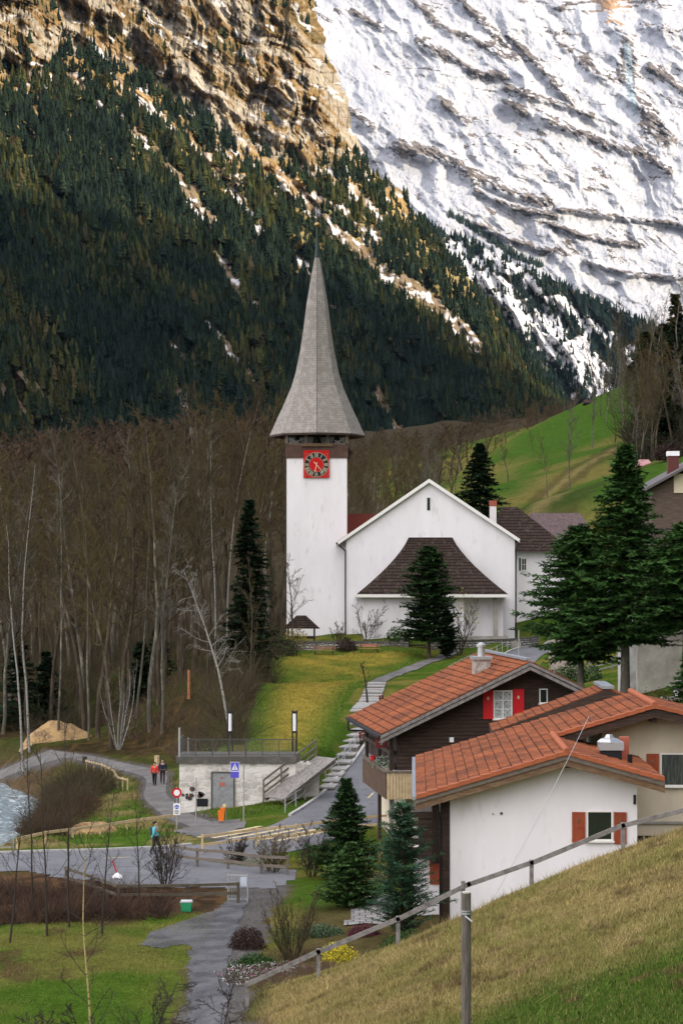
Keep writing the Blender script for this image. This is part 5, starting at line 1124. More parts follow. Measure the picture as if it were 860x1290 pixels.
# orange dog-waste bin
p = P(279, 1030, 120.0); z = tz(p.x, p.y); f = Fr((p.x, p.y, z)); t = thing('waste_bin', 'bright orange litter bin on a post near the crossing', 'bin', (p.x, p.y, z)); om = mat('orange_plastic', (.72, .16, .012), .5)
x = MB(f); x.prism([(-.16, .15), (.13, .15), (.18, .72), (-.20, .72)], -.17, .17); x.build('body', om, t); x = MB(f); x.box(-.06, .22, -.19, .19, .723, .90); x.build('lid', om, t); x = MB(f); x.tube((.26, 0, -.1), (.26, 0, 1.2), .035); x.build('post', galv, t); x = MB(f); x.box(.08, .26, -.14, .08, .92, 1.1); x.build('bag_dispenser', mat('pale_yellow', (.6, .5, .25), .6), t)
# lamp bollards (two): double dark posts with white tube
for i, (px, lb) in enumerate(((290, 'slim white-tube lamp on twin dark posts at the left of the terrace railing'), (371, 'slim white-tube lamp on twin dark posts at the right in front of the lawn'))):
    p = P(px, 940, 130.8); z = -11.35; f = Fr((p.x, p.y, z))
    t = thing('lamp_post', lb, 'street lamp', (p.x, p.y, z)); x = MB(f)
    for s in (-1, 1): x.box(s*.13-.05, s*.13+.05, -.05, .05, -.1, 2.55)
    x.box(-.18, .18, -.06, .06, 2.4, 2.5); x.build('twin_post', dark, t); x = MB(f); x.tube((0, 0, 1.25), (0, 0, 2.35), .115, n=14); x.build('lamp_tube', mat('lamp_tube_white', (.78, .79, .80), .35), t); x = MB(f); x.tube((0, 0, 1.12), (0, 0, 1.25), .12); x.tube((0, 0, 2.35), (0, 0, 2.45), .12); x.build('collar', dark, t)
# benches
def bench(label, x0, y0, z, rz, m, g=None, s=1):
    t = thing('bench', label, 'bench', (x0, y0, z)); f = Fr((x0, y0, z), rz)
    x = MB(f)
    for k in range(3): x.box(-.9*s, .9*s, -.25+k*.15, -.13+k*.15, .42, .46)
    x.build('seat', m, t); x = MB(f)
    for k in range(2): x.box(-.9*s, .9*s, .24, .28, .58+k*.17, .70+k*.17)
    x.build('backrest', m, t)
    for s_ in (-.7*s, .7*s): x = MB(f); x.box(s_-.04, s_+.04, -.25, -.17, 0, .42); x.box(s_-.04, s_+.04, .17, .24, 0, .86); x.build('leg', dark, t)
bm_ = mat('bench_brown', (.28, .15, .09), .75); br = mat('bench_red', (.32, .05, .04), .7)
bench('brown slatted bench before the church wall, left one', (408-430)/F*214, 214, tz(-1.8, 214), 0, bm_, s=1.3); bench('orange-brown slatted bench before the church wall nearer the gate pier', (465-430)/F*214.5, 214.5, tz(2.9, 214.5), 0, mat('bench_orange', (.42, .17, .09), .75), s=1.2)
bench('dark red bench beside the stepped path lower down', 1.7, 146.5, tz(1.7, 146.5), -75, br); bench('red bench further up beside the steps near the small tree', 3.4, 166, tz(3.4, 166), -75, br, s=.7)
# garden shelter left of the tower
t = thing('notice_shelter', 'small roofed timber shelter with notice board by the tower foot', 'shelter', (-4.2, 220, -7.8)); f = Fr((-4.3, 221, -8.0))
x = MB(f); x.add([(-2.0, -.8, 1.9), (2.0, -.8, 1.9), (2.0, .8, 1.9), (-2.0, .8, 1.9), (-.5, 0, 3.3), (.5, 0, 3.3)], [(0, 1, 5, 4), (1, 2, 5), (2, 3, 4, 5), (3, 0, 4), (0, 3, 2, 1)]); x.build('roof', oldtile, t); x = MB(f)
for u in (-1.4, 1.4): x.box(u-.1, u+.1, -.1, .1, 0, 1.9)
x.box(-1.3, 1.3, -.05, .05, .8, 1.1); x.build('frame', darkwood, t)
# green bucket / salt bin, red-white barrier foot
p = pg(235, 1146, -14.7); f = Fr((p[0], p[1], tz(*p))); t = thing('salt_bin', 'green grit bin with pale grey lid behind the dark fence', 'bin', f.o); x = MB(f); x.prism([(-.21, 0), (.21, 0), (.26, .4), (-.26, .4)], -.2, .2); x.build('body', mat('green_plastic', (.02, .28, .12), .5), t, bevel=.03); x = MB(f); x.prism([(-.28, .403), (.28, .403), (.24, .48), (-.24, .48)], -.22, .22); x.build('lid', mat('lid_grey', (.48, .50, .50), .5), t, bevel=.02)
p = pg(148, 1107, -14.85); f = Fr((p[0], p[1], tz(*p)+.04)); t = thing('barrier_post', 'leaning red post on a white foot standing in the yard', 'barrier', f.o); x = MB(f); x.lathe((0, 0, 0), [(.26, 0), (.22, .1), (.06, .22), (.04, .25)], 12); x.build('foot', signw, t); x = MB(f); x.beam((0, 0, .15), (-.24, 0, .85), .07, .05); x.build('post', redm, t)
# big round pole in front
p = P(587, 1125, 47); f = Fr((p.x, p.y, 0)); t = thing('timber_post', 'thick dark round timber pole standing in the near grass', 'pole', (p.x, p.y, tz(p.x, p.y))); x = MB(f); x.tube((0, 0, tz(p.x, p.y)-.4), (0, 0, p.z), .115, .105, 16); x.build('shaft', mat('dark_pole_wood', (.085, .075, .062), .85, var=[(4, (.16, .14, .12), .45, .65)], bump=(9, .7, .02), stretch=(5, 5, .5)), t)
x = MB(f); x.tube((0, 0, p.z-.48), (0, 0, p.z-.44), .13, n=16); x.tube((0, 0, p.z-.42), (0, 0, p.z-.39), .128, n=16); x.tube((-.04, -.14, p.z-.5), (.12, -.2, p.z-.62), .02); x.build('wire_band', galv, t)
x = MB(f); x.tube((.0, -.0, p.z+.002), (0, 0, p.z+.03), .10, n=16); x.build('pale_top', mat('cut_wood', (.45, .42, .36), .9), t)
# upper road street signs
for px, Yd, lb in ((451, 0, ''),):
    pass
t, f, _ = pole_sign('street_sign', 'thin dark signpost behind the chalet roof beside the upper road', 653, 0, 196, 3.4, .06); x = MB(f); x.box(-.9, .9, -.06, .06, 3.3, 3.42); x.build('top_plate', dark, t)
# ================================================================ right side: concrete-based chalet, upper house, hut
def right_buildings():
    Y = 150.0; q = lambda px, py: ((px-430)/F*Y, (HZ-py)/F*Y)
    t = thing('house', 'old chalet on tall stained concrete base at the right edge behind the fir', 'house', (23, 150, -9)); f = Fr((0, Y, 0))
    x0 = q(802, 0)[0]; x1 = q(930, 0)[0]
    x = MB(f); x.box(x0, x1, 0, 10, -12, q(0, 778)[1]); x.build('concrete_base', concrete, t)
    x = MB(f); x.box(x0-1.0, x1, .8, 3, -12, q(0, 778)[1]-.1); x.build('rear_wall', mat('pale_grey_render', (.44, .44, .44), .9, var=[(1, (.26, .26, .26), .4, .65)]), t)
    x = MB(f); 
    for k in range(4): x.box(x0-.95+k*.3, x0-.8+k*.3, -.04+.8-.03, .797, q(0, 812)[1], q(0, 785)[1])
    x.build('window', glass, t)
    x = MB(f); z0, z1 = q(0, 770)[1], q(0, 748)[1]; x.box(x0-.2, x1, -1.3, -.05, z0-.3, z0-.1)
    n = 44
    for i in range(n): a = x0-.2+(x1-x0+.2)*i/n; x.box(a+.015, a+(x1-x0+.2)/n-.015, -1.3, -1.25, z0-.1, z1)
    x.box(x0-.2, x1, -1.36, -1.2, z1+.003, z1+.1); x.build('balcony', greywood, t)
    x = MB(f); x.box(x0+.2, x1, 0, 9, q(0, 777)[1], q(0, 690)[1]); x.build('timber_wall', mat('warm_dark_timber', (.06, .035, .025), .8, var=[(2, (.10, .06, .045), .45, .65)], bump=(5, .5, .03), stretch=(.5, .5, 6)), t)
    x = MB(f); x.hexa([(x0-1.2, -2, q(0, 712)[1]), (x1+1, -2, q(0, 712)[1]), (x1+1, -2, q(0, 708)[1]), (x0-1.2, -2, q(0, 708)[1])], [(x0-1.2, 4.5, q(0, 668)[1]), (x1+1, 4.5, q(0, 668)[1]), (x1+1, 4.5, q(0, 664)[1]), (x0-1.2, 4.5, q(0, 664)[1])]); x.build('roof', oldtile, t)
    cw = MB(Fr(((692-430)/F*172, 172, 0))); cw.box(0, 2.4, 0, .5, -10.5, -4.6); o = cw.build('retaining_wall', mat('pinkish_concrete', (.40, .33, .28), .9, var=[(1, (.28, .24, .2), .45, .7)])); tag(o, 'short pale concrete wall end under the fir by the upper road', 'wall')
    # upper house with big gable
    Y = 200.0; q = lambda px, py: ((px-430)/F*Y, (HZ-py)/F*Y); f = Fr((0, Y, 0)); t = thing('house', 'house with wide brown gable and brick chimney high at the right edge', 'house', (35, 200, 2))
    a = q(812, 616); b = q(905, 565); sl = (b[1]-a[1])/(b[0]-a[0])
    x = MB(f); x.prism([(q(820, 0)[0], 0), (q(985, 0)[0], 0), (q(985, 0)[0], a[1]), (b[0], b[1]-.6), (q(820, 0)[0], a[1])], 0, 12); x.build('timber_wall', mat('brown_gable_boards', (.085, .06, .048), .85, var=[(2, (.13, .10, .08), .45, .65)], stretch=(.5, .5, 5)), t)
    x = MB(f); x.box(q(848, 0)[0], q(900, 0)[0], -.12, -.003, q(0, 621)[1], q(0, 597)[1]); x.build('rendered_panel', cream, t)
    x = MB(f)
    for s, e in ((1, a), (1, (2*b[0]-a[0], a[1]))):
        x.hexa([(e[0], -1.2, e[1]-.15), (e[0], -1.2, e[1]+.12), (b[0], -1.2, b[1]+.12), (b[0], -1.2, b[1]-.15)], [(e[0], 13, e[1]-.15), (e[0], 13, e[1]+.12), (b[0], 13, b[1]+.12), (b[0], 13, b[1]-.15)])
    r = x.build('roof', mat('grey_slate', (.10, .09, .09), .8), t); x = MB(f); cxx = q(853, 0)[0]; x.box(cxx-.45, cxx+.6, 3, 3.9, 6, q(0, 572)[1]); ch = x.build('chimney', mat('dark_brick', (.10, .035, .028), .9), r); x = MB(f); x.box(cxx-.5, cxx+.65, 2.95, 3.95, q(0, 572)[1], q(0, 566)[1]); x.build('chimney_cap', signw, ch)
    t = thing('house', 'tiny hut with faded pink roof on the meadow above the fir', 'hut', (46, 300, 12)); Y = 300; q = lambda px, py: ((px-430)/F*Y, (HZ-py)/F*Y); f = Fr((0, Y, 0)); x = MB(f); x.box(q(803, 0)[0], q(822, 0)[0], 0, 3, 8, q(0, 588)[1]); x.build('wall', beamwood, t)
    x = MB(f); x.add([(q(801, 0)[0], -.5, q(0, 589)[1]), (q(824, 0)[0], -.5, q(0, 589)[1]), (q(824, 0)[0], 3.5, q(0, 589)[1]), (q(801, 0)[0], 3.5, q(0, 589)[1]), (q(806, 0)[0], 1.5, q(0, 578)[1]), (q(818, 0)[0], 1.5, q(0, 578)[1])], [(0, 1, 5, 4), (1, 2, 5), (2, 3, 4, 5), (3, 0, 4), (0, 3, 2, 1)]); x.build('roof', mat('faded_pink_roof', (.36, .20, .20), .8, var=[(1, (.24, .12, .12), .45, .6)]), t)
    t = thing('hay_hut', 'small dark hay hut on the ridge of the green hill', 'hut', P(751, 508, 440)); f = Fr(P(751, 514, 440)); x = MB(f); x.box(-2.1, 2.1, 0, 3, -2, 1.0); x.build('wall', darkwood, t); x = MB(f); x.add([(-2.8, -.6, .9), (2.8, -.6, .9), (2.8, 3.6, .9), (-2.8, 3.6, .9), (-2.4, 1.5, 2.1), (2.4, 1.5, 2.1)], [(0, 1, 5, 4), (1, 2, 5), (2, 3, 4, 5), (3, 0, 4), (0, 3, 2, 1)]); x.build('roof', oldtile, t)
    p = P(851, 878, 128); f = Fr(p); t = thing('garden_lantern', 'small pale garden lantern on a ledge at the right edge', 'lantern', p); x = MB(f); x.lathe((0, 0, 0), [(.22, 0), (.2, .1), (.15, .45)], 8); x.build('lamp', signw, t); x = MB(f); x.lathe((0, 0, .45), [(.34, 0), (.1, .25), (.05, .4)], 8); x.build('cap', dark, t); x = MB(f); x.box(-.9, 1.5, -.25, .4, -.2, -.003); x.box(-.6, .3, -.1, .3, -3, -.2); x.build('ledge', concrete, t)
right_buildings()
# ================================================================ vegetation
def tubes(P0, P1, R0, R1, n=3):
    """vertices and faces of many tapered tubes"""
    P0 = np.asarray(P0, float); P1 = np.asarray(P1, float); d = P1-P0; L = np.linalg.norm(d, axis=1, keepdims=True)+1e-9; d = d/L
    ref = np.where(abs(d[:, 2:3]) < .9, np.array([[0, 0, 1.]]), np.array([[1., 0, 0]])); a = np.cross(d, ref); a /= np.linalg.norm(a, axis=1, keepdims=True)+1e-9; b = np.cross(d, a)
    V = []
    for Pc, Rc in ((P0, R0), (P1, R1)):
        for k in range(n):
            t = 2*math.pi*k/n; V.append(Pc+(a*math.cos(t)+b*math.sin(t))*np.asarray(Rc, float)[:, None])
    V = np.stack(V, 1); m = len(P0); base = np.arange(m)[:, None]*2*n
    Fc = np.stack([np.concatenate([base+k, base+(k+1) % n, base+n+(k+1) % n, base+n+k], 1) for k in range(n)], 1).reshape(-1, 4)
    return V.reshape(-1, 3), Fc
def stem_path(r, p, d, L, n, wig, up=0.0):
    pts = [np.array(p, float)]; d = np.array(d, float)
    for i in range(n):
        d = d+r.normal(size=3)*wig+np.array([0, 0, up]); d /= np.linalg.norm(d); pts.append(pts[-1]+d*L/n)
    return pts
def bare_tree(name, label, cat, seed, H, r0, first=.3, n1=20, n2=6, n3=5, ang=(30, 60), lean=(0, 0), wig=.05, tw=.012, bl=.38, trunk_m=None, crown_m=None, up=.10, stems=1, droop=0, group=None, wig2=.14):
    r = np.random.default_rng(seed); t = thing(name, label, cat, (0, 0, 0), group); T = ([], [], [], []); Bq = ([], [], [], [])
    def add(Q, pts, ra, rb):
        n = len(pts)-1
        for i in range(n):
            Q[0].append(pts[i]); Q[1].append(pts[i+1]); Q[2].append(ra+(rb-ra)*i/n); Q[3].append(ra+(rb-ra)*(i+1)/n)
    def side(d, a):
        q = r.normal(size=3); q -= q.dot(d)*d; q /= np.linalg.norm(q); return d*math.cos(a)+q*math.sin(a)
    for s in range(stems):
        d0 = np.array([lean[0], lean[1], 1.0]); 
        if stems > 1: an = 2*math.pi*s/stems+r.random(); sp = .25+.35*r.random(); d0 = np.array([math.cos(an)*sp, math.sin(an)*sp, 1])
        Hs = H*(1 if stems == 1 else r.uniform(.7, 1)); main = stem_path(r, (0, 0, -.3), d0/np.linalg.norm(d0), Hs, 12, wig, .02 if stems == 1 else .05); rs = r0 if stems == 1 else r0*r.uniform(.5, 1)
        add(T, main, rs, rs*.12)
        for i in range(n1):
            h = first+(1-first)*((i+.5)/n1)**.9; k = h*12; j = min(int(k), 11); p = main[j]+(main[j+1]-main[j])*(k-j); md = main[j+1]-main[j]; md /= np.linalg.norm(md)
            L1 = Hs*bl*(1-h*.72)*r.uniform(.6, 1.15); d1 = side(md, R(r.uniform(*ang))); b1 = stem_path(r, p, d1, L1, 5, wig2, up-droop*.5); ra = max(rs*(1-h*.85)*.42, tw*1.6); add(Bq, b1, ra, tw*1.3)
            for i2 in range(n2):
                g = .2+.8*(i2+.6)/n2; k2 = g*5; j2 = min(int(k2), 4); p2 = b1[j2]+(b1[j2+1]-b1[j2])*(k2-j2); dd = b1[j2+1]-b1[j2]; dd /= np.linalg.norm(dd)
                L2 = L1*.42*(1.15-g*.6)*r.uniform(.6, 1.2); b2 = stem_path(r, p2, side(dd, R(r.uniform(25, 55))), L2, 3, wig2, up*.6-droop); add(Bq, b2, max(ra*.35, tw), tw*.8)
                for i3 in range(n3):
                    g = .25+.75*(i3+.5)/n3; k3 = g*3; j3 = min(int(k3), 2); p3 = b2[j3]+(b2[j3+1]-b2[j3])*(k3-j3); dd = b2[j3+1]-b2[j3]; dd /= np.linalg.norm(dd)
                    b3 = stem_path(r, p3, side(dd, R(r.uniform(20, 50))), L2*.5*r.uniform(.5, 1.2), 2, wig2, -droop); add(Bq, b3, tw*.75, tw*.45)
    V, Fc = tubes(*T, n=7); np_mesh('trunk', V, Fc, trunk_m, t, smooth=True); V, Fc = tubes(*Bq, n=3); np_mesh('crown', V, Fc, crown_m, t); return t
barkd = mat('bark_brown', (.060, .048, .034), .9, spec=.02, var=[(1.4, (.15, .125, .085), .48, .68)], bump=(8, .6, .03), stretch=(1, 1, .35))
barkg = mat('bark_grey', (.10, .092, .072), .9, spec=.02, var=[(1.6, (.25, .23, .18), .50, .66), (5, (.06, .05, .04), .55, .7)], bump=(8, .5, .03), stretch=(1, 1, .5))
birchm = mat('birch_bark', (.27, .26, .235), .8, spec=.02, var=[(3.2, (.06, .05, .045), .56, .62)], stretch=(1, 1, 3.5))
tan = mat('yellow_bark', (.36, .29, .13), .8, spec=.02, var=[(4, (.10, .08, .04), .54, .62)], stretch=(1, 1, 4))
twb = mat('twig_brown', (.046, .039, .024), .9, spec=.02, var=[(.5, (.080, .067, .036), .4, .65)])
twr = mat('twig_red_brown', (.062, .044, .028), .9, spec=.02); twg = mat('twig_grey', (.105, .095, .078), .9, spec=.02); twd = mat('twig_dark', (.045, .038, .032), .9, spec=.02); two = mat('twig_olive', (.080, .062, .027), .9, spec=.02)
# --- the wood to the left: a few kinds, each copied many times
kinds = []
for i, (H, r0, fi, n1, tm, cm, b_, an) in enumerate(((28, .30, .34, 32, barkd, twb, .26, (25, 60)), (27, .26, .40, 30, barkg, two, .25, (22, 55)), (29, .34, .26, 34, barkd, twr, .28, (28, 65)), (25, .20, .32, 30, barkg, twg, .22, (25, 60)), (27, .28, .4, 28, barkd, two, .28, (30, 62)))):
    kinds.append(bare_tree('bare_tree', '', 'tree', 100+i, H, r0, fi, n1, 7, 6, an, tw=.021, bl=b_, trunk_m=tm, crown_m=cm, wig=.065, wig2=.2))
used = set()
def plant(k, x, y, H0=None, label=None, group=None, s=None, rz=None, kinds_=None, sz=None, sink=0):
    src = (kinds_ or kinds)[k]; z = tz(x, y)-sink; s = s or 1; rz = random.uniform(0, 6.28) if rz is None else rz
    if id(src) not in used:
        used.add(id(src)); o = src; o.location = (x, y, z); o.rotation_euler = (0, 0, rz); o.scale = (s, s, sz or s)
    else: o = copy_thing(src, (x, y, z), rz, s, sz=sz)
    o['label'] = label
    if group: o['group'] = group
    elif 'group' in o: del o['group']
    return o
rw = random.Random(21)
G1 = 'bare trees in the wood left of the church'
def wlabel(kd, px, y):
    a = ('brown-barked bare tree', 'grey-barked bare tree with olive twigs', 'thick bare tree with reddish twigs', 'slim grey bare tree', 'bare tree with yellowish twigs')[kd]
    h = 'above the river bend' if px < 45 else 'over the sandy heap' if px < 105 else 'above the footpath bend' if px < 165 else 'above the debris bank' if px < 225 else 'above the pale birch' if px < 290 else 'beside the narrow black spruce' if px < 335 else 'against the tower side'
    return a+', '+('in the front rows, ' if y < 200 else 'in the middle rows, ' if y < 250 else 'in the hindmost rows, ')+h
n = 0; pos = []
while n < 118:
    y = 168+rw.random()**1.3*150; k = rw.uniform(-.185, -.020); x = k*y; px = 430+k*F
    if y < 200 and px > 215+rw.random()*60: continue
    if y < 225 and px > 330: continue
    if y < 190 and px < 120 and y < 178: continue
    if pdist(np.array(x), np.array(y), RIVER)[0] < 10: continue
    if pdist(np.array(x), np.array(y), PATHS[0])[0] < 3.5: continue
    if any((x-a)**2+(y-b)**2 < 6 for a, b in pos): continue
    pos.append((x, y)); n += 1; z = tz(x, y); top = (HZ-(np.interp(px, [0, 30, 90, 150, 210, 250, 290, 330, 360], [530, 545, 562, 548, 515, 496, 488, 500, 520])+rw.random()**1.4*95-10))/F*y; H = top-z; kd = rw.choice([0, 0, 1, 2, 3, 4, 4]); s = H/(28, 27, 29, 25, 27)[kd]
    plant(kd, x, y, label=wlabel(kd, px, y), group=G1, s=min(s, 1.25)*rw.uniform(.88, 1.0), sz=min(s, 1.4)*rw.uniform(.9, 1.03))
G2 = 'bare trees behind the church'
n = 0
while n < 60:
    y = 262+rw.random()*240; k = rw.uniform(.0, .075); x = k*y; px = 430+k*F
    if px > 560+rw.random()*60: continue
    n += 1; z = tz(x, y); top = (HZ-(566+rw.random()*34-(y-262)*.16))/F*y; kd = rw.choice([0, 1, 2, 3, 4]); s = max((top-z), 9)/(28, 27, 29, 25, 27)[kd]
    plant(kd, x, y, label=('brown-barked', 'grey-barked', 'reddish-twigged', 'pale slim', 'yellow-twigged')[kd]+' bare tree behind the church'+(', just right of the tower' if px < 475 else ', above the left roof slope' if px < 530 else ', above the right roof slope')+(' in the front rows' if y < 340 else ' in the rear rows'), group=G2, s=s*1.25, sz=s)
def bare_mass():
    src = []
    for sd in (1, 2, 3):
        t = bare_tree('tmp', 'tmp', 'tmp', 300+sd, 20, .25, .15, 16, 5, 3, (25, 60), tw=.05, bl=.34, trunk_m=barkd, crown_m=twb, wig=.06, wig2=.2)
        vs = []; fs = []; n0 = 0
        for ch in list(t.children):
            me = ch.data; v = np.empty(len(me.vertices)*3); me.vertices.foreach_get('co', v); v = v.reshape(-1, 3); f = np.empty(len(me.loops), int); me.loops.foreach_get('vertex_index', f); vs.append(v); fs.append(f.reshape(-1, 4)+n0); n0 += len(v); bpy.data.objects.remove(ch)
        bpy.data.objects.remove(t); src.append((np.concatenate(vs), np.concatenate(fs)))
    V = []; Q = []; n0 = 0
    for i in range(330):
        y = 500+rw.random()*370; k = rw.uniform(-.165, .118); x = k*y; px = 430+k*F; z = tz(x, y); top = (HZ-np.interp(px, [0, 200, 300, 440, 520, 600, 700, 760], [540, 528, 520, 548, 548, 526, 506, 500])+rw.uniform(-14, 10))/F*y; s = float(np.clip((top-z)/20, .25, 1.3)); a = rw.random()*6.28
        v, f = src[i % 3]; R_ = np.array([[math.cos(a), -math.sin(a), 0], [math.sin(a), math.cos(a), 0], [0, 0, 1]]); V.append((v@R_.T)*np.array([s*1.7, s*1.7, s])+np.array([x, y, z])); Q.append(f+n0); n0 += len(v)
    tag(np_mesh('bare_wood', np.concatenate(V), np.concatenate(Q), mat('far_twigs', (.050, .036, .024), .9, spec=.02, var=(.03, (.085, .058, .036), .4, .6))), 'far brown bare wood at the foot of the mountain', None, kind='stuff')
bare_mass()
G4 = 'bare trees on the crest of the meadow hill'
for i in range(76):
    px = rw.choice([rw.uniform(800, 930), rw.uniform(770, 880), rw.uniform(800, 880), rw.uniform(735, 870)]); y = rw.uniform(380, 500) if px < 790 else rw.uniform(330, 500); x = (px-430)/F*y; z = tz(x, y); H = rw.uniform(12, 19)*(.95 if px > 810 else .85); kd = rw.choice([0, 1, 3, 4]); s = H/27
    plant(kd, x, y, label=('dark-barked', 'grey-barked', 'reddish-twigged', 'pale slim', 'yellow-twigged')[kd]+' bare tree in the wood crowning the meadow hill'+(', above the old hut' if px < 790 else ', above the meadow spruce' if px < 845 else ', at the right edge'), group=G4, s=s*1.15, sz=s)
for px, y, H, kd, lb in ((748, 470, 15.5, 2, 'solitary bare tree left of the hay hut on the ridge'), (786, 452, 19, 0, 'tallest bare tree on the meadow ridge right of the hay hut'), (716, 300, 17.5, 3, 'slim bare larch standing alone on the meadow above the fir'), (690, 285, 9, 1, 'low bushy bare tree on the meadow behind the rear house'), (640, 360, 9, 2, 'small bare tree on the left edge of the meadow'), (672, 400, 6, 4, 'tiny bare shrub-like tree halfway up the meadow')):
    x = (px-430)/F*y; plant(kd, x, y, label=lb, s=H/27, sz=H/27)
for px, y, H, kd, lb in ((490, 258, 17, 2, 'gnarled dark bare tree showing above the left slope of the church roof'), (530, 266, 16, 4, 'wide bare tree just behind the church gable peak')):
    x = (px-430)/F*y; plant(kd, x, y, label=lb, s=H/25, sz=H/27)
# birches of note
def one(label, px, Y, **kw):
    t = bare_tree('bare_tree', label, 'tree', **kw); x = (px-430)/F*Y; t.location = (x, Y, tz(x, Y)-.1); return t
one('white-barked birch leaning left with pale drooping branches beside the left lamp', 293, 143, seed=31, H=13.0, r0=.11, first=.35, n1=24, n2=6, n3=5, ang=(40, 80), lean=(-.16, 0), trunk_m=birchm, crown_m=mat('twig_pale', (.22, .21, .19), .9, spec=.02), droop=.16, tw=.009, bl=.30)
one('pale forked birch stem rising highest in the wood left of the spire', 285, 196, seed=33, H=29.5, r0=.12, first=.5, n1=34, n2=6, n3=5, ang=(20, 50), trunk_m=birchm, crown_m=twr, tw=.02, bl=.26)
one('second pale birch stem in the wood just left of the highest one', 272, 200, seed=34, H=27, r0=.10, first=.5, n1=20, n2=6, n3=5, ang=(20, 45), lean=(-.02, 0), trunk_m=birchm, crown_m=twb, tw=.02, bl=.22)
for i, (px, Y, H, lb) in enumerate(((30, 172, 21, 'thin white-stemmed birch nearest the left picture edge'), (38, 176, 25, 'taller white-stemmed birch beside the leftmost one'), (74, 178, 26, 'pale grey-trunked tree at the left part of the wood'), (112, 176, 27, 'grey-trunked tree left of the sand heap'), (172, 180, 27, 'straight light-trunked tree above the debris slope'))):
    one(lb, px, Y, seed=40+i, H=H, r0=.12, first=.42, n1=22, n2=6, n3=5, ang=(22, 48), trunk_m=birchm if i < 2 else barkg, crown_m=twb, tw=.018, bl=.22)
one('bare many-stemmed sapling clump with pale stems at the foot of the wood', 150, 168, seed=50, H=9, r0=.09, first=.2, n1=9, n2=4, n3=3, stems=6, trunk_m=birchm, crown_m=twg, tw=.014, bl=.3)
one('reddish bare tree rising behind the left lamp beside the lawn', 262, 172, seed=51, H=15, r0=.14, first=.15, n1=26, n2=6, n3=5, ang=(18, 40), trunk_m=barkd, crown_m=twr, tw=.016, bl=.24)
one('slender bare tree between the lawn and the birch', 318, 165, seed=52, H=11, r0=.10, first=.12, n1=24, n2=6, n3=4, ang=(18, 42), trunk_m=barkd, crown_m=twb, tw=.015, bl=.26)
one('bare tree at the upper edge of the lawn left of the tower', 338, 190, seed=53, H=13, r0=.13, first=.15, n1=26, n2=6, n3=5, ang=(20, 45), trunk_m=barkd, crown_m=twb, tw=.016, bl=.28)
one('bare spreading tree in front of the tower wall', 368, 219, seed=54, H=9.5, r0=.14, first=.25, n1=18, n2=6, n3=5, ang=(35, 75), trunk_m=barkd, crown_m=twb, tw=.016, bl=.45)
one('bare rounded shrub against the church wall between tower and porch', 462, 219.5, seed=55, H=5.2, r0=.08, first=.15, n1=9, n2=5, n3=4, stems=5, trunk_m=barkd, crown_m=twd, tw=.014, bl=.4)
one('low bare shrub beside the shelter below the tower', 425, 219, seed=56, H=2.8, r0=.05, first=.15, n1=9, n2=5, n3=4, stems=5, trunk_m=barkd, crown_m=twd, tw=.013, bl=.4)
one('bare fan-shaped tree right of the round pine before the porch', 579, 213.5, seed=57, H=6.6, r0=.09, first=.15, n1=12, n2=5, n3=5, stems=5, trunk_m=barkd, crown_m=twb, tw=.015, bl=.36)
one('knobbly pollarded little tree beside the stone steps', 463, 168, seed=58, H=3.7, r0=.11, first=.7, n1=10, n2=3, n3=2, ang=(25, 60), trunk_m=twd, crown_m=twd, tw=.02, bl=.3)
one('tiny leafless sapling at the top of the lawn near the steps', 462, 178, seed=59, H=2.2, r0=.03, first=.3, n1=8, n2=3, n3=2, trunk_m=twd, crown_m=twd, tw=.012, bl=.4)
# bare shrubs near
one('large bare vase-shaped shrub in the garden beside the forked path', 366, 77.5, seed=60, H=3.3, r0=.035, first=.25, n1=9, n2=4, n3=3, ang=(12, 32), stems=20, trunk_m=twb, crown_m=twb, tw=.006, bl=.36, wig=.06)
one('wide bare shrub hanging over the dark yard fence', 207, 96.5, seed=61, H=3.4, r0=.045, first=.2, n1=11, n2=5, n3=4, ang=(25, 60), stems=11, trunk_m=twd, crown_m=twd, tw=.007, bl=.42)
one('bare olive shrub under the new timber fence left of the spruces', 345, 101, seed=62, H=2.7, r0=.03, first=.2, n1=9, n2=5, n3=4, stems=14, trunk_m=two, crown_m=two, tw=.008, bl=.4)
one('bare tangled bush close against the tall garden spruce', 392, 99, seed=63, H=3.0, r0=.03, first=.2, n1=9, n2=5, n3=4, stems=14, trunk_m=twd, crown_m=twd, tw=.008, bl=.4)
one('dense dark bush on the grass bank below the new fence', 300, 104, seed=64, H=1.9, r0=.03, first=.2, n1=9, n2=5, n3=4, stems=16, trunk_m=twd, crown_m=twd, tw=.009, bl=.4)
one('young bare tree with rusty twigs between the two garden spruces', 470, 93, seed=65, H=2.6, r0=.03, first=.2, n1=10, n2=5, n3=4, stems=6, trunk_m=twb, crown_m=mat('twig_tan', (.26, .19, .10), .9, spec=.02), tw=.008, bl=.4)
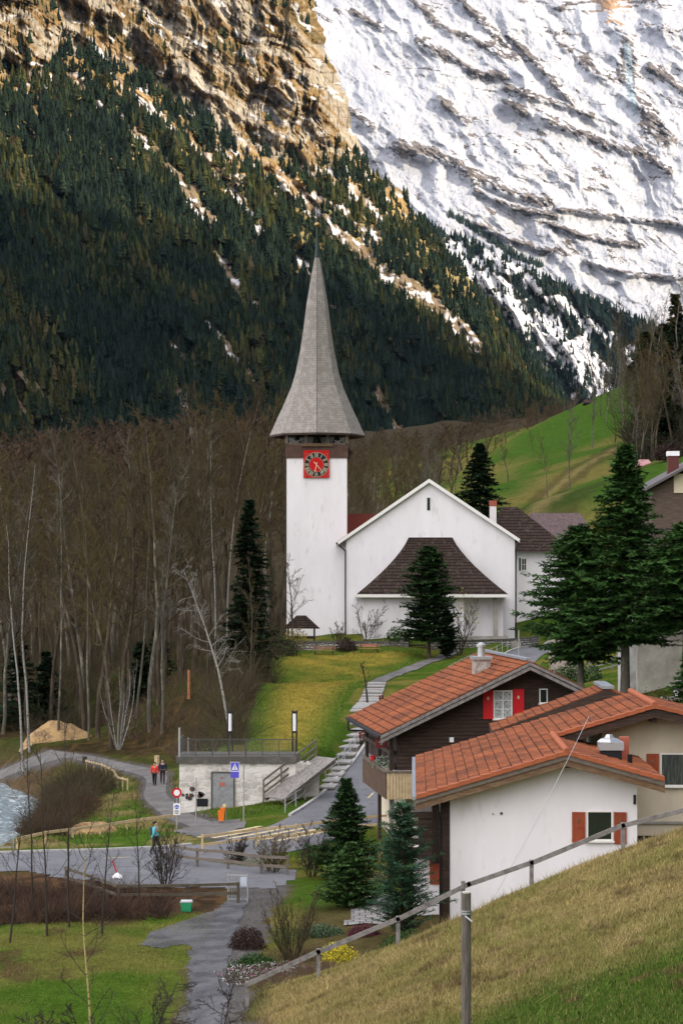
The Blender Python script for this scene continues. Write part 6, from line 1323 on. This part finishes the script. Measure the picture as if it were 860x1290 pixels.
# saplings in front of the yard
for i, (px, Y, H, lean, lb, tm) in enumerate(((115, 57, 7.4, 0, 'young birch with thin yellow-white stem in the left foreground', tan), (60, 84, 8.6, -.03, 'thin bare sapling at the left by the bridge railing', twd), (43, 88, 9, .04, 'dark bare sapling nearest the river edge of the yard', twd), (88, 86, 9.5, 0, 'straight dark sapling left of the dark fence corner', twd),
        (128, 84, 6.2, .05, 'bare sapling behind the dark fence left of the red post', twd), (176, 90, 5.4, 0, 'thin bare whip right of the red leaning post', twd), (12, 82, 6, .1, 'bare twiggy sapling at the far left edge', twd))):
    one(lb, px, Y, seed=70+i, H=H, r0=.05 if i else .045, first=.2, n1=16, n2=4, n3=3, ang=(28, 50), lean=(lean, 0), trunk_m=tm, crown_m=twd, tw=.007, bl=.30, wig=.04, up=.06)
def orchard():
    for k, (px, Y, H, lb) in enumerate(((225, 50, 4.3, 'crooked dark fruit tree top reaching over the path at the bottom'), (150, 50, 4.2, 'dark fruit tree top right of the young birch at the bottom edge'), (55, 54, 3.6, 'bare shrub top poking up at the bottom left corner'))):
        t = bare_tree('bare_tree', lb, 'tree', 90+k, H, .09, .35, 22, 6, 5, (40, 85), (.15-.2*k, 0), .12, .0065, .5, twd, twd, .05, 2); x = (px-430)/F*Y; t.location = (x, Y, tz(x, Y)-.2)
orchard()
# --- conifers
def conifer(name, label, seed, H, Rb, trunk_r=.2, clear=.08, whorls=34, nb=7, sprays=11, sw=.10, slen=.34, m=None, shape=1.0, droop=.25, irr=.25, top=0., tm=None, cat='tree'):
    r = np.random.default_rng(seed); t = thing(name, label, cat, (0, 0, 0))
    V, Fc = tubes([(0, 0, -.3)], [(0, 0, H*.98)], [trunk_r], [.015], 9); np_mesh('trunk', V, Fc, tm or barkd, t, smooth=True)
    B = ([], [], [], []); C = []; D = []; U = []
    for i in range(whorls):
        pass
        for j in range(nb):
            h = clear+(1-clear)*min(.995, (i+r.random()*1.6)/whorls); prof = ((1-h)/(1-clear))**shape*min(1, .55+(h-clear)*4)*(1-top)+top*math.sqrt(max(0, 1-((h-.45)/.56)**2)); z = h*H
            az = r.random()*6.283; L = max(.12, Rb*prof*(1+r.normal()*irr)*(.72+.62*float(vn(az*1.6, h*7, seed)))); n = max(4, int(sprays*(.4+L/Rb)))
            d = np.array([math.cos(az), math.sin(az), .18-droop*.6]); p = np.array([0, 0, z]); pts = [p]
            for q in range(4): d = d+np.array([0, 0, (-droop*.35 if q < 2 else droop*.35)])+r.normal(size=3)*.05; d /= np.linalg.norm(d); pts.append(pts[-1]+d*L/4)
            for q in range(4): B[0].append(pts[q]); B[1].append(pts[q+1]); B[2].append(.02*(1-q/5)); B[3].append(.02*(1-(q+1)/5))
            for q in range(n):
                g = (.12+.9*q/n)*4; jx = min(int(g), 3); c = pts[jx]+(pts[jx+1]-pts[jx])*(g-jx); dd = pts[jx+1]-pts[jx]; dd = dd/np.linalg.norm(dd); sd = np.cross(dd, (0, 0, 1)); sd /= np.linalg.norm(sd)+1e-9
                for sgn_ in (-1, 1): 
                    k = dd*.75+sd*sgn_*r.uniform(.4, 1.1)+np.array([0, 0, r.normal()*.22-.05]); k /= np.linalg.norm(k); C.append(c); D.append(k*slen*(.55+.7*r.random())); U.append(r.normal(size=3)*.35+np.array([0, 0, 1.]))
    V, Fc = tubes(*B, n=3); np_mesh('branches', V, Fc, tm or barkd, t)
    C = np.array(C); D = np.array(D); U = np.array(U); S = np.cross(D, U); S /= np.linalg.norm(S, axis=1, keepdims=True)+1e-9; W = sw*(.7+.6*r.random(len(C)))[:, None]
    Q = np.stack([C, C+D*.35+S*W, C+D, C+D*.35-S*W], 1); Q[:, 2, 2] -= .03
    # second small leaflet each, off to the side
    D2 = D*.6+S*slen*.45; C2 = C+D*.45; S2 = np.cross(D2, U); S2 /= np.linalg.norm(S2, axis=1, keepdims=True)+1e-9; Q2 = np.stack([C2, C2+D2*.4+S2*W*.7, C2+D2, C2+D2*.4-S2*W*.7], 1)
    D3 = D*.6-S*slen*.45; S3 = np.cross(D3, U); S3 /= np.linalg.norm(S3, axis=1, keepdims=True)+1e-9; Q3 = np.stack([C2, C2+D3*.4+S3*W*.7, C2+D3, C2+D3*.4-S3*W*.7], 1)
    V = np.concatenate([Q, Q2, Q3]).reshape(-1, 3); Fc = np.arange(len(V)).reshape(-1, 4); col = (.55+.9*r.random((len(C), 1)))
    col = np.repeat(np.concatenate([col]*3), 4, 0)*np.array([[1, 1, 1.]]); np_mesh('needles', V, Fc, m, t, col=col); return t
def needles(name, c):
    m = mat(name, attr='col', rough=.9, var=[(1.1, tuple(min(1, x*2.0) for x in c), -2, -1)], spec=.06)
    n = m.node_tree; x = [q for q in n.nodes if q.type == 'MIX'][0]; x.inputs[7].default_value = (*c, 1); [l for l in n.links if l.to_socket == x.inputs[0]] and n.links.remove([l for l in n.links if l.to_socket == x.inputs[0]][0]); x.inputs[0].default_value = 1; return m
nd1 = needles('fir_needles', (.036, .085, .020)); nd2 = needles('spruce_needles', (.026, .056, .017)); nd3 = needles('pine_needles', (.035, .085, .045)); nd4 = needles('black_conifer_needles', (.014, .030, .012)); nd5 = needles('bright_spruce', (.052, .105, .03))
def put(t, px, Y, sink=0): x = (px-430)/F*Y; t.location = (x, Y, tz(x, Y)-sink); return t
t = conifer('fir_tree', 'huge dark fir with tall pointed top and bare pale lower trunk before the upper houses', 1, 17.0, 3.9, .36, .24, 80, 9, 17, .075, .42, nd1, .72, .30, .25, tm=barkg); x = (787-430)/F*135; t.location = (x, 135, -8.7)
t = conifer('fir_tree', 'lower dark fir reaching left towards the church from the tall fir', 21, 10.6, 3.5, .25, .16, 64, 9, 17, .075, .42, nd1, .42, .25, .25, tm=barkg); x = (731-430)/F*137; t.location = (x, 137, -7.6)
t = conifer('fir_tree', 'broad dark fir filling the right edge above the old chalet', 2, 15.0, 3.0, .3, .55, 56, 9, 16, .075, .42, nd1, .45, .3, .3, tm=barkg); x = (862-430)/F*131; t.location = (x, 131, -11.9)
put(conifer('spruce_tree', 'tall narrow black-green spruce at the edge of the wood left of the tower', 3, 16.8, 2.3, .2, .08, 60, 9, 11, .09, .38, nd4, .6, .25, .2), 314, 186)
put(conifer('pine_tree', 'dense rounded dark conifer standing before the church porch', 4, 11.4, 2.5, .2, .14, 60, 9, 14, .085, .36, nd2, .7, .1, .22, top=.55), 540, 212)
put(conifer('yew_tree', 'small columnar black yew at the foot of the porch conifer', 5, 4.8, .95, .08, .05, 22, 9, 8, .10, .3, nd4, .4, -.2, .2), 563, 211)
put(conifer('spruce_tree', 'dark conifer rising behind the right shoulder of the church roof', 6, 15.8, 4.6, .25, .1, 52, 8, 12, .14, .55, nd4, .75, .3, .25), 604, 272)
put(conifer('spruce_tree', 'dark spruce standing on the meadow below the crest wood', 7, 10, 2.8, .2, .05, 26, 8, 9, .25, .8, nd4, .8, .3, .2), 838, 345)
put(conifer('spruce_tree', 'taller of the two dense garden spruces by the new timber fence', 8, 4.75, 1.65, .09, .02, 52, 9, 15, .045, .20, nd2, .85, .15, .16), 436, 97.5)
put(conifer('spruce_tree', 'smaller compact dome-shaped garden spruce in front of the taller one', 9, 2.75, 1.3, .07, .01, 44, 9, 14, .04, .16, nd5, .6, .05, .12), 443, 88.5)
put(conifer('pine_tree', 'loose feathery blue-green pine beside the white house corner', 10, 5.3, 1.35, .07, .05, 34, 8, 10, .025, .26, nd3, .42, -.3, .3), 507, 80)
put(conifer('spruce_tree', 'low green conifer spray at the right edge above the garden lantern', 11, 4.6, 1.6, .09, .05, 22, 8, 10, .07, .3, nd1, .8, .3, .3), 866, 120)
for i, (px, Y, H, Rb) in enumerate(((706, 126, 2.6, 1.9), (738, 124, 2.4, 2.0), (768, 122, 2.0, 1.8))):
    put(conifer('evergreen_shrub', ('spreading evergreen shrub under the fir, leftmost', 'middle spreading evergreen shrub under the fir', 'spreading evergreen shrub right against the fir trunk')[i], 12+i, H, Rb, .05, .02, 18, 9, 12, .08, .3, nd1, .5, .0, .3, cat='shrub'), px, Y)
for i, (px, Y, H, Rb, lb) in enumerate(((178, 190, 6.5, 1.9, 'small dark evergreen among the bare trunks above the debris bank'), (200, 196, 9, 2.2, 'taller dark evergreen among the bare trunks left of the pale birch'), (58, 200, 7, 2.2, 'dark evergreen behind the sandy heap'), (24, 196, 9, 2.4, 'dark evergreen in the wood at the left edge'))):
    put(conifer('spruce_tree', lb, 80+i, H, Rb, .1, .03, 24, 8, 8, .12, .45, nd4, .7, .25, .3), px, Y)
# --- leafy clumps
def clump(name, label, cat, px, Y, W, H, D_, n, m, seed, size=.05, z=None, colr=None, kind=None):
    r = np.random.default_rng(seed); x = (px-430)/F*Y; z = tz(x, Y) if z is None else z; u = r.normal(size=(n, 3)); u /= np.linalg.norm(u, axis=1, keepdims=True); u *= (r.random((n, 1))**.35); u[:, 2] = abs(u[:, 2])
    lump = 1+.35*(fbm(u[:, 0]*2.2+seed, u[:, 1]*2.2+u[:, 2], 3, seed)-.5)*2; C = np.array([x, Y, z])+u*lump[:, None]*np.array([W/2, D_/2, H]); d = r.normal(size=(n, 3)); d /= np.linalg.norm(d, axis=1, keepdims=True); s = np.cross(d, r.normal(size=(n, 3))); s /= np.linalg.norm(s, axis=1, keepdims=True)
    sz = size*(.6+.8*r.random((n, 1))); Q = np.stack([C-d*sz, C+s*sz*.5, C+d*sz, C-s*sz*.5], 1); o = np_mesh(name, Q.reshape(-1, 3), np.arange(4*n).reshape(-1, 4), m, col=(np.array(colr)[r.integers(0, len(colr), n)].repeat(4, 0) if colr is not None else None)); tag(o, label, cat, kind=kind); return o
cm = mat('clump_leaves', attr='col', rough=.9, spec=.05)
yel = [(.62, .50, .03), (.50, .42, .04), (.16, .17, .03)]; hea = [(.16, .03, .07), (.10, .025, .04), (.06, .04, .03)]; brn = [(.035, .022, .018), (.06, .04, .03), (.045, .03, .03)]; grn = [(.03, .07, .02), (.05, .10, .03), (.02, .045, .015)]; gry = [(.07, .12, .06), (.10, .14, .09)]
clump('forsythia_bush', 'bright yellow forsythia bush in the garden bed', 'shrub', 428, 76.5, 1.5, .75, 1.2, 1800, cm, 1, .035, colr=yel)
clump('forsythia_bush', 'yellow flowering bush at the foot of the church tower', 'shrub', 372, 217.5, 3.2, 2.2, 2, 1600, cm, 2, .09, colr=[(.42, .34, .05), (.16, .15, .05), (.09, .07, .04)])
clump('forsythia_bush', 'thin haze of yellow blossom on the bare tree by the porch', 'shrub', 584, 213.3, 3.4, 3.4, 2.4, 260, cm, 3, .08, z=tz(12.6, 213)+3.2, colr=[(.50, .40, .10), (.36, .28, .09)])
clump('heather_bush', 'purple-red heather mound beside the paved garden patch', 'shrub', 458, 82, 1.5, .45, .9, 2600, cm, 4, .03, colr=hea)
clump('dark_shrub', 'round dark brown shrub beside the forked gravel path', 'shrub', 311, 80.5, 1.6, .85, 1.4, 4200, cm, 5, .035, colr=brn)
clump('green_shrub', 'grey-green low plant between the bare shrub and the patio', 'shrub', 403, 82.5, 1.9, .5, .9, 1800, cm, 6, .045, colr=gry)
clump('green_shrub', 'dark evergreen ground shrub at the foot of the white house', 'shrub', 520, 76, 2.6, .75, 1.3, 5000, cm, 7, .04, colr=grn)
clump('green_shrub', 'dark green shrub mound at the lower left of the flower bed', 'shrub', 324, 76.5, 1.9, .5, 1.2, 3000, cm, 8, .04, colr=grn)
clump('green_shrub', 'leafy green bush against the church wall beside the porch conifer', 'shrub', 500, 217.6, 3.0, 2.1, 1.6, 1500, cm, 9, .10, colr=grn+[(.10, .16, .04)])
clump('green_shrub', 'dark hedge-like bush under the left end of the church wall', 'shrub', 352, 213, 4.2, 2.2, 2.6, 3000, cm, 10, .09, colr=brn+grn)
clump('dark_shrub', 'dark twiggy bush between the two benches by the church wall', 'shrub', 436, 215.6, 2.6, 1.5, 1.6, 1600, cm, 11, .08, colr=brn)
clump('green_shrub', 'olive bush growing on the bank right behind the terrace lamp', 'shrub', 262, 137, 3.2, 1.9, 3, 2600, cm, 12, .06, colr=[(.09, .11, .03), (.14, .13, .05), (.06, .05, .03)])
clump('green_shrub', 'mossy bush at the corner above the pink retaining wall', 'shrub', 725, 165, 5.5, 1.8, 3, 3200, cm, 13, .10, colr=grn+[(.16, .16, .10)])
clump('dark_shrub', 'dark overgrown bush below the garden lantern at the right', 'shrub', 838, 121, 4.0, 3.0, 3, 4200, cm, 14, .07, colr=[(.03, .03, .015), (.05, .045, .02), (.02, .03, .012)])
clump('green_shrub', 'low green planting before the rear white house', 'shrub', 668, 233, 2.4, .9, 1.5, 900, cm, 15, .08, colr=grn)
clump('dark_shrub', 'long dark hedge above the pink-roofed hut on the meadow', 'shrub', 842, 285, 5.2, 2.6, 2.5, 2600, cm, 16, .14, colr=brn)
o = clump('garden_flowers', 'mixed bed of white and pink spring flowers and leaves beside the path', None, 345, 73.5, 4.6, .24, 5.5, 9000, cm, 17, .03, colr=[(.03, .06, .02), (.06, .09, .03), (.05, .04, .03), (.04, .07, .03), (.07, .06, .035), (.62, .60, .60), (.40, .12, .24)], kind='stuff')
def gy(px, py, lo=120, hi=240):
    ys = np.arange(lo, hi, .5); xs_ = (px-430)/F*ys; q = HZ-terrain(xs_, ys)*F/ys; return float(ys[int(np.argmin(abs(q-py)))])
# --- sand heap, stumps, orange cut trunks
def mound(name, label, cat, px, Y, W, H, D_, m, seed):
    n, k = 40, 28; x = (px-430)/F*Y; U = np.linspace(0, 1, k)[:, None]*np.ones((1, n)); A = np.linspace(0, 2*math.pi, n)[None, :]*np.ones((k, 1)); X = x+U*np.cos(A)*W/2; Yy = Y+U*np.sin(A)*D_/2
    h = np.cos(U*math.pi/2)**.9*H*(1+.5*(fbm(X*.8, Yy*.8, 4, seed)-.5))+(fbm(X*3, Yy*3, 4, seed)-.5)*.12*(1-U); Z = terrain(X, Yy)+h-.05; o = np_mesh(name, np.stack([X, Yy, Z], -1).reshape(-1, 3), grid_faces(k, n), m, smooth=True); return tag(o, label, cat)
sand = mat('sandy_earth', (.36, .24, .105), .95, var=[(1.1, (.17, .105, .055), .42, .62), (6, (.45, .31, .17), .5, .7)], bump=(7, 1, .1))
mound('earth_heap', 'heap of bright sandy earth at the edge of the wood', 'heap', 70, 179, 6.4, 1.7, 3.5, sand, 3)
mound('earth_heap', 'smaller reddish earth mound by the verge fence', 'heap', 115, 119, 3.4, .8, 2.0, sand, 5)
cutm = mat('orange_cut_wood', (.42, .17, .07), .9, var=[(3, (.26, .11, .05), .45, .65)])
for i, (px, Y, h, lb) in enumerate(((246, gy(246, 845, 160), 2.2, 'tallest orange stripped trunk on the debris bank'), (231, gy(231, 862, 160), 2.0, 'shorter orange stripped trunk left of the tallest'), (238, gy(238, 878, 155), 2.2, 'orange stripped trunk lowest on the bank'), (198, 156, .8, 'pale yellow cut stump low on the debris bank'), (107, 163, .5, 'dark stump at the bend of the footpath'))):
    x = (px-430)/F*Y; z = tz(x, Y); mb = MB(Fr((x, Y, z))); mb.lathe((0, 0, -.2), [(.17, 0), (.13, .3), (.11, h*.8), (.10, h+.2)] if h > 1 else [(.3, 0), (.22, .3), (.2, h*.8), (.2, h+.2)], 9); o = mb.build('tree_stump', cutm if i < 3 else (paleplank if i == 3 else barkd)); tag(o, lb, 'stump')
# --- brushwood: countless thin twigs
def brush(label, n, area, Hm, m, seed, tw=.012, name='brushwood'):
    r = np.random.default_rng(seed); X = []; Y = []
    while len(X) < n:
        y = r.uniform(area[2], area[3], n); px = r.uniform(area[0], area[1], n); x = (px-430)/F*y; ok = (pdist(x, y, RIVER)[0] > 10.3) & (np.minimum.reduce([pdist(x, y, p)[0] for p in PATHS]) > 1.3) & (pdist(x, y, ROADC)[0] > ROADHW+.5) & (fbm(x*.35, y*.35, 3, seed) > .40)
        if len(area) > 4: ok &= inpoly(x, y, area[4])
        X += list(x[ok]); Y += list(y[ok])
    X = np.array(X[:n]); Y = np.array(Y[:n]); Z = terrain(X, Y); P0 = np.stack([X, Y, Z-.05], -1); d = r.normal(size=(n, 3))*np.array([.55, .55, .2]); d[:, 2] = abs(d[:, 2])+.55; d /= np.linalg.norm(d, axis=1, keepdims=True); L = Hm*(.3+.8*r.random((n, 1)))*(.3+1.5*fbm(X*.5, Y*.5, 4, seed+7))[:, None]; P1 = P0+d*L*.5; d2 = d+r.normal(size=(n, 3))*.35; P2 = P1+d2*L*.5; P3 = P1+(d+r.normal(size=(n, 3))*.8)*L*.3; o1 = np.full(n, tw)
    V, Fc = tubes(np.concatenate([P0, P1, P1]), np.concatenate([P1, P2, P3]), np.concatenate([o1, o1*.8, o1*.7]), np.concatenate([o1*.8, o1*.3, o1*.3])); o = np_mesh(name, V, Fc, m); tag(o, label, None, kind='stuff')
brush('brown bramble thicket filling the strip before the yard', 6500, (-40, 215, 86.5, 97, [(-22, 86), (-6.8, 87.5), (-7.5, 93.5), (-11.5, 95), (-22, 101)]), .85, mat('bramble', (.05, .032, .025), .9, spec=.02, var=[(1.2, (.10, .065, .045), .45, .6)]), 1, .010)
brush('grey-brown scrub on the river bank', 9000, (-20, 150, 134, 172, [(-30, 134), (-17.5, 134), (-16, 146), (-20, 156), (-27, 164), (-34, 168)]), 1.5, twb, 2, .015)
brush('rusty dead scrub at the river edge near the verge', 3500, (30, 150, 116, 140, [(-22, 118), (-15.5, 117), (-15.5, 135), (-22, 140)]), 1.2, twr, 3, .012)
brush('tangle of cut branches on the debris bank', 9000, (110, 330, 140, 215, [(-10.5, 141), (-7, 140), (-7.3, 170), (-8.5, 214), (-26, 214), (-19, 176), (-13, 160)]), .9, mat('dead_branches', (.11, .08, .05), .9, spec=.02, var=[(.6, (.09, .06, .04), .4, .6)]), 4, .02)
brush('low undergrowth on the floor of the wood', 16000, (-30, 350, 190, 300), 2.6, twb, 5, .022)
brush('dark undergrowth between the trees behind the church', 5000, (440, 620, 262, 330), 3.0, twb, 6, .03)
brush('young shoots standing along the upper edge of the lawn', 1600, (255, 345, 135, 205, [(-11, 134), (-6.4, 134), (-6.9, 152), (-7.3, 200), (-12, 200)]), 3.4, twb, 7, .018)
brush('dry stalks and dark plants in the garden bed', 2600, (290, 420, 68, 82, [(-3.2, 69), (-.8, 70), (1, 76), (-.6, 80), (-3.6, 80)]), .35, mat('bed_stalks', (.10, .07, .045), .9, spec=.02), 8, .008)
brush('dark wood floor scrub on the crest of the meadow hill', 3500, (790, 880, 330, 470), 5.0, mat('crest_scrub', (.030, .028, .018), .9, spec=.02), 9, .06)
for k, (px, Y, H) in enumerate(((842, 400, 12), (862, 380, 13), (812, 440, 9), (872, 430, 12), (828, 470, 11), (850, 450, 14), (836, 430, 10))):
    put(conifer('spruce_tree', 'dark spruce among the bare trees on the hill crest'+(', lowest and nearest', ', at the far right edge', ', leftmost small one', ', tallest at the right', ', rear middle one', ', tallest of all behind the rest', ', slim one in the middle')[k], 60+k, H, 3.0, .2, .05, 22, 8, 7, .28, 1.0, nd4, .8, .3, .25), px, Y)
# --- grass blades
def grass(label, n, poly, hgt, seed, name='grass', wd=.012):
    r = np.random.default_rng(seed); A = np.array(poly); X = []; Y = []
    while len(X) < n:
        x = r.uniform(A[:, 0].min(), A[:, 0].max(), n); y = r.uniform(A[:, 1].min(), A[:, 1].max(), n); ok = inpoly(x, y, poly) & (np.minimum.reduce([pdist(x, y, p)[0] for p in PATHS]) > 1.0) & (pdist(x, y, ROADC)[0] > ROADHW+.3); X += list(x[ok]); Y += list(y[ok])
    X = np.array(X[:n]); Y = np.array(Y[:n]); Z = terrain(X, Y)-.01; c = gcol(X, Y); k = .55+.75*fbm(X*1.3, Y*1.3, 4, seed)+.5*(r.random(n)-.5); h = hgt*(.4+.9*r.random(n))*(.35+1.1*fbm(X*.8, Y*.8, 3, seed+3)); a = r.random(n)*6.283; lx, ly = np.cos(a), np.sin(a); w_ = wd*(.7+.6*r.random(n)); t = r.normal(size=(n, 2))*.45
    V = np.stack([np.stack([X-lx*w_, Y-ly*w_, Z], -1), np.stack([X+lx*w_, Y+ly*w_, Z], -1), np.stack([X+t[:, 0]*h, Y+t[:, 1]*h, Z+h], -1)], 1).reshape(-1, 3)
    cc = np.clip(c*k[:, None]*1.25, 0, .8); st = r.random(n) < .18; cc[st] = cc[st]*.4+np.array([.26, .20, .09])*.6; o = np_mesh(name, V, np.arange(3*n).reshape(-1, 3), mat('grass_blades', attr='col', rough=1, spec=0), col=np.repeat(cc, 3, 0)); tag(o, label, None, kind='stuff')
grass('dry winter grass and fresh green on the near slope', 170000, [(-3.2, 66), (-3.3, 69.5), (13, 69.5), (13, 44), (3, 44), (-1.5, 57)], .11, 1, wd=.014)
grass('taller dead tufts scattered over the near slope', 16000, [(-3.2, 66), (-3.3, 69), (13, 69), (13, 44), (3, 44), (-1.5, 57)], .30, 12, name='dry_grass_tufts', wd=.010)
grass('short green lawn grass beside the forked path', 50000, [(-13.5, 64), (-13.5, 89), (-7, 91), (-4.8, 90), (-3.2, 64)], .07, 2, wd=.013)
grass('yellow-green grass of the church lawn', 46000, LAWN, .13, 3, wd=.028)
grass('rough verge grass between river, footpath and road', 36000, [(-22, 111), (-9.5, 118), (-11, 128), (-11.2, 150), (-18, 152), (-19, 130)], .22, 4, wd=.022)
grass('green verge grass along the kerb below the ramp', 14000, [(-6.2, 121.6), (-1.8, 125), (.8, 137), (2.6, 150), (4.2, 162), (2.8, 165), (.6, 150), (-1.2, 130), (-9.8, 126.6), (-9.8, 124.5)], .15, 5, wd=.02)
grass('grass on the bank between the new fence and the yard', 14000, [(-8, 105.5), (-3, 101.5), (4, 101), (4.5, 113), (-1, 110.8), (-5, 107.5)], .16, 6, wd=.016)
patch('garden_paving', [(.1, 84), (1.9, 84), (2.5, 91), (.9, 91)], brickmat('grey_paving', (.26, .25, .24), (.19, .185, .18), (.06, .06, .055), 1, .5, .5, .03, .5), .05, .3)
# ================================================================ people
def person(label, px, py, Y, face, pose, jc, tc, backpack=None):
    """body: one skinned surface; jacket, trousers, hair, shoes as children"""
    p = P(px, py, Y); z = tz(p.x, p.y)+.05; t = thing('person', label, 'person', (p.x, p.y, z)); t.rotation_euler = (0, 0, 0)
    c, s = math.cos(face), math.sin(face)
    def W(v): return (v[0]*c-v[1]*s, v[0]*s+v[1]*c, v[2])
    J = pose
    def skin(name, edges, rad, m, parent, grow=0):
        names = []; [names.append(k) for e in edges for k in e if k not in names]; me = bpy.data.meshes.new(name); me.from_pydata([W(J[k]) for k in names], [(names.index(a), names.index(b)) for a, b in edges], []); o = bpy.data.objects.new(name, me); COL.objects.link(o); o.parent = parent; me.materials.append(m)
        o.modifiers.new('skin', 'SKIN').use_smooth_shade = True; o.modifiers.new('sub', 'SUBSURF').levels = 2; o.modifiers[1].render_levels = 2
        for i, k in enumerate(names): r_ = rad[k]; r_ = r_ if isinstance(r_, tuple) else (r_, r_); me.skin_vertices[0].data[i].radius = (r_[0]+grow, r_[1]+grow); me.skin_vertices[0].data[i].use_root = (i == 0)
        return o
    rad = dict(pel=(.13, .10), waist=(.12, .09), chest=(.155, .11), neck=.055, head0=.078, head1=.092, head2=.06, shL=.065, shR=.065, elL=.042, elR=.042, wrL=.028, wrR=.028, haL=.035, haR=.035, hiL=.085, hiR=.085, knL=.055, knR=.055, anL=.036, anR=.036, toL=.035, toR=.035)
    body = [('pel', 'waist'), ('waist', 'chest'), ('chest', 'neck'), ('neck', 'head0'), ('head0', 'head1'), ('head1', 'head2'), ('chest', 'shL'), ('shL', 'elL'), ('elL', 'wrL'), ('wrL', 'haL'), ('chest', 'shR'), ('shR', 'elR'), ('elR', 'wrR'), ('wrR', 'haR'),
            ('pel', 'hiL'), ('hiL', 'knL'), ('knL', 'anL'), ('anL', 'toL'), ('pel', 'hiR'), ('hiR', 'knR'), ('knR', 'anR'), ('anR', 'toR')]
    skin('body', body, rad, mat('skin', (.42, .24, .16), .6), t)
    skin('jacket', [('pel', 'waist'), ('waist', 'chest'), ('chest', 'shL'), ('shL', 'elL'), ('elL', 'wrL'), ('chest', 'shR'), ('shR', 'elR'), ('elR', 'wrR')], rad, jc, t, .028)
    skin('trousers', [('pel', 'hiL'), ('hiL', 'knL'), ('knL', 'anL'), ('pel', 'hiR'), ('hiR', 'knR'), ('knR', 'anR')], rad, tc, t, .020)
    for sd in 'LR': skin('shoe', [('an'+sd, 'to'+sd)], rad, dark, t, .018)
    hd = J['head1']; hm = mat('dark_hair', (.02, .015, .012), .8); mb = MB(); n = 14
    for (r_, h) in (): pass
    V = []; Fc = []
    for i in range(7):
        ph = math.pi*.5*i/6*1.25
        for j in range(n):
            a = 2*math.pi*j/n; V.append(Vector(W((hd[0]+.102*math.sin(max(ph, .02))*math.cos(a), hd[1]-.02+.115*math.sin(max(ph, .02))*math.sin(a)-.012*i, hd[2]+.035+.115*math.cos(ph)))))
    for i in range(6):
        for j in range(n): Fc.append((i*n+j, i*n+(j+1) % n, (i+1)*n+(j+1) % n, (i+1)*n+j))
    me = bpy.data.meshes.new('hair'); me.from_pydata(V, [], Fc); o = bpy.data.objects.new('hair', me); COL.objects.link(o); o.parent = t; me.materials.append(hm)
    # face: nose, eyes, mouth, ears
    f = MB(); hx, hy, hz = hd
    for ex in (-.032, .032): f.lathe(W((hx+ex, hy+.088, hz-.005)), [(.004, -.01), (.012, 0), (.004, .01)], 8)
    f.build('eyes', dark).parent = t
    f = MB(); f.add([W((hx-.014, hy+.085, hz-.035)), W((hx+.014, hy+.085, hz-.035)), W((hx, hy+.12, hz-.032)), W((hx, hy+.085, hz+.01))], [(0, 1, 2), (0, 2, 3), (1, 3, 2), (0, 3, 1)]); f.build('nose', MATS['skin']).parent = t
    # fingers on each hand
    for sd in 'LR':
        h0 = Vector(J['ha'+sd]); w0 = Vector(J['wr'+sd]); d = (h0-w0).normalized(); f = MB(); sx = 1 if sd == 'R' else -1
        for k in range(4): a = h0+Vector((0, -.03+.02*k, 0))+d*.02; b = a+d*(.045 if k in (1, 2) else .036); e = b+(d*.7+Vector((-sx*.6, 0, 0)))*.03; f.tube(W(a), W(b), .010, .009, 6); f.tube(W(b), W(e), .009, .007, 6)
        a = h0+Vector((0, .035, 0))-d*.02; f.tube(W(a), W(a+d*.035+Vector((0, .03, 0))), .011, .008, 6); f.build('fingers', MATS['skin']).parent = t
    if backpack: 
        f = MB(); cx, cy, cz = J['chest']; v = [W((cx+a, cy+b, cz+c_)) for c_ in (-.26, .14) for a, b in ((-.14, -.30), (.14, -.30), (.14, -.12), (-.14, -.12))]; f.add(v, [(0, 1, 2, 3), (7, 6, 5, 4), (0, 4, 5, 1), (1, 5, 6, 2), (2, 6, 7, 3), (3, 7, 4, 0)]); o = f.build('backpack', backpack, bevel=.04); o.parent = t
    return t
def pose(step=.18, arm=.12, H=1.72, bend=.0):
    k = H/1.72
    J = dict(pel=(0, 0, .95), waist=(0, 0, 1.08), chest=(0, .01, 1.30), neck=(0, .01, 1.46), head0=(0, .02, 1.54), head1=(0, .025, 1.61), head2=(0, .02, 1.67), shL=(-.19, 0, 1.40), shR=(.19, 0, 1.40), elL=(-.25, -arm*.4, 1.13), elR=(.25, arm*.2, 1.13), wrL=(-.25, arm, .90), wrR=(.25, -arm*.6, .88),
             haL=(-.25, arm+.03, .83), haR=(.25, -arm*.7, .81), hiL=(-.09, 0, .90), hiR=(.09, 0, .90), knL=(-.10, step*.55+.04, .50), knR=(.10, -step*.35+.03, .49), anL=(-.10, step, .08), anR=(.10, -step, .10), toL=(-.10, step+.16, .035), toR=(.10, -step+.15, .035))
    return {a: tuple(np.array(b)*k) for a, b in J.items()}
person('walker in a bright red jacket and dark trousers, left of the pair on the footpath', 195, 985, 146.5, math.pi*.95, pose(.12, .08, 1.64), mat('red_jacket', (.62, .045, .03), .7), blkm)
person('walker in a navy jacket and dark trousers, right of the pair on the footpath', 205, 983, 146.9, math.pi*1.02, pose(.10, .10, 1.76), mat('navy_jacket', (.012, .02, .05), .7), mat('dark_red_trousers', (.03, .012, .014), .8))
person('lone walker in a turquoise jacket crossing the yard by the bare shrub', 196, 1077, 107.5, -math.pi*.62, pose(.26, .15, 1.70), mat('turquoise_jacket', (.10, .42, .46), .7), mat('dark_olive_trousers', (.03, .032, .022), .8), mat('dark_backpack', (.03, .05, .06), .7))
